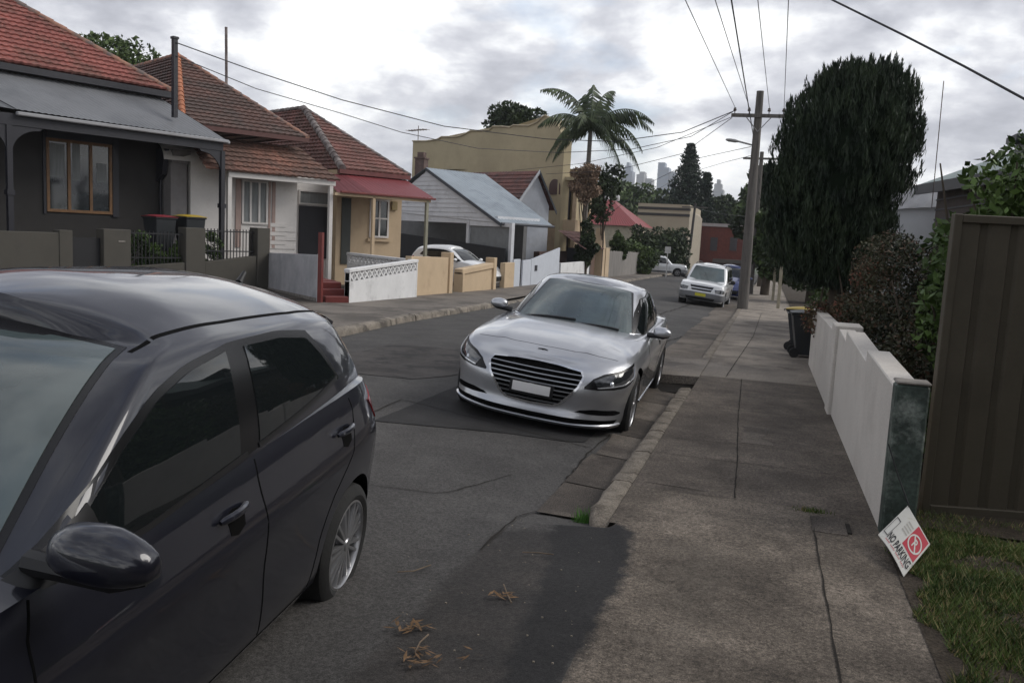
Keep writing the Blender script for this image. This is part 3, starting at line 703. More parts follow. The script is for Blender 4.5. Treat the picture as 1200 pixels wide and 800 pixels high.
SEDAN = dict(L=4.99, W=.935, rf=.62, rr=.7, p=2.9, wheels=(.86, 3.87), rw=.345, arch=.385, yw=.912, tw=.235, rim=.252,
    side=[(0, .90), (.10, .945), (.3, .96), (.5, .975), (.62, .99), (.70, 1.0), (.78, .992), (.88, .965), (.95, .94), (1, .90)],
    zs=[(0, .705), (.3, .785), (.7, .855), (1.2, .90), (1.6, .93), (2.5, .955), (3.5, .985), (4.2, .995), (4.8, .97), (4.99, .93)],
    zb=[(0, .155), (.5, .16), (4.4, .18), (4.99, .28)],
    plan=[(0, .95), (.9, .985), (1.8, 1), (3.6, 1), (4.99, .93)],
    xf=[(0, .10), (.10, .02), (.16, .0), (.24, .02), (.34, .03), (.6, .02), (.8, .04), (.92, .08), (1, .15)], xr=[(0, 4.88), (.3, 4.99), (.6, 4.97), (.9, 4.9), (1, 4.84)],
    crown=[(0, .035), (.5, .075), (1.2, .10), (1.8, .06), (4, .05), (5, .04)],
    green=[(0, .80, 1.47, 4.55), (.3, .765, 1.73, 4.36), (.6, .71, 1.99, 4.12), (.85, .65, 2.22, 3.88), (.95, .61, 2.34, 3.74), (1.0, .56, 2.50, 3.55)],
    gplan=[(1.4, .96), (2.0, 1.0), (3.0, 1.0), (3.8, .95), (4.5, .82)],
    roof=[(1.4, 1.385), (2.2, 1.40), (2.8, 1.425), (3.4, 1.405), (4.4, 1.33)], rcrown=[(1.4, .0), (2.3, .05), (3, .06), (4.4, .03)],
    grf=.62, grr=.6, gp=3.0,
    hoodfun=lambda x, u, Y: (.020*math.exp(-((abs(u)*Y-(.42+.10*(x-.3)))/.05)**2)*max(0, 1-((x-.85)/.75)**4) if .15 < x < 1.55 else 0))
SUV = dict(L=4.3, W=.87, rf=.30, rr=.3, p=4.0, wheels=(.80, 3.35), rw=.355, arch=.40, yw=.85, tw=.23, rim=.2, K=14,
    side=[(0, .93), (.1, .97), (.4, .985), (.7, 1.0), (.85, .985), (1, .94)],
    zs=[(0, .90), (.2, .97), (.9, 1.02), (1.4, 1.02), (4.3, 1.06)], zb=[(0, .36), (.5, .32), (3.8, .32), (4.3, .42)],
    plan=[(0, .95), (.8, 1), (4.3, .98)], xf=[(0, .06), (.2, 0), (.5, .0), (.8, .04), (1, .10)], xr=[(0, 4.2), (.3, 4.3), (.8, 4.28), (1, 4.2)],
    crown=[(0, .03), (.6, .06), (1.3, .06), (4, .03)],
    green=[(0, .80, 1.15, 4.22), (.4, .76, 1.38, 4.16), (.8, .70, 1.62, 4.08), (.94, .665, 1.72, 4.04), (1, .62, 1.82, 3.98)],
    gplan=[(1, .98), (2, 1), (4.2, .98)], roof=[(1, 1.60), (1.8, 1.62), (3, 1.66), (4.2, 1.62)], rcrown=[(1, 0), (1.8, .05), (4, .05)],
    grf=.20, grr=.2, gp=4.0)

def side_glass(c, groups, surround=None, n=20):
    for md, sg in (('L', 1), ('R', -1)):
        if surround: c.patch('window_surround', *surround, md, TRIM, off=.002, n=n, rows=6, which='cabin')
        for (A, B) in groups: c.patch('window', A, B, md, GLASS, off=.005, n=n, rows=6, which='cabin')
def sym(pts): return [(x, -y, z) for x, y, z in reversed(pts)]+list(pts)
def mirror_pts(pts): return [(x, -y, z) for x, y, z in pts]
def seam(c, pts, mode, name='panel_gap', w_=.007, which='body', m=None):
    mb = MBL(); c.ribbon(mb, pts, mode, w_, off=.0012, which=which); return c.part(mb, name, m or SEAM)

# ------------------------------------------------------------------ the dark hatchback beside the camera
hatch = Car('parked_hatchback', HATCH, (-2.331, .29, -.176, 173.07, -5.7, 0), P_DARK,
    'dark graphite hatchback parked nearest the camera, cut off by the left frame edge', 'car', None)
def hatch_detail(c, near=True):
    for wx in c.S['wheels']:
        for sg in (1, -1): c.wheel(wx, sg, 9, 'pair')
    fdA = [(1.22, .945), (1.63, .965), (2.19, 1.03)]; fdB = [(1.22, .95), (1.40, 1.075), (1.58, 1.185), (1.80, 1.285), (2.0, 1.34), (2.25, 1.373)]
    rdA = [(2.34, 1.045), (2.8, 1.10), (3.15, 1.155)]; rdB = [(2.39, 1.376), (2.7, 1.372), (2.95, 1.345), (3.05, 1.27), (3.15, 1.165)]
    side_glass(c, [(fdA, fdB), (rdA, rdB)], ([(1.14, .925), (1.63, .945), (2.26, 1.015), (2.8, 1.08), (3.19, 1.135)], [(1.14, .93), (1.39, 1.10), (1.57, 1.21), (1.79, 1.31), (2.0, 1.365), (2.3, 1.40), (2.7, 1.40), (2.98, 1.375), (3.09, 1.29), (3.20, 1.15)]), n=30)
    ws = [(1.02, 0, .99), (1.05, .3, .99), (1.14, .5, .99), (1.24, .60, 1.02)]; wt = [(1.82, 0, 1.45), (1.83, .3, 1.44), (1.855, .47, 1.40)]
    d = (.6, 0, -.8)
    c.patch('windscreen_surround', sym([(x-.03, y*1.05, z-.02) for x, y, z in ws]), sym([(x+.03, y*1.04, z+.01) for x, y, z in wt]), d, TRIM, off=.002, n=30, rows=14, which='cabin')
    c.patch('windscreen', sym(ws), sym(wt), d, GLASS_T, off=.005, n=30, rows=14, which='cabin')
    c.patch('rear_window', [(-.56, 1.10), (.56, 1.10)], [(-.48, 1.33), (.48, 1.33)], 'B', GLASS, off=.004, which='cabin')
    for sg in (1, -1):
        md = 'L' if sg > 0 else 'R'
        c.patch('door_sail', [(1.16, .93), (1.46, .945)], [(1.165, .945), (1.40, 1.09)], md, BLK, off=.008, n=10, rows=6, which='cabin')
        mb = MBL(); c.ribbon(mb, [(1.87, sg*.52, 0), (2.4, sg*.535, 0), (3.0, sg*.53, 0), (3.45, sg*.50, 0)], (0, 0, -1) if False else 'X', .016) if False else c.ribbon(mb, [(1.86, sg*.515), (2.4, sg*.53), (3.0, sg*.525), (3.5, sg*.48)], 'T', .016, off=.001, which='cabin')
        c.part(mb, 'roof_moulding', SEAM)
        g = MBL()
        c.ribbon(g, [(2.29, 1.02), (2.27, .93), (2.27, .85), (2.30, .70), (2.36, .42), (2.385, .26)], md, .008, off=.0012, which='body')
        c.ribbon(g, [(1.16, .93), (1.12, .85), (1.10, .6), (1.12, .25)], md, .008, off=.0012, which='body')
        c.ribbon(g, [(1.12, .25), (2.0, .245), (2.86, .25)], md, .008, off=.0012, which='body')
        c.ribbon(g, [(3.20, 1.08), (3.22, 1.0), (3.16, .82), (3.0, .66), (2.9, .48), (2.86, .26)], md, .008, off=.0012, which='body')
        c.part(g, 'door_gap', SEAM)
        b = MBL(); c.ribbon(b, [(1.18, .937), (1.63, .952), (2.24, 1.02)], md, .018, off=.002, which='cabin', h=.004); c.ribbon(b, [(2.33, 1.03), (2.8, 1.088), (3.17, 1.143)], md, .018, off=.002, which='cabin', h=.004)
        c.part(b, 'window_sill_strip', BLK)
        c.handle(2.05, .85, sg); c.handle(3.07, .915, sg)
        c.mirror(1.21, sg*.925, 1.05, sz=(.17, .28, .175), sg=sg)
        tl = [(3.56, .84*sg, .90), (3.75, .82*sg, .88), (3.9, .68*sg, .86)]; tt = [(3.50, .84*sg, 1.0), (3.7, .80*sg, 1.06), (3.86, .66*sg, 1.05)]
        c.patch('tail_light', tl, tt, (-.7, -.7*sg, 0), REDL, off=.006, n=12, rows=6, which='body')
        c.patch('headlight', [(.12, .45*sg, .60), (.3, .72*sg, .62), (.55, .82*sg, .68)], [(.16, .45*sg, .67), (.35, .7*sg, .74), (.65, .82*sg, .80)], (.75, -.65*sg, 0), LAMP, off=.004, n=14, rows=6, which='body')
    s = MBL(); g = []
    for y in np.linspace(-.52, .52, 15):
        e = 1-abs(y/.52)**6*.6
        g.append([V3(3.46, y, 1.372+.045*(1-(y/.56)**2))+c.shift, V3(3.50+.20*e, y, 1.335+.045*(1-(y/.56)**2))+c.shift, V3(3.50+.18*e, y, 1.315+.04*(1-(y/.56)**2))+c.shift, V3(3.46, y, 1.33)+c.shift])
    s.grid(g); s.quad(*g[0]); s.quad(*g[-1]); c.part(s, 'spoiler', c.paint)
    c.patch('rear_bumper', [(-.7, .27), (.7, .27)], [(-.7, .42), (.7, .42)], 'B', BLK, off=.006, which='body')
    c.patch('grille', [(-.3, .30), (.3, .30)], [(-.42, .52), (.42, .52)], 'F', BLK, off=.004, which='body')
hatch_detail(hatch)
seam(hatch, [(-.0, 0), (.0, .0)], 'T') if False else None
# roof aerial base and a stray leaf-like scrap on the roof edge
mb = MBL(); mb.tube([hatch.hit((3.35, .1, 2), (0, 0, -1))[0], hatch.hit((3.35, .1, 2), (0, 0, -1))[0]+Vector((-.05, 0, .05))], [.018, .01], 8); hatch.part(mb, 'aerial_base', BLK)

# ------------------------------------------------------------------ the silver sedan
sedan = Car('parked_sedan', SEDAN, (-2.13, 7.79, -.335, 178.4, -6.13, .378), P_SILVER,
    'silver sedan with wide chrome grille parked at the kerb facing the camera', 'car', None)
def sedan_detail(c):
    for wx in c.S['wheels']:
        for sg in (1, -1): c.wheel(wx, sg, 10, 'pair')
    d = (.55, 0, -.83)
    ws = [(1.50, 0, 1.0), (1.53, .3, 1.0), (1.60, .5, .99), (1.74, .665, .985)]; wt = [(2.42, 0, 1.42), (2.43, .3, 1.41), (2.44, .50, 1.375)]
    c.patch('windscreen_surround', sym([(x-.04, y*1.035, z-.02) for x, y, z in ws]), sym([(x+.02, y*1.05, z+.01) for x, y, z in wt]), d, TRIM, off=.002, n=34, rows=14, which='cabin')
    wso = c.patch('windscreen', sym(ws), sym(wt), d, GLASS_T, off=.005, n=34, rows=14, which='cabin')
    side_glass(c, [([(1.83, .975), (2.4, .985), (2.95, .995)], [(1.83, .98), (2.15, 1.15), (2.45, 1.28), (2.95, 1.355)]),
                   ([(3.04, .995), (3.5, 1.005), (3.95, 1.03)], [(3.04, 1.36), (3.4, 1.35), (3.75, 1.23), (3.98, 1.05)])],
               ([(1.74, .955), (2.4, .967), (3.5, .985), (4.02, 1.005)], [(1.74, .965), (2.12, 1.18), (2.44, 1.32), (2.95, 1.385), (3.4, 1.375), (3.78, 1.25), (4.05, 1.03)]), n=30)
    c.patch('rear_window', sym([(4.5, 0, 1.0), (4.4, .55, 1.0)]), sym([(3.62, 0, 1.42), (3.62, .45, 1.38)]), (-.55, 0, -.83), GLASS, off=.004, which='cabin')
    # grille
    TOPL = [(-.465, .655), (-.435, .700), (-.2, .722), (0, .727), (.2, .722), (.435, .700), (.465, .655)]
    BOT = [(-.435, .56), (-.29, .385), (-.235, .352), (0, .340), (.235, .352), (.29, .385), (.435, .56)]
    gr = c.patch('grille', BOT, TOPL, 'F', SEAM, off=.004, n=40, rows=8, which='body')
    fr = MBL(); loop = TOPL+list(reversed(BOT))+[TOPL[0]]
    c.ribbon(fr, loop, 'F', .020, off=.004, which='body', h=.020, n=90); c.part(fr, 'grille_frame', CHROME, gr)
    br = MBL()
    for k in range(8):
        z = .668-.0415*k; hw = .452 if z > .58 else lerp(.285, .452, (z-.385)/.195)
        c.ribbon(br, [(-hw, z), (0, z-.004), (hw, z)], 'F', .010, off=.006, which='body', h=.014, n=30)
    c.part(br, 'grille_bar', GRM, gr)
    pl = c.patch('number_plate', [(-.186, .438), (.186, .438)], [(-.186, .522), (.186, .522)], 'F', PLATE_W, off=.040, n=16, rows=4, which='body', thick=.03)
    c.patch('plate_holder', [(-.215, .412), (.215, .412)], [(-.215, .532), (.215, .532)], 'F', BLK, off=.03, n=12, rows=3, which='body', thick=.025)
    # lower intake with bright lip
    c.patch('lower_intake', [(-.80, .240), (-.4, .217), (0, .212), (.4, .217), (.80, .240)], [(-.82, .278), (-.4, .262), (0, .258), (.4, .262), (.82, .278)], 'F', SEAM, off=.004, n=50, rows=4, which='body')
    lp = MBL(); c.ribbon(lp, [(-.83, .228), (-.4, .203), (0, .198), (.4, .203), (.83, .228)], 'F', .036, off=.006, which='body', h=.016, n=60); c.part(lp, 'bumper_lip', c.paint)
    c.patch('bumper_skirt', [(-.52, .160), (0, .158), (.52, .160)], [(-.60, .186), (0, .184), (.60, .186)], 'F', BLK, off=.004, n=30, rows=3, which='body')
    for sg in (1, -1):
        md = 'L' if sg > 0 else 'R'
        fdir = (.85, -.52*sg, 0)
        c.patch('fog_slot', [(.03, .46*sg, .325), (.1, .60*sg, .318), (.3, .78*sg, .322), (.36, .84*sg, .335)], [(.05, .50*sg, .347), (.12, .60*sg, .368), (.3, .78*sg, .372), (.36, .84*sg, .35)], fdir, SEAM, off=.003, n=20, rows=3, which='body')
        hA = [(.06, .50*sg, .560), (.12, .62*sg, .563), (.2, .76*sg, .580), (.34, .85*sg, .605), (.48, .90*sg, .66)]
        hB = [(.06, .50*sg, .580), (.12, .56*sg, .660), (.2, .64*sg, .712), (.35, .75*sg, .750), (.62, .88*sg, .812)]
        hl = c.patch('headlight', hA, hB, fdir, TRIM, off=.003, n=26, rows=8, which='body')
        mid = lambda P, Q, t: tuple(P[i]+(Q[i]-P[i])*t for i in range(3))
        iA = [mid(a, b, .14) for a, b in zip(hA, hB)]; iB = [mid(a, b, .86) for a, b in zip(hA, hB)]
        c.patch('lens', iA[1:], iB[1:], fdir, LAMP, off=.007, n=22, rows=6, which='body', parent=hl)
        q, nn = c.hit((.25, .70*sg, .63), fdir, 'body')
        lb = MBL(); lb.lathe([(.001, .0), (.018, -.002), (.028, -.010), (.032, -.02)], 16, (0, 0, 0), 'X')
        lb.v = [tuple(Matrix.Translation(q+nn*.012) @ nn.to_track_quat('X', 'Z').to_matrix().to_4x4() @ Vector(v)) for v in lb.v]
        c.part(lb, 'projector', LAMPC, hl)
        st = MBL(); c.ribbon(st, [mid(a, b, .2) for a, b in zip(hA, hB)][1:]+[mid(hA[-1], hB[-1], .75)], fdir, .010, off=.009, which='body', h=.003, n=24); c.part(st, 'light_strip', LAMPC, hl)
        # silver blade between headlight and grille
        c.mirror(2.0, sg*.985, 1.01, sz=(.15, .21, .14), sg=sg)
        rp = MBL(); q = c.S
        g = MBL()
        c.ribbon(g, [(3.0, .98), (2.99, .85), (2.98, .6), (3.02, .27)], md, .007, off=.0012, which='body')
        c.ribbon(g, [(1.72, .93), (1.62, .8), (1.60, .55), (1.62, .27)], md, .007, off=.0012, which='body')
        c.ribbon(g, [(3.98, 1.0), (3.92, .84), (3.66, .7), (3.52, .5), (3.46, .27)], md, .007, off=.0012, which='body')
        c.ribbon(g, [(.56, .0), (.56, .001)], md, .001, off=.0) if False else None
        c.part(g, 'door_gap', SEAM)
        b = MBL(); c.ribbon(b, [(1.74, .962), (2.4, .974), (3.5, .992), (4.0, 1.012)], md, .014, off=.003, which='cabin', h=.004); c.part(b, 'window_sill_strip', CHROME)
        b = MBL(); c.ribbon(b, [(1.6, .255), (2.5, .25), (3.4, .255)], md, .02, off=.004, which='body', h=.006); c.part(b, 'sill_strip', CHROME)
        for hx in (2.72, 3.62): c.handle(hx, .845, sg)
    hg = MBL(); c.ribbon(hg, [(1.55, -.80), (.9, -.80), (.5, -.74), (.30, -.60), (.17, -.42), (.115, 0), (.17, .42), (.30, .60), (.5, .74), (.9, .80), (1.55, .80)], 'T', .006, off=.001, which='body', n=120)
    hg2 = MBL(); c.ribbon(hg2, [(.46, -.72), (.36, -.4), (.335, 0), (.36, .4), (.46, .72)], 'T', .006, off=.001, which='body', n=60); c.part(hg2, 'bonnet_gap', SEAM)
    # winged badge on the bonnet nose
    q, nn = c.hit((.26, 0, 1), (0, 0, -1), 'body'); bd = MBL()
    def loc(u, v, h): return q+Vector((u, v, 0))+nn*h
    bd.prism([loc(.012*math.cos(a), .020*math.sin(a), .002) for a in np.linspace(0, 2*math.pi, 13)[:-1]], nn*.004)
    for sg in (1, -1):
        bd.prism([loc(.008, sg*.018, .002), loc(.012, sg*.05, .002), loc(.004, sg*.052, .002), loc(-.008, sg*.018, .002)], nn*.003)
    c.part(bd, 'badge', SEAM)
    # interior mirror and wiper seen at the windscreen
    wp = MBL()
    for (y0, y1) in ((-.62, .02), (-.02, .52)):
        c.ribbon(wp, [(1.60+.06*abs(y0), y0, 1.0), (1.66, y1, 1.04)], d, .016, off=.012, which='cabin', h=.010, n=16)
    c.part(wp, 'wiper', BLK)
sedan_detail(sedan)

# ------------------------------------------------------------------ the white four-wheel drive
def suv_detail(c, van=True):
    for wx in c.S['wheels']:
        for sg in (1, -1): c.wheel(wx, sg, 6, 'fat')
    d = (.7, 0, -.7)
    c.patch('windscreen', sym([(1.2, 0, 1.06), (1.24, .4, 1.06), (1.36, .68, 1.06)]), sym([(1.70, 0, 1.62), (1.72, .35, 1.61), (1.76, .56, 1.58)]), d, GLASS_T, off=.004, n=24, rows=10, which='cabin')
    side_glass(c, [([(1.60, 1.08), (2.3, 1.09)], [(1.62, 1.10), (1.82, 1.50), (2.3, 1.55)]), ([(2.42, 1.09), (3.2, 1.10)], [(2.42, 1.55), (3.2, 1.56)]), ([(3.32, 1.10), (4.0, 1.12)], [(3.32, 1.56), (3.95, 1.53)])], None, n=14)
    c.patch('rear_window', [(-.6, 1.12), (.6, 1.12)], [(-.52, 1.5), (.52, 1.5)], 'B', GLASS, off=.004, which='cabin')
    for sg in (1, -1):
        md = 'L' if sg > 0 else 'R'
        c.patch('headlight', [(.05, .50*sg, .70), (.1, .70*sg, .70), (.25, .83*sg, .71)], [(.05, .50*sg, .82), (.1, .70*sg, .84), (.25, .83*sg, .84)], (.8, -.6*sg, 0), LAMP, off=.004, n=10, rows=4, which='body')
        c.mirror(1.62, sg*.99, 1.12, m=BLK, sz=(.14, .2, .18), sg=sg)
        g = MBL(); 
        for x0 in (1.45, 2.36, 3.25): c.ribbon(g, [(x0, 1.03), (x0, .4)], md, .008, off=.001, which='body')
        c.part(g, 'door_gap', SEAM)
        r = MBL(); P = [c.hit((x, sg*.58, 2), (0, 0, -1))[0]+Vector((0, 0, h)) for x, h in ((1.95, .005), (2.1, .055), (3.0, .06), (3.8, .055), (3.95, .005))]
        r.tube(P, .016, 8); c.part(r, 'roof_rail', BLK)
        c.patch('tail_light', [(4.15, .84*sg, .8), (4.25, .78*sg, .8)], [(4.15, .84*sg, 1.02), (4.25, .78*sg, 1.02)], (-.7, -.7*sg, 0), REDL, off=.005, n=8, rows=4, which='body')
    g = c.patch('grille', [(-.36, .72), (.36, .72)], [(-.44, .90), (.44, .90)], 'F', BLK, off=.004, n=16, rows=3, which='body')
    b = MBL(); c.ribbon(b, [(-.40, .80), (0, .80), (.40, .80)], 'F', .03, off=.006, which='body', h=.02); c.ribbon(b, [(-.44, .905), (.44, .905)], 'F', .02, off=.006, which='body', h=.015); c.part(b, 'grille_bar', CHROME, g)
    bp = c.patch('bumper', [(-.84, .42), (-.4, .38), (.4, .38), (.84, .42)], [(-.85, .64), (-.4, .66), (.4, .66), (.85, .64)], 'F', GREYP, off=.045, n=30, rows=6, which='body', thick=.05)
    c.patch('lower_intake', [(-.5, .41), (.5, .41)], [(-.55, .48), (.55, .48)], 'F', BLK, off=.055, n=14, rows=2, which='body')
    c.patch('number_plate', [(-.2, .52), (.2, .52)], [(-.2, .63), (.2, .63)], 'F', PLATE_Y if van else PLATE_W, off=.065, n=8, rows=2, which='body')
    for sg in (1, -1):
        lo = c.patch('lower_body_trim', [(1.25, .36), (2.9, .36)], [(1.25, .50), (2.9, .50)], 'L' if sg > 0 else 'R', GREYP, off=.01, n=14, rows=3, which='body')
GREYP = mat('grey_bumper', (.17, .175, .185), rough=.45, var=.05, metal=.3)
van = Car('four_wheel_drive', SUV, (-2.444, 33.089, -.912, 182.4, -5.7, 0), P_WHITE,
    'white four-wheel drive with grey bumper and yellow plate parked past the silver sedan', 'car', None)
suv_detail(van)
# ------------------------------------------------------------------ right-hand side: walls, fence, sign, bin
WALLW = mat('white_render', (.60, .56, .51), rough=.85, var=.06, scale=2, fine=.08, fscale=60, bump=.25, bscale=45, alt=(.47, .43, .385), altmix=(.52, .8), altscale=1.6)
WALLG = mat('green_stained_paint', (.040, .056, .046), rough=.6, var=.45, scale=4, fine=.3, fscale=40, bump=.4, bscale=30, alt=(.19, .215, .19), altmix=(.50, .66), altscale=5.5)
CAPST = mat('cap_stone', (.22, .20, .18), rough=.9, var=.3, scale=9, bump=.5, bscale=40)
R0 = Facade((.80, 0), 0)      # street face of the right-hand walls, s = y, n towards +x
def zat(px, py, n=0): return R0.sz(px, py, n)
wall_steps = [(977.5, 378, 991, 399), (992.6, 388, 1014.6, 422.4), (1016.5, 410, 1053, 458)]
S_ = []
for (a, b, c, d) in wall_steps:
    s1, z1 = R0.sz(a, b); s0, z0 = R0.sz(c, d); S_.append((s0, s1, z0, z1))
E0 = 5.66
TH = .17
prof = []
bounds = [9.95]+[ (S_[0][0]+S_[1][1])/2, (S_[1][0]+S_[2][1])/2 ]+[E0]
mb = MB()
pts = [(bounds[0], gz(bounds[0])-.3)]
pts += [(bounds[0], S_[0][3]), (bounds[1], S_[0][2]), (bounds[1]-.001, S_[1][3]), (bounds[2], S_[1][2]), (bounds[2]-.001, S_[2][3]), (bounds[3], S_[2][2]), (bounds[3], gz(bounds[3])-.3)]
mb.prism([(.80, y, z) for y, z in pts], (TH, 0, 0))
print('WALL', S_, bounds)
o = mb.build('stepped_wall', WALLW, bevel=.008); tag(o, 'white rendered wall stepping down in three flat tops beside the footpath', 'wall')
mb = MB(); zt = S_[2][2]+.03
mb.box(.795, .985, E0-.14, E0+.002, gz(5.6)-.2, zt); p = mb.build('wall_end_pier', WALLG, bevel=.012)
tag(p, 'narrow dark green stained pier at the near end of the white stepped wall', 'pier')
mb = MB(); mb.box(.793, .990, E0-.143, E0+.005, zt+.002, zt+.022); q = mb.build('cap', CAPST, p, bevel=.008)
# far pier and wall panel beyond
s0, zp = R0.sz(966, 361)
mb = MB(); mb.box(.76, 1.05, 9.98, 10.42, gz(10)-.3, zp); p = mb.build('wall_pier', WALLW, bevel=.01); tag(p, 'white square pier between the stepped wall and the plain white wall beyond', 'pier')
s1, z1 = R0.sz(948, 372)
mb = MB(); mb.prism([(.78, y, z) for y, z in ((10.44, gz(10)-.3), (10.44, zp-.10), (15.1, zp-.16), (15.1, gz(15)-.3))], (.16, 0, 0)); p = mb.build('garden_wall', WALLW, bevel=.008); tag(p, 'plain white wall past the square pier with reddish shrub hanging over it', 'wall')

# beige metal fence at the right edge
FEN = mat('fence_khaki', (.076, .065, .047), rough=.55, var=.06, scale=2, fine=.04, spec=.3, alt=(.052, .044, .032), altmix=(.5, .75), altscale=1.2)
a = rad(90-8)
FF = Facade((1.115, 6.16), 78); FF.N = -FF.N     # s to the right, n towards the camera
fz_top = FF.sz(1122, 249)[1]; fz_top2 = FF.sz(1200, 256)[1]
print('FENCE', FF.sz(1122, 249), FF.sz(1200, 256), FF.sz(1083, 603))
fr = empty('metal_fence', FF.w(0, 0, gz(6.1)), 'khaki ribbed metal fence closing off the lawn at the right edge', 'fence')
bpy.context.view_layer.update()
FTOP = (fz_top+fz_top2)/2
mb = MB(); mb.fbox(FF, .0, .05, -.03, .03, gz(6.1)-.05, FTOP); mb.build('post', FEN, fr, bevel=.004)
mb = MB(); mb.fbox(FF, .052, 3.3, -.028, .03, FTOP-.055, FTOP-.002); mb.build('top_rail', FEN, fr, bevel=.005)
mb = MB(); mb.fbox(FF, .052, 3.3, -.028, .03, gz(6.1)+.0, gz(6.1)+.07); mb.build('bottom_rail', FEN, fr, bevel=.005)
g = []; x = .05
prf = [(0, 0), (.12, 0), (.135, .022), (.175, .022), (.19, 0)]
P = []
for k in range(17): P += [(.052+k*.19+u, v) for u, v in prf[:-1]]
for z in (gz(6.1)+.068, FTOP-.053): g.append([FF.w(u, -.008+v, z) for u, v in P])
mb = MB(); mb.grid(g); mb.build('panel', FEN, fr, smooth=20)

# fallen corflute sign leaning on the pier
SG = mat('sign_sheet', (.55, .54, .50), rough=.6, var=.05, alt=(.42, .38, .28), altmix=(.58, .75), altscale=9)
SGR = mat('sign_red', (.42, .03, .05), rough=.6, var=.08); SGK = mat('sign_black', (.015, .015, .018), rough=.6, var=0)
Bp = gnd(1059, 675, .01); Lp = at(1029, 626, 5.16); Rp = at(1090, 637, 5.12); Tp = at(1064, 592, 5.44)
Lp.z = max(Lp.z, gz(5.1)+.02)
cen = (Bp+Lp+Rp+Tp)/4
# sheet axes: u along the lettering (left -> bottom), v up the sign (bottom -> right)
U_ = ((Bp-Lp)+(Rp-Tp))/2; V_ = ((Rp-Bp)+(Tp-Lp))/2; O_ = cen-U_/2-V_/2; NS = U_.cross(V_).normalized()
if NS.dot(CO-cen) < 0: NS = -NS
print('SIGN', U_.length, V_.length, Bp, Lp, Rp, Tp)
def bend(u, v): return NS*(.02*math.sin(math.pi*u)*(1-v))
def sp(u, v, h=0): return Lp.lerp(Bp, u).lerp(Tp.lerp(Rp, u), v)+bend(u, v)+NS*h
mb = MB(); n = 8
g = [[sp(i/n, j/n, 0) for j in range(n+1)] for i in range(n+1)]; mb.grid(g); g2 = [[sp(i/n, j/n, -.005) for j in range(n+1)] for i in range(n+1)]; mb.grid(g2)
for (e1, e2) in ((lambda t: (t, 0), 0), (lambda t: (t, 1), 0), (lambda t: (0, t), 0), (lambda t: (1, t), 0)):
    for k in range(n):
        p, q = e1(k/n), e1((k+1)/n); mb.quad(sp(*p), sp(*q), sp(*q, -.005), sp(*p, -.005))
sg_ = mb.build('fallen_sign', SG, merge=True); tag(sg_, 'white and red NO PARKING sheet sign fallen on its corner against the green pier', 'sign')
def flat(name, polys, m, h, parent=sg_):
    mb = MB()
    for poly in polys:
        bm = bmesh.new(); vs = [bm.verts.new((u, v, 0)) for u, v in poly]; bm.faces.new(vs); bmesh.ops.triangulate(bm, faces=bm.faces)
        for f in bm.faces: mb.add([sp(v.co.x, v.co.y, h) for v in f.verts], [(0, 1, 2)])
        bm.free()
    return mb.build(name, m, parent, fix=False)
RX = .54
mb = MB(); mb.grid([[sp(lerp(RX, .97, i/5), lerp(.36, .97, j/5), .0015) for j in range(6)] for i in range(6)]); mb.build('red_panel', SGR, sg_, fix=False)
ring = lambda r0, r1, cu, cv, su=1, n=28: [[(cu+r0*math.cos(2*math.pi*k/n)*su, cv+r0*math.sin(2*math.pi*k/n)), (cu+r1*math.cos(2*math.pi*k/n)*su, cv+r1*math.sin(2*math.pi*k/n)), (cu+r1*math.cos(2*math.pi*(k+1)/n)*su, cv+r1*math.sin(2*math.pi*(k+1)/n)), (cu+r0*math.cos(2*math.pi*(k+1)/n)*su, cv+r0*math.sin(2*math.pi*(k+1)/n))] for k in range(n)]
flat('ring', ring(.165, .20, .755, .63, 1)+[[(.63, .74), (.655, .765), (.88, .52), (.855, .495)]], SG, .003)
def text(body, parent, m, org, ux, vy, nrm, height, stretch=1, name='lettering', warp=None):
    cu = bpy.data.curves.new('t', 'FONT'); cu.body = body; cu.size = 1; cu.offset = .022; to = bpy.data.objects.new('t', cu); COL.objects.link(to)
    dg = bpy.context.evaluated_depsgraph_get(); me = bpy.data.meshes.new_from_object(to.evaluated_get(dg)); bpy.data.objects.remove(to)
    xs = [v.co.x for v in me.vertices]; w_ = max(xs)
    for v in me.vertices:
        u = v.co.x/w_; q = v.co.y
        v.co = warp(u, q) if warp else org+ux*u+vy*(q*height)+nrm*.003
    me.materials.clear(); me.materials.append(m); me.name = name
    o = bpy.data.objects.new(name, me); COL.objects.link(o); o.parent = parent; return o
text('NO PARKING', sg_, SGK, None, None, None, None, 1, warp=lambda u, q: sp(.19+u*.77, .13+q*.26, .003))
text('P', sg_, SG, None, None, None, None, 1, warp=lambda u, q: sp(.70+u*.10, .54+q*.27, .0035))
text('500', sg_, SGK, None, None, None, None, 1, warp=lambda u, q: sp(.055+u*.10, .30+q*.20, .003)) if False else None
flat('small_print', [[(lerp(.2, .9, k/22), .075), (lerp(.2, .9, k/22)+.018, .075), (lerp(.2, .9, k/22)+.018, .098), (lerp(.2, .9, k/22), .098)] for k in range(22) if k % 6 != 5], SGR, .003)
flat('faded_print', [[(.30, .55+.08*k), (.50, .55+.08*k), (.50, .58+.08*k), (.30, .58+.08*k)] for k in range(4)], mat('sign_faded', (.38, .36, .32), rough=.7), .002)
flat('box_outline', [[(.03, .16), (.04, .16), (.04, .62), (.03, .62)], [(.17, .16), (.18, .16), (.18, .62), (.17, .62)], [(.03, .61), (.18, .61), (.18, .63), (.03, .63)], [(.03, .15), (.18, .15), (.18, .17), (.03, .17)]], SGK, .003)
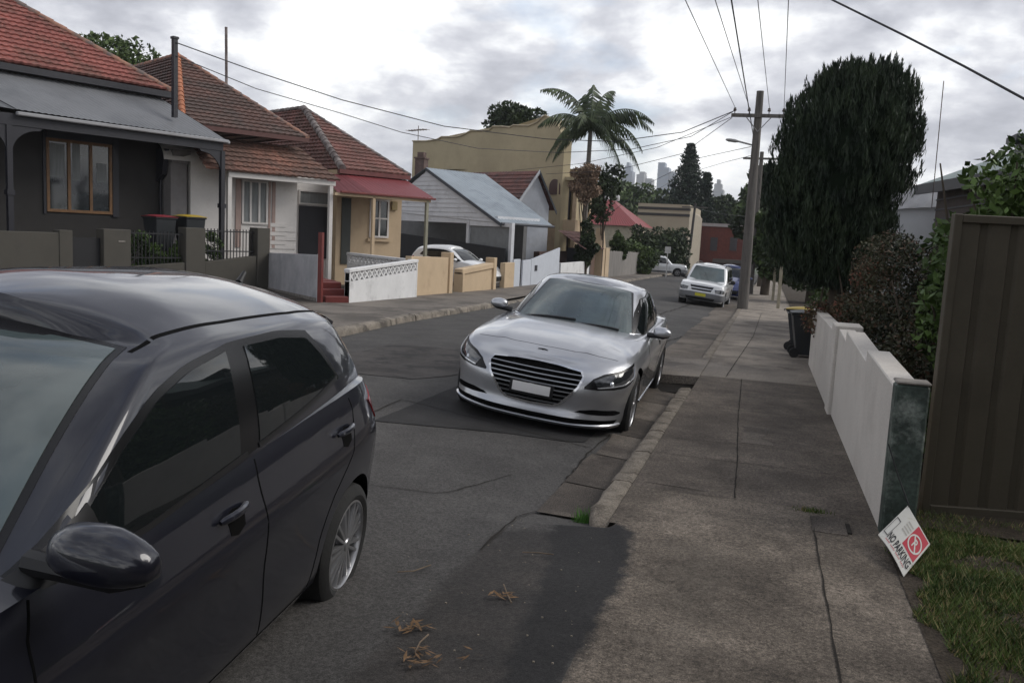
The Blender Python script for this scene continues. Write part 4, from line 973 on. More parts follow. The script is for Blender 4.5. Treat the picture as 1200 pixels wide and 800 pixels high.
mb = MB(); mb.tube([at(1041, 520, 5.48), at(1052, 556, 5.47), at(1066, 594, 5.44), Tp+Vector((.0, -.02, 0))], .004, 6); mb.build('wire', SGK, sg_)

# wheelie bin on the footpath beyond the white wall
def wheelie_bin(name, base, rz, body, lidm, label, sc_=1, group=None):
    r = empty(name, base, label, 'bin', group, rz); bpy.context.view_layer.update()
    mb = MBL(); W0, W1, D0, D1, Hh = .24, .29, .23, .33, .93
    mb.hexa([(-W0, -D0, .06), (W0, -D0, .06), (W0, D0*.8, .06), (-W0, D0*.8, .06), (-W1, -D1, Hh), (W1, -D1, Hh), (W1, D1, Hh), (-W1, D1, Hh)]); mb.box(-W1-.02, W1+.02, -D1-.02, D1+.02, Hh-.05, Hh)
    mb.build('tub', body, r, bevel=.015)
    mb = MBL(); mb.grid([[(x, y, Hh+.012+.05*(1-(y/.38)**2)*(1-(x/.34)**4)) for x in np.linspace(-.32, .32, 7)] for y in np.linspace(-.37, .36, 9)]); mb.box(-.32, .32, -.37, .36, Hh+.002, Hh+.012); mb.build('lid', lidm, r, smooth=40)
    for sx in (-1, 1):
        mb = MBL(); mb.lathe([(.001, 0), (.1, 0), (.1, .05), (.001, .05)], 18, (sx*.27-.025, .24, .10), 'X'); mb.build('wheel', RUBB, r)
    mb = MBL(); mb.tube([(-.22, .40, Hh-.02), (.22, .40, Hh-.02)], .016, 8); mb.build('handle', body, r)
    r.scale = (sc_, sc_, sc_)
    return r
RUBB = mat('bin_rubber', (.015, .015, .015), rough=.8); BING = mat('bin_dark', (.020, .023, .026), rough=.5, var=.1); BINY = mat('bin_lid_yellow', (.42, .29, .02), rough=.5); BINR = mat('bin_lid_red', (.20, .02, .03), rough=.5)
BINM = mat('bin_grey', (.085, .10, .12), rough=.5, var=.15)
b1 = wheelie_bin('wheelie_bin', (.76, 16.3, gz(16.3)), rad(93), BING, BING, 'dark wheelie bin on the footpath at the far end of the white wall', .86)
mb = MBL(); mb.box(-.292, .292, -.345, -.318, .50, .90); mb.build('grey_panel', BINM, b1)
b2 = wheelie_bin('wheelie_bin', (.74, 17.6, gz(17.6)), rad(80), BING, BINY, 'dark wheelie bin with yellow lid half hidden behind the nearer bin', .86)
# grass
def blades(name, n, fn, m, hmin, hmax, wd, lean=.35, kind='stuff', label=None, cat=None, group=None, parent=None):
    V = np.zeros((n*3, 3)); i = 0
    for k in range(n):
        x, y, z, hs = fn(); h = random.uniform(hmin, hmax)*hs; a = random.uniform(0, 6.283); l = random.uniform(-lean, lean)*h; l2 = random.uniform(-lean, lean)*h
        dx, dy = math.cos(a)*wd/2, math.sin(a)*wd/2
        V[i] = (x-dx, y-dy, z); V[i+1] = (x+dx, y+dy, z); V[i+2] = (x+l, y+l2, z+h); i += 3
    me = bpy.data.meshes.new(name); me.vertices.add(n*3); me.vertices.foreach_set('co', V.ravel()); me.loops.add(n*3); me.loops.foreach_set('vertex_index', np.arange(n*3))
    me.polygons.add(n); me.polygons.foreach_set('loop_start', np.arange(0, n*3, 3)); me.update(calc_edges=True); me.materials.append(m)
    o = bpy.data.objects.new(name, me); COL.objects.link(o); tag(o, label, cat, group, kind)
    if parent: o.parent = parent
    return o
GRASS = leafmat('grass', (.034, .060, .012), (.085, .120, .028), (.16, .13, .06), scale=4)
from mathutils import noise as mnoise
def gfn():
    while True:
        y = random.uniform(2.9, 6.12); x = random.uniform(.72, 3.4)
        if x < .86+.05*math.sin(y*7)+.03*math.sin(y*19): continue
        d = mnoise.noise(Vector((x*2.2, y*2.2, 3)))
        if d < -.28 and random.random() < .8: continue
        if y > 5.75 and random.random() < .6: continue
        return x, y, gz(y)+.004, 1+.6*d
blades('grass', 85000, gfn, GRASS, (.018), .05, .007, lean=.9, label='patchy short green grass in front of the khaki fence', cat='grass')
def wfn():
    x = random.gauss(KX0-.035, .035); y = random.gauss(5.30, .05); return x, y, gz(y)-.17, 1
wd_ = blades('weed', 260, wfn, leafmat('weed_leaf', (.04, .11, .02), (.07, .17, .03)), .06, .15, .010, lean=.5, kind=None); tag(wd_, 'tuft of bright green weed growing in the gutter at the broken kerb end', 'weed')
def wfn():
    x = random.gauss(.40, .05); y = random.gauss(5.85, .02); return x, y, gz(y), 1
wd_ = blades('weed', 160, wfn, GRASS, .015, .04, .006, lean=.5); tag(wd_, 'small tuft of green growing in the footpath joint', 'weed')
def wfn():
    y = random.uniform(4.2, 5.6); x = .84+random.gauss(0, .03); return x, y, gz(y), 1
mb = MB(); mb.box(.395, .60, 5.40, 5.72, gz(5.5)+.001, gz(5.5)+.006); o = mb.build('meter_cover', CONC_D); tag(o, 'small square concrete service cover let into the footpath', 'cover')
mb = MB(); mb.box(.60, .625, 5.44, 5.62, gz(5.5)+.001, gz(5.5)+.012); o = mb.build('cover_slot', CRACK, tag(o)); 
# ------------------------------------------------------------------ building helpers
def roof_plane(mb, A, B, C, D, course=.33, pitch=.24, amp=.012, step=.03, mi=0, colstep=.06):
    """A,B eave ends; C,D top ends (B->C, A->D). Stepped, rippled tile courses or (course=0) corrugated sheet."""
    A, B, C, D = map(Vector, (A, B, C, D)); E = (B-A).normalized(); nrm = (B-A).cross(D-A)
    if nrm.length < 1e-6: nrm = (B-A).cross(C-A)
    nrm.normalize()
    if nrm.z < 0: nrm = -nrm
    H = max((D-A).length, (C-B).length); nr = max(1, round(H/course)) if course else 1
    for r in range(nr):
        v0, v1 = r/nr, (r+1)/nr
        l0, r0, l1, r1 = A.lerp(D, v0), B.lerp(C, v0), A.lerp(D, v1), B.lerp(C, v1)
        W_ = max((r0-l0).length, (r1-l1).length); nc = max(2, int(W_/colstep))
        rows = []
        for (l, rr, lift) in ((l0, r0, step), (l1, r1, 0)):
            row = []
            for k in range(nc+1):
                p = l.lerp(rr, k/nc); s_ = (p-A).dot(E)
                row.append(p+nrm*(lift+amp*math.sin(2*math.pi*s_/pitch)+amp))
            rows.append(row)
        if course: rows.insert(0, [p-nrm*(step+.012) for p in rows[0]])
        mb.grid(rows, mi)
def caps(name, A, B, m, parent, r=.10, L=.38):
    A, B = Vector(A), Vector(B); d = (B-A); n = max(1, int(d.length/L)); t = d.normalized(); side = t.cross(Vector((0, 0, 1))).normalized(); up = side.cross(t)
    mb = MB()
    for k in range(n):
        a = A+d*(k/n); b = A+d*((k+1.12)/n); g = []
        for p, rr in ((a, r*1.12), (b, r*.86)): g.append([p+side*(rr*math.cos(q))+up*(rr*math.sin(q)+.01) for q in np.linspace(-.4, math.pi+.4, 8)])
        mb.grid(g); mb.add(g[0], [tuple(range(8))])
    return mb.build(name, m, parent, smooth=40)
TILE_R = mat('tile_red', (.235, .078, .064), rough=.8, var=.25, scale=1.6, fine=.3, fscale=14, alt=(.14, .065, .05), altmix=(.48, .66), altscale=1.1, bump=.3, bscale=30)
TILE_B = mat('tile_brown', (.115, .062, .050), rough=.85, var=.25, scale=1.6, fine=.3, fscale=14, alt=(.080, .056, .048), altmix=(.42, .6), altscale=.9, bump=.3, bscale=30)
TILE_O = mat('tile_orange', (.19, .090, .064), rough=.85, var=.3, scale=1.5, fine=.35, fscale=12, alt=(.10, .058, .045), altmix=(.36, .56), altscale=1.0, bump=.3, bscale=30)
CAPM = mat('ridge_cap', (.32, .17, .12), rough=.9, var=.3, scale=4, alt=(.16, .13, .12), altmix=(.45, .6), altscale=3)
CAPG = mat('ridge_cap_grey', (.22, .19, .18), rough=.9, var=.35, scale=4, alt=(.10, .08, .075), altmix=(.45, .6), altscale=3)
CHAR = mat('charcoal_render', (.023, .021, .020), rough=.8, var=.12, scale=2, fine=.06, bump=.15)
CHARF = mat('charcoal_fence', (.062, .057, .047), rough=.8, var=.12, scale=1.5, fine=.06, bump=.15, alt=(.048, .044, .038), altmix=(.5, .7))
DKT = mat('dark_timber', (.012, .012, .018), rough=.5, var=.1)
GUT = mat('zinc_sheet', (.165, .170, .180), rough=.5, var=.08, scale=1, metal=.2, alt=(.125, .13, .14), altmix=(.5, .7), altscale=.8)
GUTL = mat('gutter_light', (.26, .26, .27), rough=.5, var=.1)
WOODW = mat('window_timber', (.16, .080, .030), rough=.5, var=.2, scale=8)
WGL = mat('window_glass', (.018, .022, .024), rough=.05, var=.5, scale=2.2, spec=.8)
CURT = mat('curtain', (.20, .21, .21), rough=.9, var=.2, scale=4, aniso=(6, 6, .4))
GREYR = mat('grey_render', (.19, .18, .18), rough=.85, var=.12, scale=2, alt=(.15, .14, .13), altmix=(.5, .7))
WHR = mat('house_white', (.60, .575, .55), rough=.8, var=.07, scale=1.5, fine=.05, alt=(.48, .45, .42), altmix=(.52, .75))
PINK = mat('house_pink_trim', (.34, .25, .22), rough=.8, var=.1)
CREAM = mat('cream_render', (.47, .36, .24), rough=.85, var=.08, scale=1.2, fine=.05, alt=(.40, .30, .20), altmix=(.5, .75))
CREAMW = mat('cream_wall', (.50, .38, .25), rough=.85, var=.08, scale=1.2, fine=.05, alt=(.36, .26, .17), altmix=(.56, .8), altscale=1.3)
REDP = mat('oxide_red_paint', (.14, .026, .022), rough=.5, var=.2, scale=3)
REDR = mat('awning_red', (.165, .030, .034), rough=.5, var=.12, scale=1.5, alt=(.15, .03, .035), altmix=(.5, .7))
REDRD = mat('awning_red_shaded', (.12, .022, .026), rough=.6, var=.15, scale=1.5)  # darker copy of the awning red: shade of the turned-away side put into colour
BRKW = mat('white_block', (.66, .66, .66), rough=.85, var=.07, scale=2, bump=.2, alt=(.38, .38, .38), altmix=(.52, .75), altscale=1.5)
PANL = mat('grey_white_sheet', (.48, .475, .49), rough=.8, var=.1, scale=1.5, alt=(.36, .36, .38), altmix=(.46, .62), altscale=1.2)
IRON = mat('iron_black', (.010, .010, .012), rough=.5, var=0)

def win(F, s0, s1, z0, z1, n, parent, frame=WHR, mull=1, rail=0, glass=WGL, fw=.05, proud=.05, name='window'):
    """framed window let into a facade: frame bars, mullions, pane behind"""
    mb = MB()
    mb.fbox(F, s0, s1, n-.03, n+proud, z0, z0+fw); mb.fbox(F, s0, s1, n-.03, n+proud, z1-fw, z1)
    mb.fbox(F, s0, s0+fw, n-.03, n+proud-.003, z0+fw, z1-fw); mb.fbox(F, s1-fw, s1, n-.03, n+proud-.003, z0+fw, z1-fw)
    for k in range(mull):
        c = lerp(s0, s1, (k+1)/(mull+1)); mb.fbox(F, c-fw*.5, c+fw*.5, n-.03, n+proud-.006, z0+fw, z1-fw)
    for k in range(rail):
        c = lerp(z0, z1, (k+1)/(rail+1)); mb.fbox(F, s0+fw, s1-fw, n-.03, n+proud-.009, c-fw*.35, c+fw*.35)
    f = mb.build(name, frame, parent); mb = MB(); mb.fbox(F, s0+.01, s1-.01, n-.06, n+.012, z0+.01, z1-.01); mb.build('pane', glass, f); return f
def box_part(name, F, dims, m, parent, bevel=0):
    mb = MB(); mb.fbox(F, *dims); return mb.build(name, m, parent, bevel=bevel)
def root(name, F, s, n, z, label, cat, group=None):
    r = empty(name, F.w(s, n, z), label, cat, group); bpy.context.view_layer.update(); return r
def hip_apex(F, sc_, nc, px, py, k=1):
    """depth d where the pixel meets the vertical 45 degree line of a hip corner"""
    best = None
    for i in range(10, 900):
        d = i/100; s_, z_ = F.sz(px, py, nc-d); e = abs(s_-(sc_-k*d))
        if best is None or e < best[0]: best = (e, d, s_, z_)
    return best[1:]

# ------------------------------------------------------------------ dark rendered house at the left
D = Facade((-13.5, 21.2), 20); gD = -.45
hD = root('terrace_house', D, -5, -3, gD, 'dark charcoal rendered terrace house with red tiled hip roof and grey veranda roof', 'house')
mb = MB(); mb.fbox(D, -14, -1.53, -14, -2.9, gD-.4, 5.02); wallD = mb.build('wall', CHAR, hD)
win(D, -4.72, -3.0, 1.56, 3.42, -2.9, hD, WOODW, 2, 0, fw=.075, name='window')
mb = MB(); mb.fbox(D, -4.80, -4.73, -2.9, -2.86, 1.5, 3.6); mb.fbox(D, -2.99, -2.82, -2.9, -2.84, 1.5, 3.6); mb.fbox(D, -4.73, -2.99, -2.9, -2.85, 3.43, 3.62); mb.build('window_surround', DKT, hD)
mb = MB(); mb.fbox(D, -4.6, -4.2, -2.885, -2.883, 2.5, 3.1); 
for (a, b, z0, z1) in ((-4.62, -4.25, 2.45, 3.3), (-4.05, -3.85, 2.40, 3.35), (-3.42, -3.15, 2.4, 2.9)):
    mb2 = MB(); mb2.fbox(D, a, b, -2.888, -2.884, z0, z1); mb2.build('blind', CURT, hD)
# veranda roof
A_ = D.w(-6.12, -1.2, 3.83); B_ = D.w(-.60, -1.2, 3.79); C_ = D.w(-1.5, -2.9, 4.84); E_ = D.w(-7.4, -2.9, 4.86)
mb = MB(); roof_plane(mb, A_, B_, C_, E_, course=0, pitch=.15, amp=.010, step=0, colstep=.035)
roof_plane(mb, D.w(-.60, -3.4, 3.79), B_, C_, D.w(-1.45, -3.4, 4.84), course=0, pitch=.15, amp=.010, step=0, colstep=.04)
roof_plane(mb, D.w(-7.9, -2.6, 4.1), A_, E_, D.w(-8.3, -2.9, 4.86), course=0, pitch=.15, amp=.010, step=0, colstep=.04); mb.build('veranda_roof', GUT, hD, smooth=60, fix=False)
mb = MB(); mb.fbox(D, -6.15, -.55, -1.22, -1.10, 3.70, 3.79); mb.fbox(D, -.62, -.52, -3.4, -1.10, 3.68, 3.765); mb.build('gutter', GUTL, hD, bevel=.02)
mb = MB(); mb.fbox(D, -9.3, -.66, -1.34, -1.24, 3.48, 3.74); mb.fbox(D, -.74, -.64, -2.9, -1.345, 3.48, 3.74); mb.build('veranda_beam', DKT, hD)
for s_ in (-6.28, -.66):
    mb = MB(); mb.fbox(D, s_-.06, s_+.06, -1.35, -1.23, gD-.2, 3.478); mb.fbox(D, s_-.085, s_+.085, -1.375, -1.205, 1.9, 2.02); pz = mb.build('post', DKT, hD)
    for sg in (-1, 1):
        if s_ > -1 and sg > 0: continue
        mb = MB(); pts = [D.w(s_+sg*.06, -1.26, 2.95), D.w(s_+sg*.06, -1.26, 3.478), D.w(s_+sg*.75, -1.26, 3.478)]+[D.w(s_+sg*(.06+.69*(1-math.cos(q))), -1.26, 2.95+.50*math.sin(q)) for q in np.linspace(math.pi/2, 0, 8)][:-1]
        # concave quarter bracket
        arc = [D.w(s_+sg*(.06+.62*(1-math.cos(q))), -1.26, 2.85+.56*math.sin(q)) for q in np.linspace(0, math.pi/2, 9)]
        mb.prism([D.w(s_+sg*.06, -1.26, 3.478)]+arc+[D.w(s_+sg*.75, -1.26, 3.478)], -D.N*.04); mb.build('bracket', DKT, pz)
# corbelled party wall
mb = MB(); mb.fbox(D, -1.52, -1.02, -3.1, -2.45, gD-.3, 3.1); mb.fbox(D, -1.52, -1.0, -3.1, -2.38, 3.1, 3.28); mb.fbox(D, -1.52, -.98, -3.1, -2.31, 3.28, 3.46); mb.build('party_wall', GREYR, hD)
mb = MB(); mb.prism([D.w(-1.70, -2.89, z_) for z_ in (3.46, 2.55)]+[D.w(-1.70, -2.60, 2.75), D.w(-1.70, -2.45, 3.46)], D.D*.14); mb.build('corbel', DKT, hD)
mb = MB(); mb.tube([D.w(-1.6, -2.82, gD), D.w(-1.6, -2.82, 3.5)], .035, 8); mb.build('downpipe', DKT, hD)
# tiled roof
mb = MB(); mb.fbox(D, -14.2, -1.35, -3.05, -2.70, 4.90, 5.06); mb.build('eaves_gutter', DKT, hD)
RT = 2.75; zr = 5.10+RT*.72*1.5; dd = RT*1.5
P1 = D.w(-1.38, -2.72, 5.10); P2 = D.w(-1.38-dd, -2.72-dd, zr)
mb = MB(); roof_plane(mb, D.w(-14, -2.72, 5.10), P1, P2, D.w(-14, -2.72-dd, zr), course=.31, pitch=.20, amp=.012, step=.045, colstep=.05)
roof_plane(mb, P1, D.w(-1.38, -14, 5.10), D.w(-1.38-dd, -14, zr), P2, course=.31, pitch=.20, amp=.012, step=.045, colstep=.12); mb.build('roof', TILE_R, hD, smooth=35, fix=False)
caps('ridge_capping', P1, P2, CAPM, hD, r=.085)
mb = MB(); q0 = D.w(-1.75, -1.5, 4.1); mb.fbox(D, -1.94, -1.82, -1.74, -1.62, 4.25, 6.30); mb.fbox(D, -1.96, -1.80, -1.76, -1.60, 6.30, 6.36); p_ = mb.build('mast', DKT, hD)
MAST = D.w(-1.88, -1.6, 6.2)
# front fence
fD = root('masonry_fence', D, -3, 0, gz(18)+.1, 'low olive grey masonry fence with square pillars and black railings before the charcoal house', 'fence')
gb = lambda s_: gz(D.w(s_, 0, 0).y)+LZ-.25
mb = MB(); mb.fbox(D, -13, -5.52, -.22, 0, gb(-8), 1.10); mb.fbox(D, -5.80, -5.50, -.30, .02, gb(-5), 1.16); mb.build('wall', CHARF, fD, bevel=.01)
for (a, b, zt_) in ((-4.78, -4.10, 1.22), (-2.62, -2.05, 1.33), (-.42, .0, 1.40)):
    mb = MB(); mb.fbox(D, a, b, -.34, .03, gb(a), zt_); mb.build('pillar', CHARF, fD, bevel=.012)
mb = MB(); mb.fbox(D, -4.42, -4.25, .025, .045, .92, .955); mb.build('letter_slot', CAPST, fD)
mb = MB(); mb.fbox(D, -4.09, -2.63, -.22, 0, gb(-3), .33, z0b=gb(-3), z1b=.43); mb.fbox(D, -2.04, -.43, -.22, 0, gb(-1), .45, z0b=gb(-1), z1b=.62); mb.build('low_wall', CHARF, fD, bevel=.01)
for (a, b, z0, z1, zt_) in ((-4.09, -2.63, .33, .43, 1.16), (-2.04, -.43, .45, .62, 1.28)):
    mb = MB(); mb.fbox(D, a, b, -.13, -.10, zt_-.03, zt_); mb.fbox(D, a, b, -.13, -.10, z1+.10, z1+.13)
    n = int((b-a)/.10)
    for k in range(n):
        s_ = a+.05+k*.10; mb.fbox(D, s_-.009, s_+.009, -.125, -.105, lerp(z0, z1, k/n), zt_+.05)
    mb.build('railing', IRON, fD)
mb = MB(); mb.fbox(D, -5.49, -4.80, -.15, -.11, .2, 1.0); mb.build('gate', IRON, fD)

# ------------------------------------------------------------------ white cottage with orange and brown tiles
H2 = Facade((-11.7, 21.18), 30, 1.17, -.272); g2 = -.35
h2 = root('cottage', H2, 0, -3.5, g2, 'white cottage with brown and orange tiled roofs and a dark front door', 'house')
mb = MB(); mb.fbox(H2, -1.9, 1.0, -9, -3.2, g2-.3, 3.05); mb.fbox(H2, 1.002, 2.75, -9, -4.2, g2-.3, 3.1); mb.build('wall', WHR, h2)
mb = MB(); mb.fbox(H2, .16, .22, -3.2, -3.17, .9, 2.62); mb.fbox(H2, .27, .36, -3.2, -3.175, .9, 2.62); mb.fbox(H2, -.74, -.60, -3.2, -3.17, .9, 2.62); mb.build('pilaster', PINK, h2)
win(H2, -.58, .14, 1.5, 2.62, -3.2, h2, WHR, 2, 0, glass=CURT, fw=.05)
mb = MB()
for k in range(6): mb.fbox(H2, .18, .98-(k % 2)*.3, -3.2, -3.18+.006*(k % 2), .88+k*.115, .98+k*.115)
mb.build('brickwork', WHR, h2)
mb = MB(); mb.fbox(H2, 1.62, 2.56, -4.2, -4.14, .6, 2.08); mb.build('door', DKT, h2)
win(H2, 1.60, 2.60, 2.12, 2.52, -4.2, h2, WHR, 0, 0, glass=CURT, fw=.04, name='fanlight')
mb = MB(); mb.fbox(H2, -1.28, 1.72, -2.56, -2.44, 2.62, 2.74); mb.build('fascia', WHR, h2)
for s_ in (-1.24, 1.60):
    mb = MB(); mb.fbox(H2, s_-.05, s_+.05, -2.55, -2.45, g2-.3, 2.618); mb.build('post', WHR, h2)
# side annex with pale curved awning, seen through the veranda
mb = MB(); mb.fbox(H2, -2.6, -.98, -8, -3.7, g2-.3, 3.4); mb.build('side_wall', GREYR, h2)
mb = MB(); mb.fbox(H2, -1.74, -1.36, -3.7, -3.66, .9, 2.6); mb.build('side_door', DKT, h2)
g = [[H2.w(s_, -3.62+.55*math.sin(q), 2.88+.46*math.cos(q)) for q in np.linspace(0, 1.45, 9)] for s_ in (-2.6, -.95)]
mb = MB(); mb.grid(g); mb.build('side_awning', WHR, h2, smooth=60)
# porch roof: orange tiles
mb = MB(); roof_plane(mb, H2.w(-1.9, -2.36, 2.76), H2.w(1.80, -2.36, 2.76), H2.w(1.22, -3.6, 3.62), H2.w(-1.9, -3.6, 3.62), course=.27, pitch=.22, amp=.012, step=.045, colstep=.05); mb.build('porch_roof', TILE_O, h2, smooth=35, fix=False)
# main roof
cR = H2.sz(360, 173, -3.1); cL = H2.sz(214, 131, -3.1); mid_ = (cR[0]+cL[0])/2
best = min(((abs(H2.sz(208, 65, -3.1-d/50)[0]-mid_), d/50) for d in range(50, 500)), key=lambda q: q[0]); dpt = best[1]; zap = H2.sz(208, 65, -3.1-dpt)[1]
ez = (cR[1]+cL[1])/2; AP = H2.w(mid_, -3.1-dpt, zap)
print('H2 apex', cR, cL, mid_, dpt, zap)
mb = MB(); roof_plane(mb, H2.w(cL[0], -3.1, ez), H2.w(cR[0], -3.1, ez), AP, AP, course=.30, pitch=.22, amp=.012, step=.045, colstep=.06)
mb.build('roof', TILE_B, h2, smooth=35, fix=False)
mb = MB(); BK = H2.w(mid_, -3.1-dpt-6, zap)
roof_plane(mb, H2.w(cL[0], -3.1-dpt-6, ez), H2.w(cL[0], -3.1, ez), AP, BK, course=.30, pitch=.22, amp=.012, step=.045, colstep=.08)
roof_plane(mb, H2.w(cR[0], -3.1, ez), H2.w(cR[0], -3.1-dpt-6, ez), BK, AP, course=.30, pitch=.22, amp=.012, step=.045, colstep=.2); mb.build('roof_side', TILE_B, h2, smooth=35, fix=False)
caps('hip_capping', H2.w(cL[0], -3.1, ez), AP, mat('cap_orange', (.38, .15, .08), rough=.9, var=.3, scale=5), h2, r=.10); caps('hip_capping', H2.w(cR[0], -3.1, ez), AP, CAPM, h2, r=.08); caps('ridge_capping', AP, BK, CAPM, h2, r=.08)
mb = MB(); mb.fbox(H2, cL[0]-.1, cR[0]+.02, -3.2, -3.02, ez-.12, ez-.01); mb.build('gutter', mat('gutter_maroon', (.09, .035, .03), rough=.6, var=.1), h2)
# black mast behind
mb = MB(); m0 = H2.w(*[(H2.sz(266, 112, -6)[0]), -6, H2.sz(266, 112, -6)[1]-1.0]); m1 = H2.w(H2.sz(265, 32, -6)[0], -6, H2.sz(265, 32, -6)[1]); mb.tube([m0, m1], .045, 8); mb.build('vent_pipe', CAPG, h2)
# front: sheet panel, red gate post and steps, patterned block wall
p0 = Vector((-13.48, 21.15, 0)); p1 = Vector((-10.15, 18.08, 0)); aP = math.degrees(math.atan2(p1.x-p0.x, p1.y-p0.y)); FPn = Facade(p0[:2], aP); LPn = (p1-p0).length
zA = FPn.sz(315, 296)[1]; zB = FPn.sz(376, 299)[1]
mb = MB(); mb.fbox(FPn, .0, LPn-.12, -.05, .0, gz(21)+LZ+.02, zA, z0b=gz(18)+LZ+.06, z1b=zB); pn = mb.build('yard_wall', PANL, bevel=.008); tag(pn, 'grey white sheet wall between the dark fence and the red gate post', 'wall')
mb = MB(); mb.fbox(FPn, .0, LPn-.10, -.06, .015, gz(21)+LZ-.05, gz(21)+LZ+.05, z0b=gz(18)+LZ, z1b=gz(18)+LZ+.085); mb.build('base', CAPST, pn)
mb = MB(); mb.fbox(FPn, LPn-.12, LPn-.04, -.07, .02, gz(18)+LZ-.1, zB+.02); mb.build('end_post', BRKW, pn)
gs = gz(18.2)+LZ
gr_ = empty('entry_steps', (-10.1, 18.3, gs), 'dark red painted steps and gate post beside the patterned white wall', 'steps'); bpy.context.view_layer.update()
Wn = Facade((-9.6, 18.56), 0)
mb = MB(); mb.box(-10.14, -10.04, 17.97, 18.07, gs-.1, 1.40); mb.build('post', REDP, gr_)
stp = Facade((-10.02, 18.12), 42)
for k in range(3):
    mb = MB(); mb.fbox(stp, .0, .62, -.30*(k+1), -.30*k+.03, gs-.1, gs+.15*(k+1)); mb.build('step', REDP, gr_, bevel=.02)
mb = MB(); mb.fbox(stp, .05, .60, -2.6, -.91, gs, gs+.46); mb.build('landing', REDP, gr_)
mb = MB(); mb.fbox(stp, -.05, .02, -2.4, -.9, gs, gs+1.05); mb.build('side_panel', REDP, gr_)
def lattice(mb, F, s0, s1, n0, n1, z0, z1, wdt=.26, mi=0, t=.035):
    n = max(1, round((s1-s0)/wdt)); w_ = (s1-s0)/n
    for k in range(n):
        a, b = s0+k*w_, s0+(k+1)*w_; c = (a+b)/2; zc = (z0+z1)/2
        mb.fbox(F, a, a+t*.7, n0, n1, z0, z1, mi)
        for (u0, v0, u1, v1) in ((a, z0, b, z1), (a, z1, b, z0)):
            d = Vector((u1-u0, v1-v0)).normalized(); q = Vector((-d.y, d.x))*t*.6
            e = .004 if v0 < v1 else 0
            mb.hexa([F.w(u0+q.x, n0+e, v0+q.y), F.w(u1+q.x, n0+e, v1+q.y), F.w(u1-q.x, n0+e, v1-q.y), F.w(u0-q.x, n0+e, v0-q.y), F.w(u0+q.x, n1-e, v0+q.y), F.w(u1+q.x, n1-e, v1+q.y), F.w(u1-q.x, n1-e, v1-q.y), F.w(u0-q.x, n1-e, v0-q.y)], mi)
def block_wall(F, s0, s1, zb0, zb1, zt0, zt1, band, thick, label, cat='wall'):
    """solid base, band of pierced blocks, coping; heights slope from s0 to s1 in level steps of pierced blocks"""
    mb = MB(); mb.fbox(F, s0, s1, -thick, 0, zb0, zt0-band-.09, z0b=zb1, z1b=zt1-band-.09); o = mb.build('patterned_wall', BRKW); tag(o, label, cat)
    mb = MB(); mb.fbox(F, s0-.03, s1+.03, -thick-.02, .02, zt0-.09, zt0, z0b=zt1-.09, z1b=zt1); mb.build('coping', BRKW, o, bevel=.012)
    n = max(1, round((s1-s0)/.27)); mb = MB()
    for k in range(n):
        a, b = lerp(s0, s1, k/n), lerp(s0, s1, (k+1)/n); z1 = lerp(zt0, zt1, (k+.5)/n)-.085; lattice(mb, F, a, b, -thick+.01, -.01, z1-band-.01, z1, wdt=b-a)
    mb.build('pierced_blocks', BRKW, o)
    for (a, b) in ((s0, s0+.07), (s1-.07, s1)):
        k = (a-s0)/(s1-s0); mb = MB(); mb.fbox(F, a, b, -thick-.005, .005, lerp(zb0, zb1, k), lerp(zt0, zt1, k)-.088); mb.build('end_pier', BRKW, o)
    return o
block_wall(Wn, -.02, 4.12, gs-.2, gz(22.7)+LZ-.2, .56, .73, .22, .12, 'white wall with a row of pierced patterned blocks along its top, facing the footpath')
q0 = Vector((-9.72, 22.62)); q1 = Vector((-13.2, 25.3)); Fs = Facade(q1[:], math.degrees(math.atan2(q0.x-q1.x, q0.y-q1.y)))
block_wall(Fs, 0, (q1-q0).length-.1, -.5, gz(22.7)+LZ-.2, .72, .72, .24, .12, 'white side wall of pierced patterned blocks running back from the street')
# ------------------------------------------------------------------ cream cottage with red awning
H3 = Facade((-11.22, 23.1), 30, 1.1, -.16); g3 = -.42
h3 = root('cottage', H3, 2.3, -4, g3, 'cream cottage with a red metal awning and grey capped tiled roof', 'house')
mb = MB(); mb.fbox(H3, 1.0, 3.43, -12, -3.5, g3-.3, 3.25); mb.build('wall', CREAM, h3)
mb = MB(); mb.fbox(H3, 1.18, 1.50, -3.5, -3.46, .4, 2.42); mb.build('door', mat('door_green', (.035, .04, .035), rough=.5, var=.1), h3)
win(H3, 2.2, 2.92, 1.25, 2.46, -3.5, h3, WHR, 1, 1, fw=.06)
mb = MB(); mb.fbox(H3, 2.12, 3.0, -3.5, -3.42, 1.13, 1.21); mb.build('window_sill', CREAM, h3)
mb = MB(); mb.fbox(H3, 3.02, 3.22, -3.5, -3.44, 2.15, 2.42); mb.build('meter_box', mat('ochre', (.24, .18, .08), rough=.7), h3)
for s_ in (1.33, 3.30):
    mb = MB(); mb.fbox(H3, s_-.045, s_+.045, -2.05, -1.96, g3-.2, 2.47); mb.build('post', CREAM if s_ < 2 else mat('post_grey_green', (.26, .25, .19), rough=.7), h3)
mb = MB(); mb.fbox(H3, .0, 3.42, -2.06, -1.96, 2.42, 2.50); mb.build('fascia', CREAM, h3)
a0, a1, a2, a3 = H3.w(1.27, -1.93, 2.53), H3.w(3.5, -1.93, 2.56), H3.w(3.57, -3.48, 3.13), H3.w(1.22, -3.48, 3.13)
mb = MB(); roof_plane(mb, a0, a1, a2, a3, course=0, pitch=.16, amp=.008, step=0, colstep=.04); aw = mb.build('awning', REDR, h3, smooth=60, fix=False)
mb = MB(); roof_plane(mb, H3.w(.15, -2.1, 2.50), a0, a3, H3.w(.5, -3.48, 3.05), course=0, pitch=.16, amp=.008, step=0, colstep=.04); mb.build('awning_side', REDRD, h3, smooth=60, fix=False)
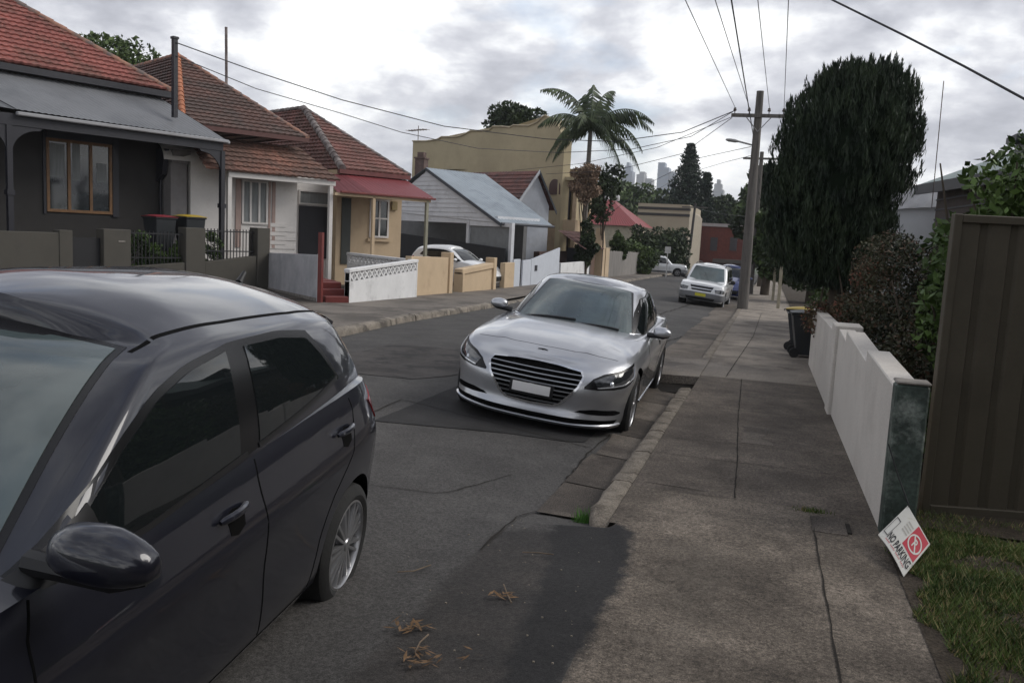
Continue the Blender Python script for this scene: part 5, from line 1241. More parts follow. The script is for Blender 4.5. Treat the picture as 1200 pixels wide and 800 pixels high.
mb = MB(); mb.fbox(H3, .15, 3.55, -1.95, -1.87, 2.50, 2.56); mb.build('gutter', REDP, h3, bevel=.01)
Lc, Rc, Ap, Bk = H3.w(1.10, -3.38, 3.28), H3.w(3.62, -3.38, 3.28), H3.w(2.35, -7.95, 5.55), H3.w(2.35, -14.5, 5.55)
mb = MB(); roof_plane(mb, Lc, Rc, Ap, Ap, course=.32, pitch=.24, amp=.012, step=.045, colstep=.06); roof_plane(mb, H3.w(.55, -14.5, 3.28), H3.w(.55, -3.38, 3.28)*.0+Lc, Ap, Bk, course=.32, pitch=.24, amp=.012, step=.045, colstep=.06)
roof_plane(mb, Rc, H3.w(3.62, -14.5, 3.28), Bk, Ap, course=.32, pitch=.24, amp=.012, step=.045, colstep=.3); mb.build('roof', TILE_O2 if 'TILE_O2' in globals() else mat('tile_rust', (.165, .075, .062), rough=.85, var=.28, scale=1.5, fine=.35, fscale=12, alt=(.11, .058, .045), altmix=(.44, .62), altscale=.9, bump=.3, bscale=30), h3, smooth=35, fix=False)
caps('hip_capping', Lc, Ap, CAPG, h3, r=.12); caps('hip_capping', Rc, Ap, CAPG, h3, r=.07); caps('ridge_capping', Ap, Bk, CAPG, h3, r=.09)
mb = MB(); mb.fbox(H3, 1.0, 3.65, -3.5, -3.36, 3.14, 3.27); mb.build('eaves', mat('eaves_red', (.12, .03, .028), rough=.6), h3)
# cream front walls
WC = Facade((-9.85, 0), 0)
def Z(px, py): return WC.sz(px, py)[1]
c1 = root('boundary_wall', WC, 24.5, 0, gz(24)+LZ, 'plain cream rendered wall with square end pillar beside the patterned white wall', 'wall')
mb = MB(); mb.fbox(WC, 22.78, 25.75, -.18, .02, gz(24)+LZ-.2, Z(492, 300), z0b=gz(26)+LZ-.2, z1b=Z(521, 303)+.03); mb.build('wall', CREAMW, c1, bevel=.01)
mb = MB(); mb.fbox(WC, 25.75, 26.05, -.25, .08, gz(26)+LZ-.2, Z(525, 297)+.03); mb.build('pillar', CREAMW, c1, bevel=.012)
c2 = root('boundary_wall', WC, 28.5, 0, gz(28)+LZ, 'low cream wall with sloping coping standing before the white car', 'wall')
mb = MB(); mb.fbox(WC, 27.0, 30.3, -.16, .02, gz(27)+LZ-.2, Z(538, 322), z0b=gz(30)+LZ-.2, z1b=Z(568, 315)); mb.build('wall', CREAMW, c2, bevel=.01)
mb = MB(); mb.fbox(WC, 26.95, 30.3, -.22, .08, Z(538, 322)+.003, Z(538, 316)+.02, z0b=Z(568, 315)+.003, z1b=Z(568, 309)+.02); mb.build('coping', CREAMW, c2, bevel=.02)
mb = MB(); mb.fbox(WC, 30.3, 30.62, -.25, .10, gz(30)+LZ-.2, Z(573, 303)+.03); mb.build('pillar', CREAMW, c2, bevel=.012)
mb = MB(); mb.fbox(WC, 26.95, 27.12, -.24, .1, gz(27)+LZ-.2, Z(541, 319)); mb.build('end_post', CREAMW, c2, bevel=.012)
mb = MB(); mb.fbox(WC, 26.06, 26.95, -1.1, -.95, gz(27)+LZ-.2, .15); mb.build('recess_wall', CREAMW, c2)
# ------------------------------------------------------------------ white boarded house with grey sheet roof
H4 = Facade((-12.25, 45), 30, 1.25, -.4); S4 = Facade((-12.25, 37.5), 120, 1.25, -.4)
def boards(mb, pts, F, n, step=.17, mi=0):
    """weatherboards clipped to a polygon given as (s,z) list (convex)"""
    z0 = min(p[1] for p in pts); z1 = max(p[1] for p in pts); z = z0
    def span(z):
        xs = []
        for (a, b) in zip(pts, pts[1:]+pts[:1]):
            if (a[1]-z)*(b[1]-z) <= 0 and abs(a[1]-b[1]) > 1e-9: xs.append(a[0]+(b[0]-a[0])*(z-a[1])/(b[1]-a[1]))
        return (min(xs), max(xs)) if xs else None
    while z < z1-.01:
        zt_ = min(z+step, z1); a = span(z+1e-4); b = span(zt_-1e-4)
        if a and b: mb.add([F.w(a[0], n+.022, z), F.w(a[1], n+.022, z), F.w(b[1], n, zt_), F.w(b[0], n, zt_), F.w(a[0], n-.002, z), F.w(a[1], n-.002, z)], [(0, 1, 2, 3), (4, 5, 1, 0)], mi)
        z = zt_
WBD = mat('weatherboard_white', (.60, .61, .63), rough=.7, var=.05, scale=2, alt=(.42, .42, .44), altmix=(.52, .75))
ZN = mat('roof_blue_grey', (.27, .31, .345), rough=.5, var=.12, scale=1, metal=.2, alt=(.20, .23, .26), altmix=(.5, .65), altscale=.8)
h4 = root('weatherboard_house', S4, -2, -1, -.6, 'white weatherboard house with blue grey sheet roof and a small tiled gable', 'house')
A4, A5 = -3.95, .30
mb = MB(); boards(mb, [(-7.2, 2.25), (.42, 2.0), (.30, 1.96), (A4, 3.93), (-7.2, 2.3)], S4, 0); mb.build('gable_wall', WBD, h4, fix=False)
mb = MB(); mb.fbox(S4, -7.2, .25, -2.2, -.03, 1.97, 2.2); mb.build('eaves_beam', WBD, h4)
mb = MB(); mb.prism([S4.w(-7.2, -.02, 1.9), S4.w(.25, -.02, 1.9), S4.w(A4, -.02, 3.9)], -S4.N*2.5); mb.build('loft', WBD, h4)
mb = MB(); mb.fbox(S4, -13, -1.45, -3.2, -3.0, -.8, 2.0); mb.build('carport_wall', mat('carport_grey', (.14, .14, .14), rough=.8, var=.15), h4)
for s_ in (-1.40, .98):
    mb = MB(); mb.fbox(S4, s_-.07, s_+.07, -.14, 0, -.8, 2.15 if s_ < 0 else 1.97); mb.build('post', WBD, h4)
mb = MB(); mb.fbox(S4, -1.3, .9, -.12, -.06, -.6, 1.94); mb.build('veranda_screen', mat('screen_grey', (.17, .18, .185), rough=.6, var=.15), h4)
mb = MB(); mb.fbox(S4, -1.3, .9, -.059, .0, 1.82, 1.96); mb.build('veranda_beam', WBD, h4)
zq0 = S4.sz(480, 271, .15)[1]; zq1 = S4.sz(588, 291, .15)[1]; mb = MB(); mb.fbox(S4, -7.4, .9, .1, .16, -.9, zq0, z1b=zq1); dkf = mb.build('boundary_fence', mat('black_fence', (.016, .016, .019), rough=.8, var=.2, scale=3)); tag(dkf, 'black boarded fence beside the white hatchback in the driveway', 'fence')
# sheet roof: ridge runs along H4's street line
r0 = S4.w(A4, .12, 4.0); r1 = S4.w(A4, -3.0, 4.0); e0 = S4.w(.62, .12, 1.93); e1 = S4.w(.62, -2.6, 1.93)
mb = MB(); roof_plane(mb, e0, e1, r1, r0, course=0, pitch=.2, amp=.012, step=0, colstep=.05); mb.build('roof', ZN, h4, smooth=60, fix=False)
mb = MB(); roof_plane(mb, S4.w(-8.2, -3.0, 2.2), S4.w(-8.2, .12, 2.2), r0, r1, course=0, pitch=.2, amp=.012, step=0, colstep=.1); mb.build('roof_back', ZN, h4, smooth=60, fix=False)
mb = MB(); DKG = mat('barge_dark', (.05, .055, .065), rough=.6); d_ = (e0-r0)
mb.add([r0, e0, e0-Vector((0, 0, .14)), r0-Vector((0, 0, .14)), r0+S4.N*.04, e0+S4.N*.04, e0-Vector((0, 0, .14))+S4.N*.04, r0-Vector((0, 0, .14))+S4.N*.04], [(0, 1, 2, 3), (7, 6, 5, 4), (0, 4, 5, 1), (1, 5, 6, 2), (2, 6, 7, 3)]); mb.build('barge_board', DKG, h4)
mb = MB(); mb.tube([e0, e1], .06, 8); mb.build('gutter', DKG, h4)
cA = at(486, 200, 43); cB = at(497, 186, 43); mb = MB(); mb.box(cA.x, cB.x, 43, 43.6, cA.z-1, cB.z); mb.box(cA.x-.05, cB.x+.05, 42.95, 43.65, cB.z, cB.z+.08); mb.box(cA.x+.08, cB.x-.08, 43.1, 43.5, cB.z+.08, cB.z+.35); mb.build('chimney', mat('chimney_brick', (.11, .075, .065), rough=.9, var=.3, scale=5), h4)
# front gable facing the street with terracotta roof behind
h4b = root('gabled_house', H4, 1.2, -1.5, -.7, 'small white gabled wing with dark barge boards and red tiled roof', 'house')
zE, zP = 2.93, 4.40
mb = MB(); mb.prism([H4.w(*p) for p in ((.05, -1.5, -.8), (2.3, -1.5, -.8), (2.3, -1.5, zE), (1.34, -1.5, zP), (.05, -1.5, zE-.2))], -H4.N*7); mb.build('wall', mat('gable_white', (.46, .48, .52), rough=.8, var=.06, scale=2, alt=(.38, .39, .42), altmix=(.5, .7)), h4b)
mb = MB(); roof_plane(mb, H4.w(-.45, -10, 2.3), H4.w(-.35, -1.3, 2.45), H4.w(1.34, -1.3, zP+.05), H4.w(1.34, -10, zP+.05), course=.33, pitch=.24, amp=.012, step=.045, colstep=.08)
roof_plane(mb, H4.w(2.55, -1.3, 2.75), H4.w(2.55, -10, 2.75), H4.w(1.34, -10, zP+.05), H4.w(1.34, -1.3, zP+.05), course=.33, pitch=.24, amp=.012, step=.045, colstep=.2); mb.build('roof', mat('tile_faded', (.17, .075, .062), rough=.85, var=.25, scale=1.6, fine=.3, fscale=14, alt=(.10, .06, .055), altmix=(.44, .62)), h4b, smooth=35, fix=False)
for (sA, zA_) in ((-.35, 2.45), (2.58, 2.72)):
    a = H4.w(sA, -1.28, zA_); b = H4.w(1.34, -1.28, zP+.1); mb = MB(); o_ = Vector((0, 0, -.2)); mb.prism([a, b, b+o_, a+o_], H4.N*.05); mb.build('barge_board', DKG if sA > 0 else WBD, h4b)
mb = MB(); mb.fbox(H4, .05, 2.3, -1.5, -1.46, 1.98, 2.06); mb.build('lintel', WBD, h4b)
# white gates between house and street
bw = tag(box_part('gate_pier', WC, (32.0, 33.3, -.2, .0, gz(33)+LZ-.2, .44), CREAMW, None, .01), 'cream gate pier between the driveway car and the white gate', 'pier')
gw = MB(); gw.fbox(WC, 33.35, 34.3, -.12, -.05, gz(34)+LZ, .56); og = gw.build('driveway_gate', mat('gate_white', (.50, .53, .58), rough=.6, var=.05)); tag(og, 'narrow white sheet gate next to the cream gate pier', 'gate')
g2_ = root('driveway_gate', WC, 38, 0, gz(38)+LZ, 'tall pale blue white sheet gate with a small dark letter slot', 'gate')
for (a, b, z0, z1) in ((34.7, 36.0, .50, .52), (36.05, 41.2, .52, 1.02)):
    mb = MB(); mb.fbox(WC, a, b, -.12, -.05, gz(a)+LZ-.1, z0, z0b=gz(b)+LZ-.1, z1b=z1); mb.build('leaf', MATS['gate_white'], g2_)
mb = MB(); mb.fbox(WC, 36.6, 37.0, -.05, -.03, .0, .25); mb.build('letter_slot', DKT, g2_)
lw = box_part('boundary_wall', WC, (41.4, 48.4, -.2, 0, gz(45)+LZ-.4, .25), BRKW, None, .01); tag(lw, 'low white wall in front of the dark brick porch of the yellow building', 'wall')
b_ = box_part('porch_fence', WC, (42, 48.2, -1.6, -1.3, -1, .75), mat('dark_brick', (.055, .03, .025), rough=.9, var=.3, scale=4), None); tag(b_, 'dark brick fence behind the low white wall', 'wall')
pr = root('porch', WC, 49.5, -.2, gz(49)+LZ, 'small lychgate porch with brown tiled roof, cream pillar and timber door', 'porch')
mb = MB(); mb.fbox(WC, 48.6, 49.2, -1.4, -.1, -1.3, .95); mb.build('side_wall', DKT, pr)
mb = MB(); mb.fbox(WC, 49.2, 51.4, -.5, -.3, -1.3, .9); mb.build('door', mat('brown_door', (.10, .055, .035), rough=.6, var=.15), pr)
mb = MB(); mb.fbox(WC, 51.9, 53.0, -.5, .02, -1.3, 1.0); mb.prism([WC.w(51.7, .0, 1.0), WC.w(53.2, .0, 1.0), WC.w(52.3, .0, 2.2)], -WC.N*.5); mb.fbox(WC, 53.1, 54.4, -.1, .05, -1.3, 1.0); mb.build('pillar', CREAM, pr)
mb = MB(); roof_plane(mb, WC.w(46.3, .1, .93), WC.w(52.2, .1, .93), WC.w(52.2, -1.5, 1.9), WC.w(46.3, -1.5, 1.9), course=.35, colstep=.15); mb.build('roof', mat('tile_dark', (.10, .05, .045), rough=.85, var=.2), pr, fix=False)
pf = root('paling_fence', WC, 66, 0, gz(66)+LZ, 'weathered grey paling fence along the far left footpath', 'fence'); mb = MB(); s_ = 54.6
PAL = mat('grey_palings', (.22, .205, .19), rough=.9, var=.3, scale=3, aniso=(3, 3, .3))
while s_ < 78.5:
    zt_ = lerp(.80, .47, (s_-54.6)/24)+random.uniform(-.03, .03); mb.fbox(WC, s_, s_+.27, -.04+random.uniform(-.012, .012), .0, gz(s_)+LZ-.1, zt_); s_ += .30
mb.build('palings', PAL, pf)
mb = MB(); mb.fbox(WC, 54.6, 78.5, -.12, -.06, -.5, -.4, z0b=-.9, z1b=-.8); mb.build('rail', PAL, pf)
# ------------------------------------------------------------------ yellow building with stepped, curved parapet
YS_ = Facade((-10.78, 50.6), 120, 1.1, -.16); YEL = mat('yellow_render', (.42, .355, .23), rough=.85, var=.07, scale=.5, fine=.04, alt=(.34, .285, .185), altmix=(.46, .68), altscale=.35)
hy = root('yellow_building', YS_, -6, -3, -1, 'tall mustard yellow building with a curved stepped parapet and arched window', 'building')
prof = [(484, 166), (500, 166), (513, 164), (518, 161), (535, 161), (543, 159), (552, 154), (560, 154), (574, 153), (578, 149), (590, 149), (598, 150), (602, 147.5), (620, 148), (630, 144), (637, 137), (640, 136), (643, 138)]
P = [YS_.sz(*p) for p in prof]
# fade of a front corner: stepped down towards the street
P += [YS_.sz(652, 140), YS_.sz(655, 150), YS_.sz(662, 165)]
sF = YS_.sz(655, 280)[0]; P = [(min(a, sF), b) for a, b in P]
poly = [(P[0][0], -1.2)]+P+[(sF, YS_.sz(664, 165)[1]), (sF, -1.2)]
poly = [p for i, p in enumerate(poly) if i == 0 or (abs(p[0]-poly[i-1][0])+abs(p[1]-poly[i-1][1])) > .02]
bm = bmesh.new(); fr_ = [bm.verts.new(YS_.w(s_, 0, z)) for s_, z in poly]; bk = [bm.verts.new(YS_.w(s_, -.6, z)) for s_, z in poly]
bm.faces.new(fr_); bm.faces.new(bk[::-1])
for i in range(len(poly)): j = (i+1) % len(poly); bm.faces.new((fr_[i], bk[i], bk[j], fr_[j]))
bmesh.ops.triangulate(bm, faces=[f for f in bm.faces if len(f.verts) > 4]); bmesh.ops.recalc_face_normals(bm, faces=bm.faces)
me = bpy.data.meshes.new('side_wall'); bm.to_mesh(me); bm.free(); me.materials.append(YEL); o = bpy.data.objects.new('side_wall', me); COL.objects.link(o); o.parent = hy; o.matrix_parent_inverse = hy.matrix_basis.inverted()

cor = MB(); Pt = [YS_.w(s_, .05, z+.03) for s_, z in P[:18]]; cor.tube(Pt, .05, 6); cor.build('parapet_coping', mat('parapet_pale', (.42, .36, .25), rough=.8, var=.15, scale=2), hy)
def arch(F, cx, z0, z1, w_, n, m, name, parent, depth=.06):
    pts = [F.w(cx-w_/2, n, z0), F.w(cx+w_/2, n, z0)]+[F.w(cx+w_/2*math.cos(q), n, z1-w_/2+w_/2*math.sin(q)) for q in np.linspace(0, math.pi, 12)]
    mb = MB(); mb.prism(pts, F.N*depth); return mb.build(name, m, parent)
a = YS_.sz(651, 212); b = YS_.sz(651, 228)
arch(YS_, a[0], b[1], a[1]+.1, .85, 0, mat('window_maroon', (.05, .022, .018), rough=.4), 'window', hy)
a = YS_.sz(647, 262); b = YS_.sz(645, 290); arch(YS_, a[0], b[1]-.4, a[1], .75, 0, mat('niche_tan', (.30, .22, .14), rough=.8), 'niche', hy, .04)
# street front with balcony
FY = Facade(YS_.w(sF, 0, 0)[:2], 6)
v_ = [YS_.w(P[0][0]+.3, -1.4, 0), YS_.w(sF-.25, -1.4, 0), FY.w(4.6, -.05, 0), FY.w(4.6, -12, 0)]
mb = MB(); mb.hexa([Vector((p.x, p.y, -1.6)) for p in v_]+[Vector((p.x, p.y, 5.8)) for p in v_]); mb.build('block', YEL, hy)
mb = MB(); mb.fbox(FY, .02, 4.6, -.3, .0, -1.2, 5.6); mb.build('front_wall', YEL, hy)
mb = MB(); mb.fbox(FY, .25, 3.4, .0, .9, 1.75, 2.6); mb.build('balcony', CREAM, hy)
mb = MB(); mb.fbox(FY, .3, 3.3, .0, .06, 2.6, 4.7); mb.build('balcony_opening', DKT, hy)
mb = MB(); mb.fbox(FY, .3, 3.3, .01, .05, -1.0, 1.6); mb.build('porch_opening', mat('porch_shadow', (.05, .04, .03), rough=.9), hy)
for s_ in (.28, 3.2):
    mb = MB(); mb.fbox(FY, s_, s_+.28, .65, .88, -1.2, 1.75); mb.fbox(FY, s_, s_+.22, .65, .85, 2.6, 5.0); mb.build('column', CREAM, hy)
mb = MB(); mb.fbox(FY, .2, 3.5, .0, 1.0, 5.0, 5.2); mb.build('balcony_roof', YEL, hy)
# aerial on the corner of the yellow building
an = root('television_aerial', YS_, P[0][0]+.3, -.3, 6, 'thin television aerial at the left end of the yellow parapet', 'aerial')
b0 = YS_.w(P[0][0]+.15, -.3, 5.5); b1 = b0+Vector((0, 0, 3.2)); mb = MB(); mb.tube([b0, b1], .03, 6); mb.build('mast', CAPG, an)
mb = MB(); c_ = b1-Vector((0, 0, .3)); mb.tube([c_-YS_.D*1.2, c_+YS_.D*1.0], .03, 6)
for k in range(7):
    q = c_+YS_.D*(-1.1+k*.33); mb.tube([q-YS_.N*.35, q+YS_.N*.35], .02, 5)
mb.build('boom', CAPG, an)
# ------------------------------------------------------------------ foliage
def leaf_mesh(name, cen, rad_, m, size, n, parent=None, up=0.0, shell=.55, blade=False, droop=0, asp=.55):
    """cen (k,3), rad_ (k,3): n leaf quads spread over k clumps, denser near each clump's surface"""
    cen = np.array(cen, float); rad_ = np.array(rad_, float); k = len(cen)
    vol = rad_.prod(axis=1)**(2/3); idx = rng.choice(k, n, p=vol/vol.sum())
    d = rng.normal(size=(n, 3)); d /= np.linalg.norm(d, axis=1)[:, None]; r = (shell+(1-shell)*rng.random(n))**.6
    P = cen[idx]+d*rad_[idx]*r[:, None]
    a = d*.5+rng.normal(size=(n, 3))*.6+np.array([0, 0, up]); a /= np.linalg.norm(a, axis=1)[:, None]
    b = np.cross(a, rng.normal(size=(n, 3))); b /= np.linalg.norm(b, axis=1)[:, None]
    s = size*rng.uniform(.6, 1.35, n)[:, None]; A = a*s; B = b*s*asp*.5
    V = np.stack([P-A*.5, P+B, P+A*.5, P-B], axis=1).reshape(-1, 3)
    me = bpy.data.meshes.new(name); me.vertices.add(n*4); me.vertices.foreach_set('co', V.ravel()); me.loops.add(n*4); me.loops.foreach_set('vertex_index', np.arange(n*4))
    me.polygons.add(n); me.polygons.foreach_set('loop_start', np.arange(0, n*4, 4)); me.update(calc_edges=True); me.materials.append(m)
    o = bpy.data.objects.new(name, me); COL.objects.link(o)
    if parent: o.parent = parent; o.matrix_parent_inverse = parent.matrix_basis.inverted()
    return o
BARK = mat('bark', (.07, .055, .04), rough=.95, var=.3, scale=6, aniso=(5, 5, 1), bump=.6, bscale=30)
LDK = leafmat('leaf_dark', (.012, .020, .008), (.030, .045, .014), scale=.5)
LMD = leafmat('leaf_mid', (.020, .034, .010), (.052, .078, .022), scale=.5)
LBR = leafmat('leaf_bright', (.022, .042, .011), (.065, .105, .024), scale=1.2)
LCY = leafmat('leaf_cypress', (.010, .0175, .010), (.025, .038, .018), scale=1.6)
LRD = leafmat('leaf_reddish', (.040, .034, .016), (.085, .060, .034), c3=(.12, .045, .03), scale=1.5)
LHG = leafmat('leaf_hedge', (.014, .019, .009), (.038, .038, .018), c3=(.052, .032, .020), scale=1.3)
LPN = leafmat('leaf_pine', (.010, .018, .012), (.022, .034, .020), scale=.6)
LPM = leafmat('leaf_palm', (.020, .032, .014), (.050, .065, .028), scale=1)
LDR = leafmat('leaf_dry', (.11, .075, .05), (.19, .13, .09), scale=1.2)
def tree(name, base, top, wd, m, size, n, label, cat='tree', clumps=14, group=None, trunk=True, tr=.14, low=.25, dp=None, seed=1, shell=.5, asp=.55):
    rs = np.random.default_rng(seed); H = top-base.z
    r = empty(name, base, label, cat, group); bpy.context.view_layer.update()
    C = []; Rr = []
    for k in range(clumps):
        a = rs.uniform(0, 6.283); rr = wd/2*math.sqrt(rs.uniform(0, .55)); z = base.z+H*(low+(1-low)*rs.uniform(.18, .82)); q = 1-abs((z-base.z)/H-(.5+low/2))*.7
        C.append((base.x+rr*q*math.cos(a), base.y+rr*q*math.sin(a)*(dp or 1), z)); s_ = rs.uniform(.20, .36)*wd*q; Rr.append((s_, s_, s_*rs.uniform(.55, .85)))
    C.append((base.x, base.y, base.z+H*(low+.5*(1-low)))); Rr.append((wd*.34, wd*.34, H*(1-low)*.38))
    leaf_mesh('crown', C, Rr, m, size, n, r, shell=shell, asp=asp)
    if trunk:
        mb = MB(); mb.tube([base-Vector((0, 0, .3)), base+Vector((wd*.02, 0, H*.3)), base+Vector((-wd*.02, 0, H*.72))], [tr*1.25, tr, tr*.35], 9)
        for k in range(5):
            c = Vector(C[k]); s0 = base+Vector((0, 0, H*(.25+.08*k))); mb.tube([s0, s0.lerp(c, .5)+Vector((0, 0, .1)), c], [tr*.5, tr*.35, tr*.1], 6)
        mb.build('trunk', BARK, r, smooth=50)
    return r
# --- the big cypress
cy = empty('cypress_tree', (1.35, 14.2, gz(14)), 'huge dense dark cypress with ragged upright tips beside the footpath', 'tree'); bpy.context.view_layer.update()
outline = [(300, 905, 1035), (285, 893, 1048), (255, 891, 1054), (220, 893, 1062), (195, 897, 1082), (165, 902, 1086), (135, 912, 1087), (110, 928, 1084), (92, 946, 1078), (78, 968, 1066), (70, 990, 1052)]
lv = []
for (py, x0, x1) in outline:
    a = at(x0, py, 14.2); b = at(x1, py, 14.2); lv.append(((a.z+b.z)/2, (a.x+b.x)/2, (b.x-a.x)/2))
lv = sorted(lv); zz_ = [l[0] for l in lv]
n = 130000; zz_ = [z-.10 for z in zz_]; zr_ = np.array([lv[0][0]-.38, *zz_]); cx_ = np.array([lv[0][1]+.15, *[l[1] for l in lv]]); rx_ = np.array([.55, *[l[2] for l in lv]])
pn_ = 2600; pz = rng.uniform(zr_[0], zr_[-1], pn_); pa = rng.uniform(0, 6.283, pn_); pr_ = np.sqrt(rng.uniform(.10, 1, pn_))
pcx = np.interp(pz, zr_, cx_)+np.interp(pz, zr_, rx_)*pr_*np.cos(pa)*.97; pcy = 14.2+np.interp(pz, zr_, rx_)*pr_*np.sin(pa)*.9
ix = rng.integers(0, pn_, n); plen = rng.uniform(.14, .36, pn_)[ix]
t = rng.random(n)
P = np.stack([pcx[ix]+rng.normal(size=n)*.042*(1.1-t), pcy[ix]+rng.normal(size=n)*.042*(1.1-t), pz[ix]+plen*(t-.5)], 1)
A = np.stack([np.cos(pa[ix])*.14+rng.normal(size=n)*.22, np.sin(pa[ix])*.14+rng.normal(size=n)*.22, np.ones(n)], 1); A /= np.linalg.norm(A, axis=1)[:, None]; A *= rng.uniform(.03, .075, n)[:, None]
B = np.cross(A, rng.normal(size=(n, 3))); B /= np.linalg.norm(B, axis=1)[:, None]; B *= .008
V = np.stack([P-A, P+B, P+A, P-B], 1).reshape(-1, 3)
me = bpy.data.meshes.new('crown'); me.vertices.add(n*4); me.vertices.foreach_set('co', V.ravel()); me.loops.add(n*4); me.loops.foreach_set('vertex_index', np.arange(n*4)); me.polygons.add(n); me.polygons.foreach_set('loop_start', np.arange(0, n*4, 4)); me.update(calc_edges=True); me.materials.append(LCY)
o = bpy.data.objects.new('crown', me); COL.objects.link(o); o.parent = cy; o.matrix_parent_inverse = cy.matrix_basis.inverted()
# inner mass so that no sky shows through the middle
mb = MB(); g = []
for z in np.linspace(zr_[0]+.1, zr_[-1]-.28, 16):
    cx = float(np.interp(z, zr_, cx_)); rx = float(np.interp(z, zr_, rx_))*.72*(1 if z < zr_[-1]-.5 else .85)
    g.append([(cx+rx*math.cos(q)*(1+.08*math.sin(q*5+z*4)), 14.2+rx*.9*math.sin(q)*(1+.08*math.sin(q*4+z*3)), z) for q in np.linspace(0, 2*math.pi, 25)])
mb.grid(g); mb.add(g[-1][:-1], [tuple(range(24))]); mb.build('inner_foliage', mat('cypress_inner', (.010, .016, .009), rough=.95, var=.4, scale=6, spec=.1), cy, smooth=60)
mb = MB(); mb.tube([(1.1, 14.2, gz(14)-.2), (1.05, 14.2, 1.4)], [.16, .12], 9); mb.build('trunk', BARK, cy, smooth=50)
# --- hedge and shrubs behind the white walls
def shrub(name, boxes, m, size, n, label, asp=.55, seed=3, group=None, cat='shrub', stems=True, up=0, dens=5):
    rs = np.random.default_rng(seed); b0 = boxes[0]; base = Vector(((b0[0]+b0[1])/2, (b0[2]+b0[3])/2, gz(b0[2])))
    r = empty(name, base, label, cat, group); bpy.context.view_layer.update(); C = []; R = []
    for (x0, x1, y0, y1, z0, z1) in boxes:
        for k in range(max(5, int((x1-x0)*(y1-y0)*(z1-z0)*dens))):
            s_ = rs.uniform(.20, .42); C.append((rs.uniform(x0+.1, x1), rs.uniform(y0, y1), rs.uniform(z0, z1-s_*.6))); R.append((s_, s_, s_*.8))
    leaf_mesh('foliage', C, R, m, size, n, r, shell=.35, asp=asp, up=up)
    if stems:
        mb = MB()
        for k in range(9):
            x0, x1, y0, y1, z0, z1 = boxes[k % len(boxes)]; x = rs.uniform(x0+.2, x1-.1); y = rs.uniform(y0+.1, y1-.1); mb.tube([(x, y, gz(y)-.1), (x+rs.uniform(-.2, .2), y+rs.uniform(-.2, .2), lerp(gz(y), z1, .5)), (x+rs.uniform(-.4, .4), y+rs.uniform(-.3, .3), z1-.1)], [.028, .02, .006], 6)
        mb.build('stems', BARK, r, smooth=50)
    return r
shrub('hedge', [(1.15, 2.2, 7.2, 10.2, .2, 1.40), (1.15, 2.4, 9.8, 13.4, .2, 1.95), (1.6, 2.6, 8.4, 12, .8, 1.98)], LHG, .045, 52000, 'dull brownish green hedge spilling over behind the white stepped wall', cat='hedge')
shrub('shrub', [(.82, 1.5, 12.2, 15.0, .5, 1.55)], LRD, .05, 9000, 'reddish twiggy shrub hanging over the far end of the plain white wall', seed=5)
shrub('shrub', [(.95, 1.5, 15.5, 19.5, -.3, 1.5), (1.1, 2.2, 19, 26, -.4, 2.2)], LMD, .08, 9000, 'green shrub crowding the footpath behind the wheelie bins', seed=6)
shrub('shrub', [(1.42, 2.6, 7.3, 8.4, .9, 2.45), (1.30, 2.1, 7.4, 8.6, .2, 2.30), (1.8, 3.4, 7.4, 8.8, 1.2, 2.75)], LBR, .085, 26000, 'bright green leafy shrub rising behind the khaki fence', dens=14, asp=.5, seed=8)
# --- trees in the distance
def tpx(px, y_top, Y, wpx, m, label, n=7000, size=.35, ground=None, cat='tree', low=.15, seed=1, name='tree', clumps=16, group=None, py=None, **k):
    a = at(px, y_top, Y); g0 = gz(a.y)
    return tree(name, Vector((a.x, a.y, g0)), a.z, wpx*Y/1000*1.02, m, size, n, label, cat, low=low, seed=seed, clumps=clumps, group=group, **k)
tpx(150, 22, 42, 170, LMD, 'dark green tree rising behind the red tiled roof at the left', 14000, .28, seed=11, low=.42, tr=.2)
tpx(612, 112, 66, 74, LDK, 'dark round tree rising behind the yellow parapet', 7000, .38, seed=12, low=.5, tr=.25)
tpx(578, 140, 70, 26, LDK, 'small dark treetop left of the round tree behind the yellow parapet', 2200, .38, seed=13, low=.5)
# row of street and garden trees closing the view
for i, (px, py, Y, wpx, m, lab) in enumerate([
    (735, 200, 130, 90, LMD, 'broad green tree behind the red metal roof'), (785, 208, 140, 84, LDK, 'dark tree directly behind the striped cream building'),
    (702, 215, 120, 70, LDK, 'dark green tree between the palm trunk and the red metal roof'), (856, 218, 130, 64, LDK, 'dark tree between the pines and the big timber pole'),
    (884, 196, 110, 50, LMD, 'loose green tree just left of the big timber pole'), (905, 170, 60, 60, LDK, 'tall dark tree behind the timber pole and the cypress'),
    (905, 235, 46, 44, LMD, 'green bushy tree over the far right footpath'), (960, 235, 40, 90, LDK, 'dark garden tree behind the cypress')]):
    tpx(px, py, Y, wpx, m, lab, 5200, Y/180+.08, seed=30+i, low=.05, group=None, tr=.2)
for i, (px, py, Y, wpx, m, lab, hz) in enumerate([(786, 258, 80, 62, LDK, 'dark hedge tree in front of the striped cream building', 0), (757, 258, 74, 40, LDK, 'dark shrubby tree beside the red roofed house', 0), (748, 280, 68, 50, LMD, 'olive green shrub above the end of the paling fence', 0), (725, 262, 60, 18, LMD, 'small spiky green tree next to the lychgate porch', 0)]):
    tpx(px, py, Y, wpx, m, lab, 4000, Y/230, seed=50+i, low=.0, tr=.1)
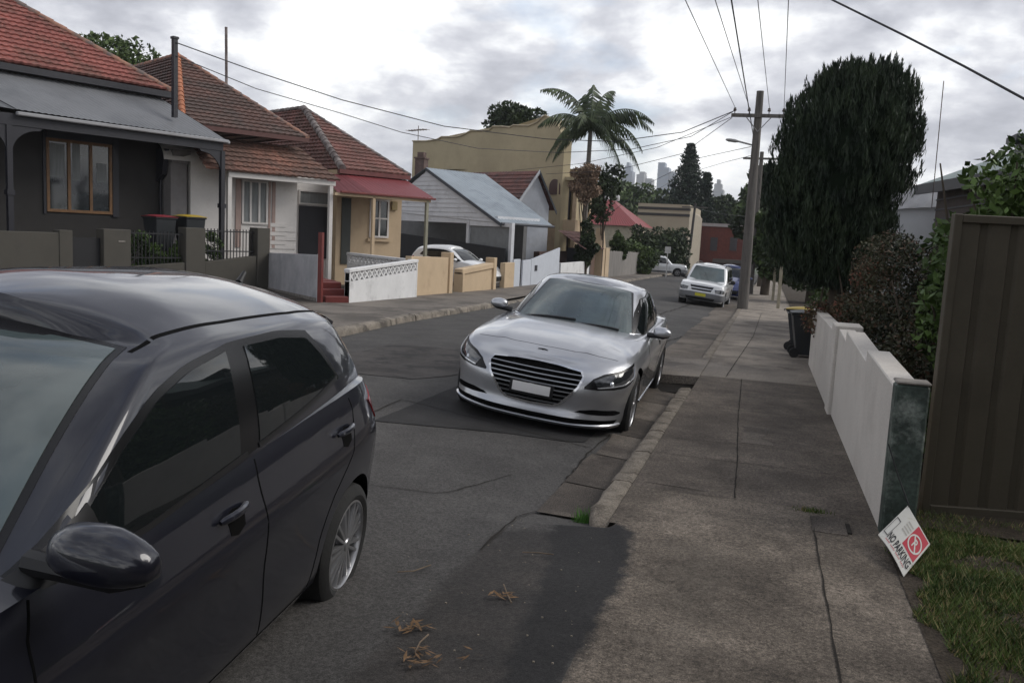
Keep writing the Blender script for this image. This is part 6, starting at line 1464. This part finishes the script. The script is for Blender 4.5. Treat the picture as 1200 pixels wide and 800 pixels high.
# small leafy tree and dry flower mass round the palm
tpx(712, 178, 52, 42, LDK, 'thin leafed small tree just right of the palm trunk', 1500, .26, seed=61, low=.35, tr=.08, clumps=10)
tpx(688, 182, 47.6, 36, LDR, 'mass of dry brown twigs hanging on the palm trunk', 5000, .16, seed=62, low=.55, tr=.08, clumps=10)
tpx(690, 245, 47.2, 26, LDK, 'dark ivy grown shrub at the foot of the palm', 3000, .2, seed=63, low=.05, tr=.08, clumps=10)
# --- norfolk pines
def pine(px, py, Y, wpx, label, seed=1, tiers=15):
    rs = random.Random(seed); a = at(px, py, Y); base = Vector((a.x, a.y, gz(a.y))); H = a.z-base.z; W_ = wpx*Y/1000
    r = empty('pine_tree', base, label, 'tree'); bpy.context.view_layer.update(); C = []; R = []
    for k in range(tiers):
        t = .30+.68*k/(tiers-1); z = base.z+H*t; rr = W_/2*(1-t)/.70*(.7+.5*rs.random())+.2
        for j in range(7):
            q = j*.9+k*.5+rs.random()*.4
            for u in (.35, .7, 1.0): C.append((base.x+rr*u*math.cos(q), base.y+rr*u*math.sin(q), z+.12*u*rr)); R.append((.34+rr*.12, .34+rr*.12, .30))
    leaf_mesh('crown', C, R, LPN, .34, 15000, r, shell=.3, up=.4)
    mb = MB(); mb.tube([base, base+Vector((0, 0, H*.98))], [.3, .04], 8); mb.build('trunk', BARK, r)
pine(810, 168, 112, 62, 'tall dark pointed pine on the skyline right of the striped building', 3, 24); pine(829, 203, 112, 28, 'smaller dark pointed pine beside the tall one', 4, 17)
# --- palm
pb = at(683, 320, 49); pt = at(692, 153, 49); pb.z = gz(49)-.2
pm = empty('palm_tree', pb, 'tall palm with drooping fronds beside the yellow building', 'palm'); bpy.context.view_layer.update()
mb = MB(); mb.tube([pb, pb.lerp(pt, .5)+Vector((-.05, 0, 0)), pt], [.20, .15, .12], 10); mb.build('trunk', mat('palm_trunk', (.13, .115, .10), rough=.9, var=.3, scale=3, aniso=(1, 1, 8)), pm, smooth=50)
rs = random.Random(5)
specs = [(178, 78, 3.1), (200, 55, 2.6), (150, 60, 2.2), (115, 82, 2.6), (95, 88, 2.5), (60, 84, 2.6), (70, 65, 2.4), (40, 62, 2.6), (10, 55, 3.0), (-12, 35, 2.9), (350, 60, 3.1), (170, 20, 2.6), (210, 5, 2.2), (-25, 0, 2.4), (25, 15, 2.9), (265, 50, 2.4), (300, 30, 2.6), (240, 30, 2.4)]
for (az, el, ln) in specs:
    a_ = rad(az+rs.uniform(-8, 8)); e = rad(el*.92); pts = []; ln = ln*1.4; p = pt.copy(); d = Vector((math.cos(a_)*math.cos(e), math.sin(a_)*math.cos(e), math.sin(e)))
    N_ = 16
    for k in range(N_+1):
        pts.append(p.copy()); p = p+d*(ln/N_); d = (d+Vector((0, 0, -.135))).normalized()
    ln_ = ln
    mb = MB(); mb.tube(pts, [.035*(1-k/N_)+.008 for k in range(N_+1)], 5)
    side = Vector((-math.sin(a_), math.cos(a_), 0))
    for k in range(2, N_+1):
        t = (pts[k]-pts[k-1]).normalized()
        for m_ in range(2):
            q0 = pts[k-1].lerp(pts[k], m_/2); L_ = .95*math.sin(math.pi*min(1, (k/N_)*.85+.12))+.08
            for sg in (-1, 1):
                dr = (side*sg*.75+t*.55+Vector((0, 0, -.55-rs.uniform(0, .5)))).normalized(); b = t*.045
                mb.add([q0-b, q0+b, q0+dr*L_*.6+Vector((0, 0, .02))+b*.8, q0+dr*L_+Vector((0, 0, -.10))], [(0, 1, 2, 3)])
    mb.build('frond', LPM, pm, fix=False)
def beam(a, b, h, d): 
    t = (b-a).normalized(); u = Vector((0, 0, 1)); v = t.cross(u).normalized(); u = v.cross(t); return MB().hexa([a-u*h-v*d, b-u*h-v*d, b-u*h+v*d, a-u*h+v*d, a+u*h-v*d, b+u*h-v*d, b+u*h+v*d, a+u*h+v*d])
# ------------------------------------------------------------------ distant buildings
def fbuild(name, px0, px1, pyt, Y, depth, m, label, zb=-4, yaw=0, cat='building'):
    a = at(px0, pyt, Y); b = at(px1, pyt, Y); z = (a.z+b.z)/2; r = empty(name, ((a.x+b.x)/2, Y, gz(Y)), label, cat); bpy.context.view_layer.update()
    mb = MB(); mb.box(a.x, b.x, Y, Y+depth, zb, z); mb.build('wall', m, r); return r, a.x, b.x, z
BRK = mat('red_brick', (.125, .036, .026), rough=.9, var=.22, scale=3, fine=.2, fscale=12, alt=(.09, .030, .025), altmix=(.5, .7), altscale=.5)
r, x0, x1, z = fbuild('brick_building', 822, 874, 266, 100, 12, BRK, 'two storey red brick building closing the end of the street')
mb = MB(); mb.box(x0-.1, x1+.1, 99.8, 112, z, z+.35); mb.build('parapet', mat('parapet_grey', (.33, .30, .30), rough=.8, var=.1), r)
for (a, b) in ((833, 840), (856, 863)):
    p = at(a, 278, 100); q = at(b, 294, 100); mb = MB(); mb.box(p.x, q.x, 99.9, 100.05, q.z, p.z); f = mb.build('window', mat('far_window', (.04, .035, .04), rough=.3), r)
p = at(836, 303, 100); q = at(868, 318, 100); mb = MB(); mb.box(p.x, q.x, 98.8, 100, p.z-.4, p.z); mb.build('awning', mat('far_awning', (.09, .08, .075), rough=.8), r); mb = MB(); mb.box(p.x, q.x, 99.9, 100.02, -2.5, p.z-.5); mb.build('shopfront', mat('far_shop', (.02, .02, .02), rough=.4), r)
CRS = mat('cream_stripe', (.36, .31, .23), rough=.85, var=.08, scale=.5); DKB = mat('band_dark', (.035, .033, .03), rough=.7)
r, x0, x1, z = fbuild('striped_building', 748, 809, 239, 90, 14, CRS, 'flat roofed cream building with two dark horizontal bands above the hedge trees')
for (pa_, pb_) in ((243, 246), (250, 253)):
    za = at(780, pa_, 90).z; zb_ = at(780, pb_, 90).z; mb = MB(); mb.box(x0+.02, x1+.02, 89.93, 91, zb_, za); mb.build('dark_band', DKB, r)
p = at(812, 246, 91); q = at(823, 256, 97); mb = MB(); mb.hexa([(x1+.01, 90.2, -3), (q.x, 97, -3), (q.x-.5, 103, -3), (x1+.01, 103.9, -3), (x1+.01, 90.2, z-.6), (q.x, 97, q.z), (q.x-.5, 103, q.z), (x1+.01, 103.9, z-.6)]); mb.build('side_wing', mat('cream_pale', (.33, .29, .23), rough=.85, var=.1), r)
# red metal roofed house
r, x0, x1, z = fbuild('red_roofed_house', 690, 744, 264, 78, 9, mat('far_cream', (.42, .38, .30), rough=.8), 'cream house with bright red hipped metal roof beyond the porch')
ap = at(717, 234, 82); RR_ = mat('roof_red_metal', (.22, .042, .042), rough=.5, var=.1, alt=(.18, .038, .038), altmix=(.5, .7)); e = .4
mb = MB(); A = Vector((x0-e, 77.6, z)); B = Vector((x1+e, 77.6, z)); T1 = Vector((ap.x-.3, 82, ap.z)); T2 = Vector((ap.x+.0, 82, ap.z)); C = Vector((x1+e, 88, z)); Dd = Vector((x0-e, 88, z))
roof_plane(mb, A, B, T2, T1, course=0, pitch=.25, amp=.01, step=0, colstep=.08); roof_plane(mb, B, C, T2+Vector((0, 2, 0)), T2, course=0, pitch=.25, amp=.01, step=0, colstep=.1); roof_plane(mb, Dd, A, T1, T1+Vector((0, 2, 0)), course=0, pitch=.25, amp=.01, step=0, colstep=.1); mb.build('roof', RR_, r, fix=False)
for dx in (-.5, .5):
    mb = MB(); mb.lathe([(.001, .6), (.22, .5), (.26, .2), (.22, 0)], 10, (ap.x+dx, 82.1, ap.z-.1)); mb.build('roof_vent', mat('vent_pale', (.5, .5, .5), rough=.5), r)
# far right houses
r = empty('cottage', (4.6, 22, gz(22)), 'pale weatherboard cottage with roof finial glimpsed between cypress and dark house', 'house'); bpy.context.view_layer.update()
g0 = at(1040, 255, 21); g1 = at(1068, 213, 21)
mb = MB(); mb.prism([(g0.x-.8, 21, -.5), (g1.x+1.6, 21, -.5), (g1.x+1.6, 21, at(1060, 232, 21).z), (g0.x-.8, 21, at(1035, 250, 21).z)], (0, 6, 0)); mb.build('wall', WBD, r)
tp = at(1066, 217, 21); mb = MB(); roof_plane(mb, Vector((g0.x-.9, 20.9, at(1036, 250, 21).z)), Vector((g1.x+1.7, 20.9, at(1062, 236, 21).z)), tp+Vector((1.2, .2, 0)), tp+Vector((-.2, .2, 0)), course=0, pitch=.3, amp=.01, step=0, colstep=.1); mb.build('roof', mat('roof_pale', (.33, .33, .34), rough=.6), r, fix=False)
mb = MB(); mb.lathe([(.001, .22), (.08, .18), (.10, .1), (.06, .02), (.07, -.1)], 10, (tp.x, tp.y+.2, tp.z)); mb.build('finial', WHR, r)
RH = empty('timber_house', (4.4, 15, gz(15)), 'dark timber boarded house with a shallow green metal roof at the right edge', 'house'); bpy.context.view_layer.update()
DB = mat('dark_boards', (.060, .045, .040), rough=.8, var=.15, scale=3); GRN = mat('roof_green', (.12, .17, .15), rough=.45, var=.12, scale=1.5, alt=(.17, .23, .21), altmix=(.45, .7))
eA = at(1075, 217, 20); eB = at(1200, 194, 14); eB = eA+(eB-eA)*1.9; rC = at(1206, 171, 17); rD = rC+(eB-eA)
mb = MB(); mb.add([eA, eB, rD, rC], [(0, 1, 2, 3)]); o_ = Vector((0, 0, -.05)); mb.add([eA+o_, eB+o_, rD+o_, rC+o_], [(3, 2, 1, 0)]); mb.add([eA, rC, eA+o_, rC+o_], [(0, 1, 3, 2)])
bk_ = rC+Vector((3.5, 3.5, -1.2)); mb.add([eA+Vector((5, 1.5, 0)), eA, rC], [(0, 1, 2)]); mb.build('roof', GRN, RH, fix=False)
t_ = (eB-eA).normalized(); sd_ = Vector((t_.y, -t_.x, 0))
if sd_.x < 0: sd_ = -sd_
beam(eA-t_*.1-Vector((0, 0, .10)), eB-Vector((0, 0, .10)), .10, .03).build('fascia', DKT, RH)
w0_ = eA+sd_*.35+t_*.25; w1_ = eB+sd_*.35; mb = MB(); mb.hexa([Vector((p.x, p.y, -1)) for p in (w0_, w1_, w1_+sd_*4, w0_+sd_*4)]+[Vector((p.x, p.y, eA.z-.12)) for p in (w0_, w1_, w1_+sd_*4, w0_+sd_*4)]); mb.build('wall', DB, RH)
mb = MB()
for k in range(12):
    z = eA.z-.3-k*.2; mb.hexa([Vector((p.x, p.y, z_)) for z_ in (z-.03, z) for p in (w0_-sd_*.02, w1_-sd_*.02, w1_, w0_)])
mb.build('board_joints', DKT, RH, fix=False)
ch = at(1189, 163, 14.5); mb = MB(); mb.box(ch.x, ch.x+.9, 14.4, 15, ch.z-.02, ch.z+.07); mb.box(ch.x+.12, ch.x+.8, 14.45, 14.95, ch.z-1.0, ch.z-.02); mb.build('chimney', DKT, RH)
m0 = at(1096, 206, 15); m1 = at(1106, 95, 15); o = MB().tube([m0-Vector((0, 0, .5)), m1], .007, 6).build('radio_aerial', CAPG); tag(o, 'hair thin grey aerial rod rising over the green roof', 'aerial')
# skyline
SKY = mat('tower_glass_blue', (.16, .20, .26), rough=.4, var=.12, scale=.02); SKG = mat('tower_grey', (.20, .21, .23), rough=.7, var=.12, scale=.02); SKP = mat('tower_pale', (.27, .27, .27), rough=.7, var=.1, scale=.02)
def tower(px0, px1, py, Y, m, label, steps=()):
    a = at(px0, py, Y); b = at(px1, py, Y); r = empty('office_tower', ((a.x+b.x)/2, Y, -4), label, 'tower'); bpy.context.view_layer.update()
    mb = MB(); mb.box(a.x, b.x, Y, Y+40, -4, a.z); mb.build('shaft', m, r); zt_ = a.z
    for (q0, q1, qy) in steps:
        u = at(q0, qy, Y); v = at(q1, qy, Y); mb = MB(); mb.box(u.x, v.x, Y+5, Y+35, zt_, u.z); mb.build('crown', m, r); zt_ = u.z
    mb = MB(); n = 9
    for k in range(n): z = lerp(a.z*.5, a.z, k/n); mb.box(a.x+.5, b.x-.5, Y-.6, Y, z, z+1.2)
    mb.build('window_bands', SKG if m is not SKG else SKY, r)
tower(730, 741, 200, 1700, SKY, 'blue grey city tower with a narrow stepped crown, far left on the skyline', ((732, 739, 194), (734, 737, 190)))
tower(713, 721, 208, 1700, SKG, 'low grey city block left of the blue stepped tower'); tower(746, 755, 204, 1700, SKP, 'pale short city block right of the blue stepped tower', ((749, 755, 201),))
tower(756, 764, 209, 1720, SKP, 'pale low city block second right of the blue tower')
tower(771, 784, 196, 1600, SKY, 'tallest blue glass city tower with slanted top', ((771, 779, 190),)); tower(785, 792, 201, 1600, SKG, 'grey city tower touching the tallest blue one')
tower(835, 848, 222, 1500, SKP, 'pale grey city tower right of the pines', ((837, 846, 215), (840, 844, 210)))
# ------------------------------------------------------------------ poles and wires
TIM = mat('pole_timber', (.115, .105, .095), rough=.9, var=.3, scale=4, aniso=(6, 6, .5), fine=.2, alt=(.06, .055, .05), altmix=(.5, .65), altscale=2)
INS = mat('insulator', (.05, .035, .03), rough=.3); STL = mat('galvanised', (.25, .25, .25), rough=.5, metal=.5)
PB = Vector((-.78, 32.1, gz(32)-.3)); PT = at(891, 107, 32.1)
pole = empty('power_pole', (PB.x, PB.y, gz(32)), 'tall weathered timber power pole with crossarm nearest on the right footpath', 'pole'); bpy.context.view_layer.update()
MB().tube([PB, PB.lerp(PT, .5), PT], [.20, .165, .125], 14).build('shaft', TIM, pole, smooth=50)
aL = at(857, 135, 31.95); aR = at(922, 136.5, 31.95); cd_ = (aR-aL); 
beam(aL, aR, .06, .05).build('crossarm', TIM, pole)
insu = []
for t in (.06, .32, .68, .94):
    p = aL.lerp(aR, t)+Vector((0, 0, .06)); insu.append(p+Vector((0, 0, .2))); MB().lathe([(.015, -.02), (.015, .08), (.05, .09), (.06, .13), (.04, .17), (.05, .19), (.001, .22)], 10, tuple(p)).build('insulator', INS, pole)
for sg in (-.5, .5): MB().tube([aL.lerp(aR, .5+sg*.5), aL.lerp(aR, .5)-Vector((0, 0, .55))], .018, 6).build('brace', STL, pole)
# street lamp on an arm
lt = empty('street_lamp', at(882, 170, 32.05), 'grey street lamp head on a short arm of the nearest timber pole', 'lamp'); bpy.context.view_layer.update()
l0 = at(881, 170, 32.05); l1 = at(866, 166, 31.9); l2 = at(853, 164, 31.8)
MB().tube([l0, l1], .03, 8).build('arm', STL, lt)
mb = MB(); mb.lathe([(.001, -.02), (.05, 0), (.10, .15), (.10, .35), (.06, .46), (.001, .48)], 12, (0, 0, 0), 'X'); M_ = Matrix.Translation(l1) @ (l2-l1).to_track_quat('X', 'Z').to_matrix().to_4x4(); mb.v = [tuple(M_ @ Vector((v[0], v[1], v[2]*.6))) for v in mb.v]; mb.build('head', STL, lt, smooth=50)
for (pa_, pb_, Y, rr, lab, arm) in (((893, 178), (880, 337), 46, .13, 'second timber pole standing just behind the nearest one', True), ((815, 238), (806, 304), 82, .14, 'distant timber pole with pale lower half by the crossroads', False)):
    a = at(*pa_, Y); b = at(*pb_, Y); b.z = gz(Y)-.2; r = empty('power_pole', (b.x, b.y, gz(Y)), lab, 'pole'); bpy.context.view_layer.update()
    MB().tube([b, a], [rr, rr*.75], 10).build('shaft', TIM if arm else mat('pole_dark', (.05, .045, .045), rough=.9), r, smooth=50)
    if arm: beam(a+Vector((-.9, -.1, -.35)), a+Vector((.9, -.1, -.35)), .05, .05).build('crossarm', TIM, r)
    else:
        MB().tube([b, b.lerp(a, .42)], [rr*1.05, rr*1.02], 10).build('pale_base', mat('pole_pale', (.30, .27, .22), rough=.8), r)
        beam(a+Vector((-1.2, -.1, -.4)), a+Vector((1.2, -.1, -.4)), .06, .05).build('crossarm', TIM, r)
WIRE = mat('wire', (.012, .012, .014), rough=.6, var=0)
def wire(pts, r_, label, group=None, sag=0, seg=14):
    P = [Vector(p) for p in pts]; Q = []
    for a, b in zip(P, P[1:]):
        for k in range(seg): t = k/seg; Q.append(a.lerp(b, t)-Vector((0, 0, sag*4*t*(1-t)*(b-a).length/30)))
    Q.append(P[-1]); o = MB().tube(Q, r_, 5).build('overhead_wire', WIRE, smooth=60); tag(o, label, 'wire', group); return o
G1 = 'power wires from the timber pole over the viewer'
for k, (ip, px) in enumerate(((insu[0], 803), (insu[1], 838), (PT.lerp(PB, .19)+Vector((-.12, -.1, 0)), 857), (insu[2], 888), (insu[3], 924))):
    m_ = at(px, 0, 17); e = ip+(m_-ip)*2.6; e.z = max(e.z, m_.z+.1)
    wire([ip, m_, e], .016 if k == 2 else .009, 'overhead wire, ' + ['leftmost', 'second from the left', 'thick middle one', 'fourth from the left', 'rightmost'][k] + ' of the five fanning out above the timber pole', G1, sag=0)
G2 = 'service wires crossing to the left-hand houses'
pR = aL.lerp(aR, .05)+Vector((0, 0, .15))
wire([MAST, at(300, 84, 24), at(400, 117, 26), at(520, 148, 29), at(640, 163, 32), at(720, 166, 33), at(800, 155, 33), pR], .016, 'long service wire from the black mast to the timber pole, upper one', G2, sag=.0, seg=6)
wire([MAST-Vector((0, 0, .35)), at(300, 104, 24), at(400, 133, 26), at(470, 155, 29), at(560, 174, 32), at(655, 179, 36), at(740, 175, 36), at(810, 160, 34), pR], .013, 'long service wire below the first, sagging past the yellow wall', G2, sag=.0, seg=6)
for k, (pts, lab) in enumerate((([(600, 200), (680, 192), (770, 173), (858, 137)], 'wire from the timber pole to the yellow building, upper of the lower pair'), ([(640, 204), (720, 200), (800, 180), (858, 138)], 'wire from the timber pole to the yellow building, lower of the pair'),
        ([(700, 262), (760, 215), (820, 185), (880, 172)], 'wire dropping from the timber pole to the red roofed house'), ([(748, 235), (800, 205), (850, 190), (882, 182)], 'wire dropping from the timber pole to the striped building'), ([(812, 243), (840, 250), (884, 255)], 'low wire between the distant pole and the second pole'))):
    Ys = np.linspace(46 if k < 2 else (62 if k == 2 else 84 if k == 3 else 82), 32.3 if k < 4 else 46, len(pts)); wire([at(px, py, Y) for (px, py), Y in zip(pts, Ys)], .012, lab, 'thin house wires at the far end of the street', seg=4)
wire([at(940, -20, 12), at(975, 0, 11.5), at(1060, 42, 10.5), at(1130, 78, 9.7), at(1200, 116, 9), at(1300, 175, 8.2)], .012, 'single dark wire running down to the right edge above the cypress', seg=4)
# white posts at the far right footpath
for k, (px, y0_, y1_, Y, lab) in enumerate(((910, 300, 338, 40, 'pale timber post beside the far footpath'), (916, 312, 352, 34, 'grey green post by the shrubs, nearest of the footpath posts'))):
    a = at(px, y0_, Y); o = MB().box(a.x-.06, a.x+.06, Y-.06, Y+.06, gz(Y)-.1, a.z).build('garden_post', mat('post_pale', (.3, .27, .2), rough=.9, var=.2), bevel=.01); tag(o, lab, 'post')
p = at(783, 289, 66); q = at(783, 303, 66); o = MB().box(p.x-.22, p.x+.22, 65.97, 66.0, q.z+.4, p.z).add([(p.x-.04, 66.01, gz(66)), (p.x+.04, 66.01, gz(66)), (p.x+.04, 66.01, p.z), (p.x-.04, 66.01, p.z)], [(0, 1, 2, 3)]).build('street_sign', mat('sign_back', (.5, .5, .5), rough=.5)); tag(o, 'small pale street sign on a post beyond the paling fence', 'sign')
# ------------------------------------------------------------------ more vehicles
import copy
def small_detail(c, far=False):
    for wx in c.S['wheels']:
        for sg in (1, -1): c.wheel(wx, sg, 7, 'fat')
    fdA = [(1.22, .955), (1.63, .965), (2.19, 1.03)]; fdB = [(1.22, .97), (1.40, 1.08), (1.58, 1.185), (1.80, 1.285), (2.0, 1.34), (2.25, 1.36)]
    rdA = [(2.30, 1.045), (2.8, 1.10), (3.15, 1.155)]; rdB = [(2.32, 1.366), (2.7, 1.362), (2.95, 1.335), (3.05, 1.27), (3.15, 1.165)]
    side_glass(c, [(fdA, fdB), (rdA, rdB)], ([(1.16, .93), (1.63, .945), (2.26, 1.01), (2.8, 1.08), (3.19, 1.135)], [(1.16, .94), (1.39, 1.09), (1.57, 1.20), (1.79, 1.30), (2.0, 1.36), (2.3, 1.385), (2.7, 1.385), (2.98, 1.36), (3.09, 1.285), (3.20, 1.15)]))
    ws = [(1.02, 0, .99), (1.05, .3, .99), (1.14, .5, .99), (1.24, .60, 1.02)]; wt = [(1.82, 0, 1.45), (1.83, .3, 1.44), (1.855, .47, 1.40)]
    c.patch('windscreen', sym(ws), sym(wt), (.6, 0, -.8), GLASS, off=.005, n=20, rows=8, which='cabin')
    c.patch('rear_window', [(-.56, 1.10), (.56, 1.10)], [(-.48, 1.33), (.48, 1.33)], 'B', GLASS, off=.004, which='cabin')
    c.patch('grille', [(-.42, .26), (.42, .26)], [(-.5, .44), (.5, .44)], 'F', BLK, off=.004, which='body')
    for sg in (1, -1):
        c.mirror(1.36, sg*.92, 1.005, sz=(.14, .2, .14), sg=sg)
        c.patch('headlight', [(.10, .48*sg, .58), (.3, .74*sg, .62), (.5, .82*sg, .70)], [(.16, .45*sg, .66), (.35, .7*sg, .76), (.65, .82*sg, .82)], (.75, -.65*sg, 0), LAMP, off=.004, n=14, rows=6, which='body')
        c.patch('tail_light', [(3.56, .84*sg, .86), (3.75, .82*sg, .84)], [(3.50, .84*sg, 1.06), (3.74, .80*sg, 1.1)], (-.7, -.7*sg, 0), REDL, off=.006, n=8, rows=4, which='body')
        c.patch('fog_lamp', [(.2, .60*sg, .32), (.32, .74*sg, .34)], [(.2, .62*sg, .46), (.32, .76*sg, .46)], (.75, -.65*sg, 0), BLK, off=.004, n=8, rows=3, which='body')
        g = MBL(); md = 'L' if sg > 0 else 'R'
        c.ribbon(g, [(2.28, 1.02), (2.30, .70), (2.385, .26)], md, .012, off=.0012, which='body'); c.part(g, 'door_gap', SEAM)
white_h = Car('parked_hatchback', HATCH, (-10.05, 31.6, gz(31.5)+LZ, 104, 0, 0), P_WHITE, 'white hatchback nose out in the driveway behind the low cream wall', 'car'); small_detail(white_h)
far_w = Car('parked_hatchback', HATCH, (.4, 96, gz(96), 250, 0, 0), P_WHITE, 'tiny white car at the far end of the right footpath', 'car'); small_detail(far_w)
blue = Car('parked_hatchback', HATCH, (-1.75, 40.5, gz(40)-.1, 180, -4, 0), P_BLUE, 'dark blue car tucked behind the white four-wheel drive and the timber pole', 'car'); small_detail(blue)
far_suv = Car('parked_wagon', SUV, (-6.35, 71.5, gz(71)+.0, 84, 0, 0), P_WHITE, 'white wagon seen side on where the street meets the crossroad, past the paling fence', 'car'); suv_detail(far_suv, False)
# wheelie bins in the charcoal house's yard
for k, (px, lidm, lab) in enumerate(((187, BINR, 'dark wheelie bin with dark red lid behind the black railings'), (222, BINY, 'dark wheelie bin with yellow lid beside the red lidded one'))):
    s_, z_ = D.sz(px, 252, -1.0); p = D.w(s_, -1.0, 0); b_ = wheelie_bin('wheelie_bin', (p.x, p.y, z_-.98), D.a*-1+rad(90), BING, lidm, lab)
def hshrub(px, py, lab, seed):
    s_, z_ = D.sz(px, py, -.45); p = D.w(s_, -.5, 0); C = [(p.x+random.gauss(0, .14), p.y+random.gauss(0, .14), random.uniform(-.1, z_-.12)) for _ in range(14)]
    r = empty('shrub', (p.x, p.y, gz(p.y)), lab, 'shrub'); bpy.context.view_layer.update(); leaf_mesh('foliage', C, [(.16, .16, .16)]*14, LBR, .07, 2200, r, shell=.3, up=.5)
hshrub(168, 268, 'leafy shrub in front of the red lidded bin', 4); hshrub(206, 272, 'dark leafed shrub half covering the yellow lidded bin', 5)
hshrub(178, 285, 'small green shrub between the first fence pillars of the charcoal house', 1); hshrub(250, 262, 'taller green shrub against the railings next to the yellow lidded bin', 2); hshrub(203, 292, 'low leafy plant below the yellow lidded bin', 3)
# ------------------------------------------------------------------ litter on the driveway
DRY = mat('dry_leaf', (.145, .085, .042), rough=.9, var=.4, scale=30); TWG = mat('twig', (.16, .12, .085), rough=.9, var=.3, scale=20)
def gsurf(x, y): return gz(y)+(road_dz(x, y) if x < -.75 else 0)+.014
def leafpile(px, py, n, spread, label):
    c = gnd(px, py, -.06); mb = MB()
    for k in range(n):
        x = c.x+random.gauss(0, spread); y = c.y+random.gauss(0, spread*.7); z = gsurf(x, y)+random.uniform(.0, .018); a = random.uniform(0, 6.28); L_ = random.uniform(.018, .038); W_ = L_*.22
        d = Vector((math.cos(a), math.sin(a), random.uniform(-.1, .5))); s_ = Vector((-math.sin(a), math.cos(a), random.uniform(-.3, .3))); p = Vector((x, y, z))
        mb.add([p-d*L_, p-s_*W_, p+d*L_, p+s_*W_], [(0, 1, 2, 3)])
    o = mb.build('dry_leaves', DRY, fix=False); tag(o, label, 'leaf litter', None, 'stuff')
leafpile(480, 735, 22, .045, 'small heap of dry brown leaves on the dark asphalt, upper one'); leafpile(497, 775, 34, .07, 'larger heap of dry brown leaves near the bottom edge'); leafpile(592, 705, 14, .03, 'few dry leaves in the middle of the driveway')
def twig(pts, label, r=.0035):
    P = []
    for q in pts: g = gnd(*q, -.06); g.z = gsurf(g.x, g.y)+.004; P.append(g)
    o = MB().tube(P, r, 5).build('twig', TWG, smooth=50); tag(o, label, 'twig')
twig([(612, 651), (630, 653), (648, 657)], 'pale straight twig on the dark patch'); twig([(466, 664), (485, 664), (505, 658)], 'dark bent twig near the hatchback rear wheel'); twig([(590, 690), (594, 703), (599, 714)], 'short twig lying among the middle leaves'); twig([(486, 768), (492, 755), (502, 746)], 'thin twig sticking out of the larger leaf heap')
mb = MB()
for k in range(110):
    px, py = random.uniform(470, 1000), random.uniform(600, 798); c = gnd(px, py, -.03)
    if c.x > .75: continue
    s_ = random.uniform(.0015, .004); z = gsurf(c.x, c.y); mb.box(c.x-s_, c.x+s_, c.y-s_, c.y+s_, z-.001, z+s_)
o = mb.build('grit', mat('grit_pale', (.22, .19, .15), rough=.9, var=.3, scale=40)); tag(o, 'scattered pale grit on the driveway and footpath', 'grit', None, 'stuff')
# service cover beside the meter lid: narrow slot

# ------------------------------------------------------------------ unseen house, fence and trees added at the right for the hatchback to reflect
NB = empty('added_brick_house', (6.5, -2, .0), 'dark brick house added right of the lawn, out of view, for the hatchback to reflect', 'house'); bpy.context.view_layer.update()
mb = MB(); mb.box(4.6, 12, -9, 4.6, -.4, 3.2); mb.build('wall', mat('dark_brick_wall', (.085, .045, .035), rough=.9, var=.25, scale=2, fine=.2, fscale=12), NB)
mb = MB(); roof_plane(mb, Vector((4.2, -9.4, 3.2)), Vector((4.2, 5, 3.2)), Vector((8.2, 2.5, 5.4)), Vector((8.2, -9.4, 5.4)), course=.33, pitch=.24, amp=.012, step=.04, colstep=.12); mb.build('roof', TILE_B, NB, fix=False)
for y0 in (-6, -1.5): mb = MB(); mb.box(4.56, 4.62, y0, y0+1.6, .9, 2.4); mb.build('window', WGL, NB)
f2 = empty('metal_fence', (3.2, -3, 0), 'khaki metal fence added along the lawn, out of view, for the hatchback to reflect', 'fence'); bpy.context.view_layer.update()
mb = MB(); mb.box(3.2, 3.25, -10, 5.4, -.1, 1.75); mb.build('panel', FEN, f2)
tree('tree', Vector((3.9, -1.2, .0)), 6.6, 4.4, LMD, .13, 15000, 'leafy garden tree added over the lawn, out of view, for the hatchback to reflect', seed=90, low=.3, clumps=18, tr=.13)
tree('tree', Vector((4.4, 2.2, .0)), 5.2, 3.2, LDK, .12, 9000, 'darker garden tree added by the unseen khaki fence for the hatchback to reflect', seed=91, low=.3, clumps=14, tr=.1)
# ------------------------------------------------------------------ thin city haze round the whole scene
mb = MB(); mb.box(-1000, 1000, -120, 3100, -6.5, 170); HZ = bpy.data.materials.new('haze'); HZ.use_nodes = True; t = HZ.node_tree; t.nodes.clear()
o_ = t.nodes.new('ShaderNodeOutputMaterial'); v_ = t.nodes.new('ShaderNodeVolumePrincipled'); v_.inputs['Color'].default_value = (.86, .90, .97, 1); v_.inputs['Density'].default_value = .0003; v_.inputs['Anisotropy'].default_value = .1
t.links.new(v_.outputs[0], o_.inputs['Volume']); hz = mb.build('haze', HZ); tag(hz, kind='stuff')
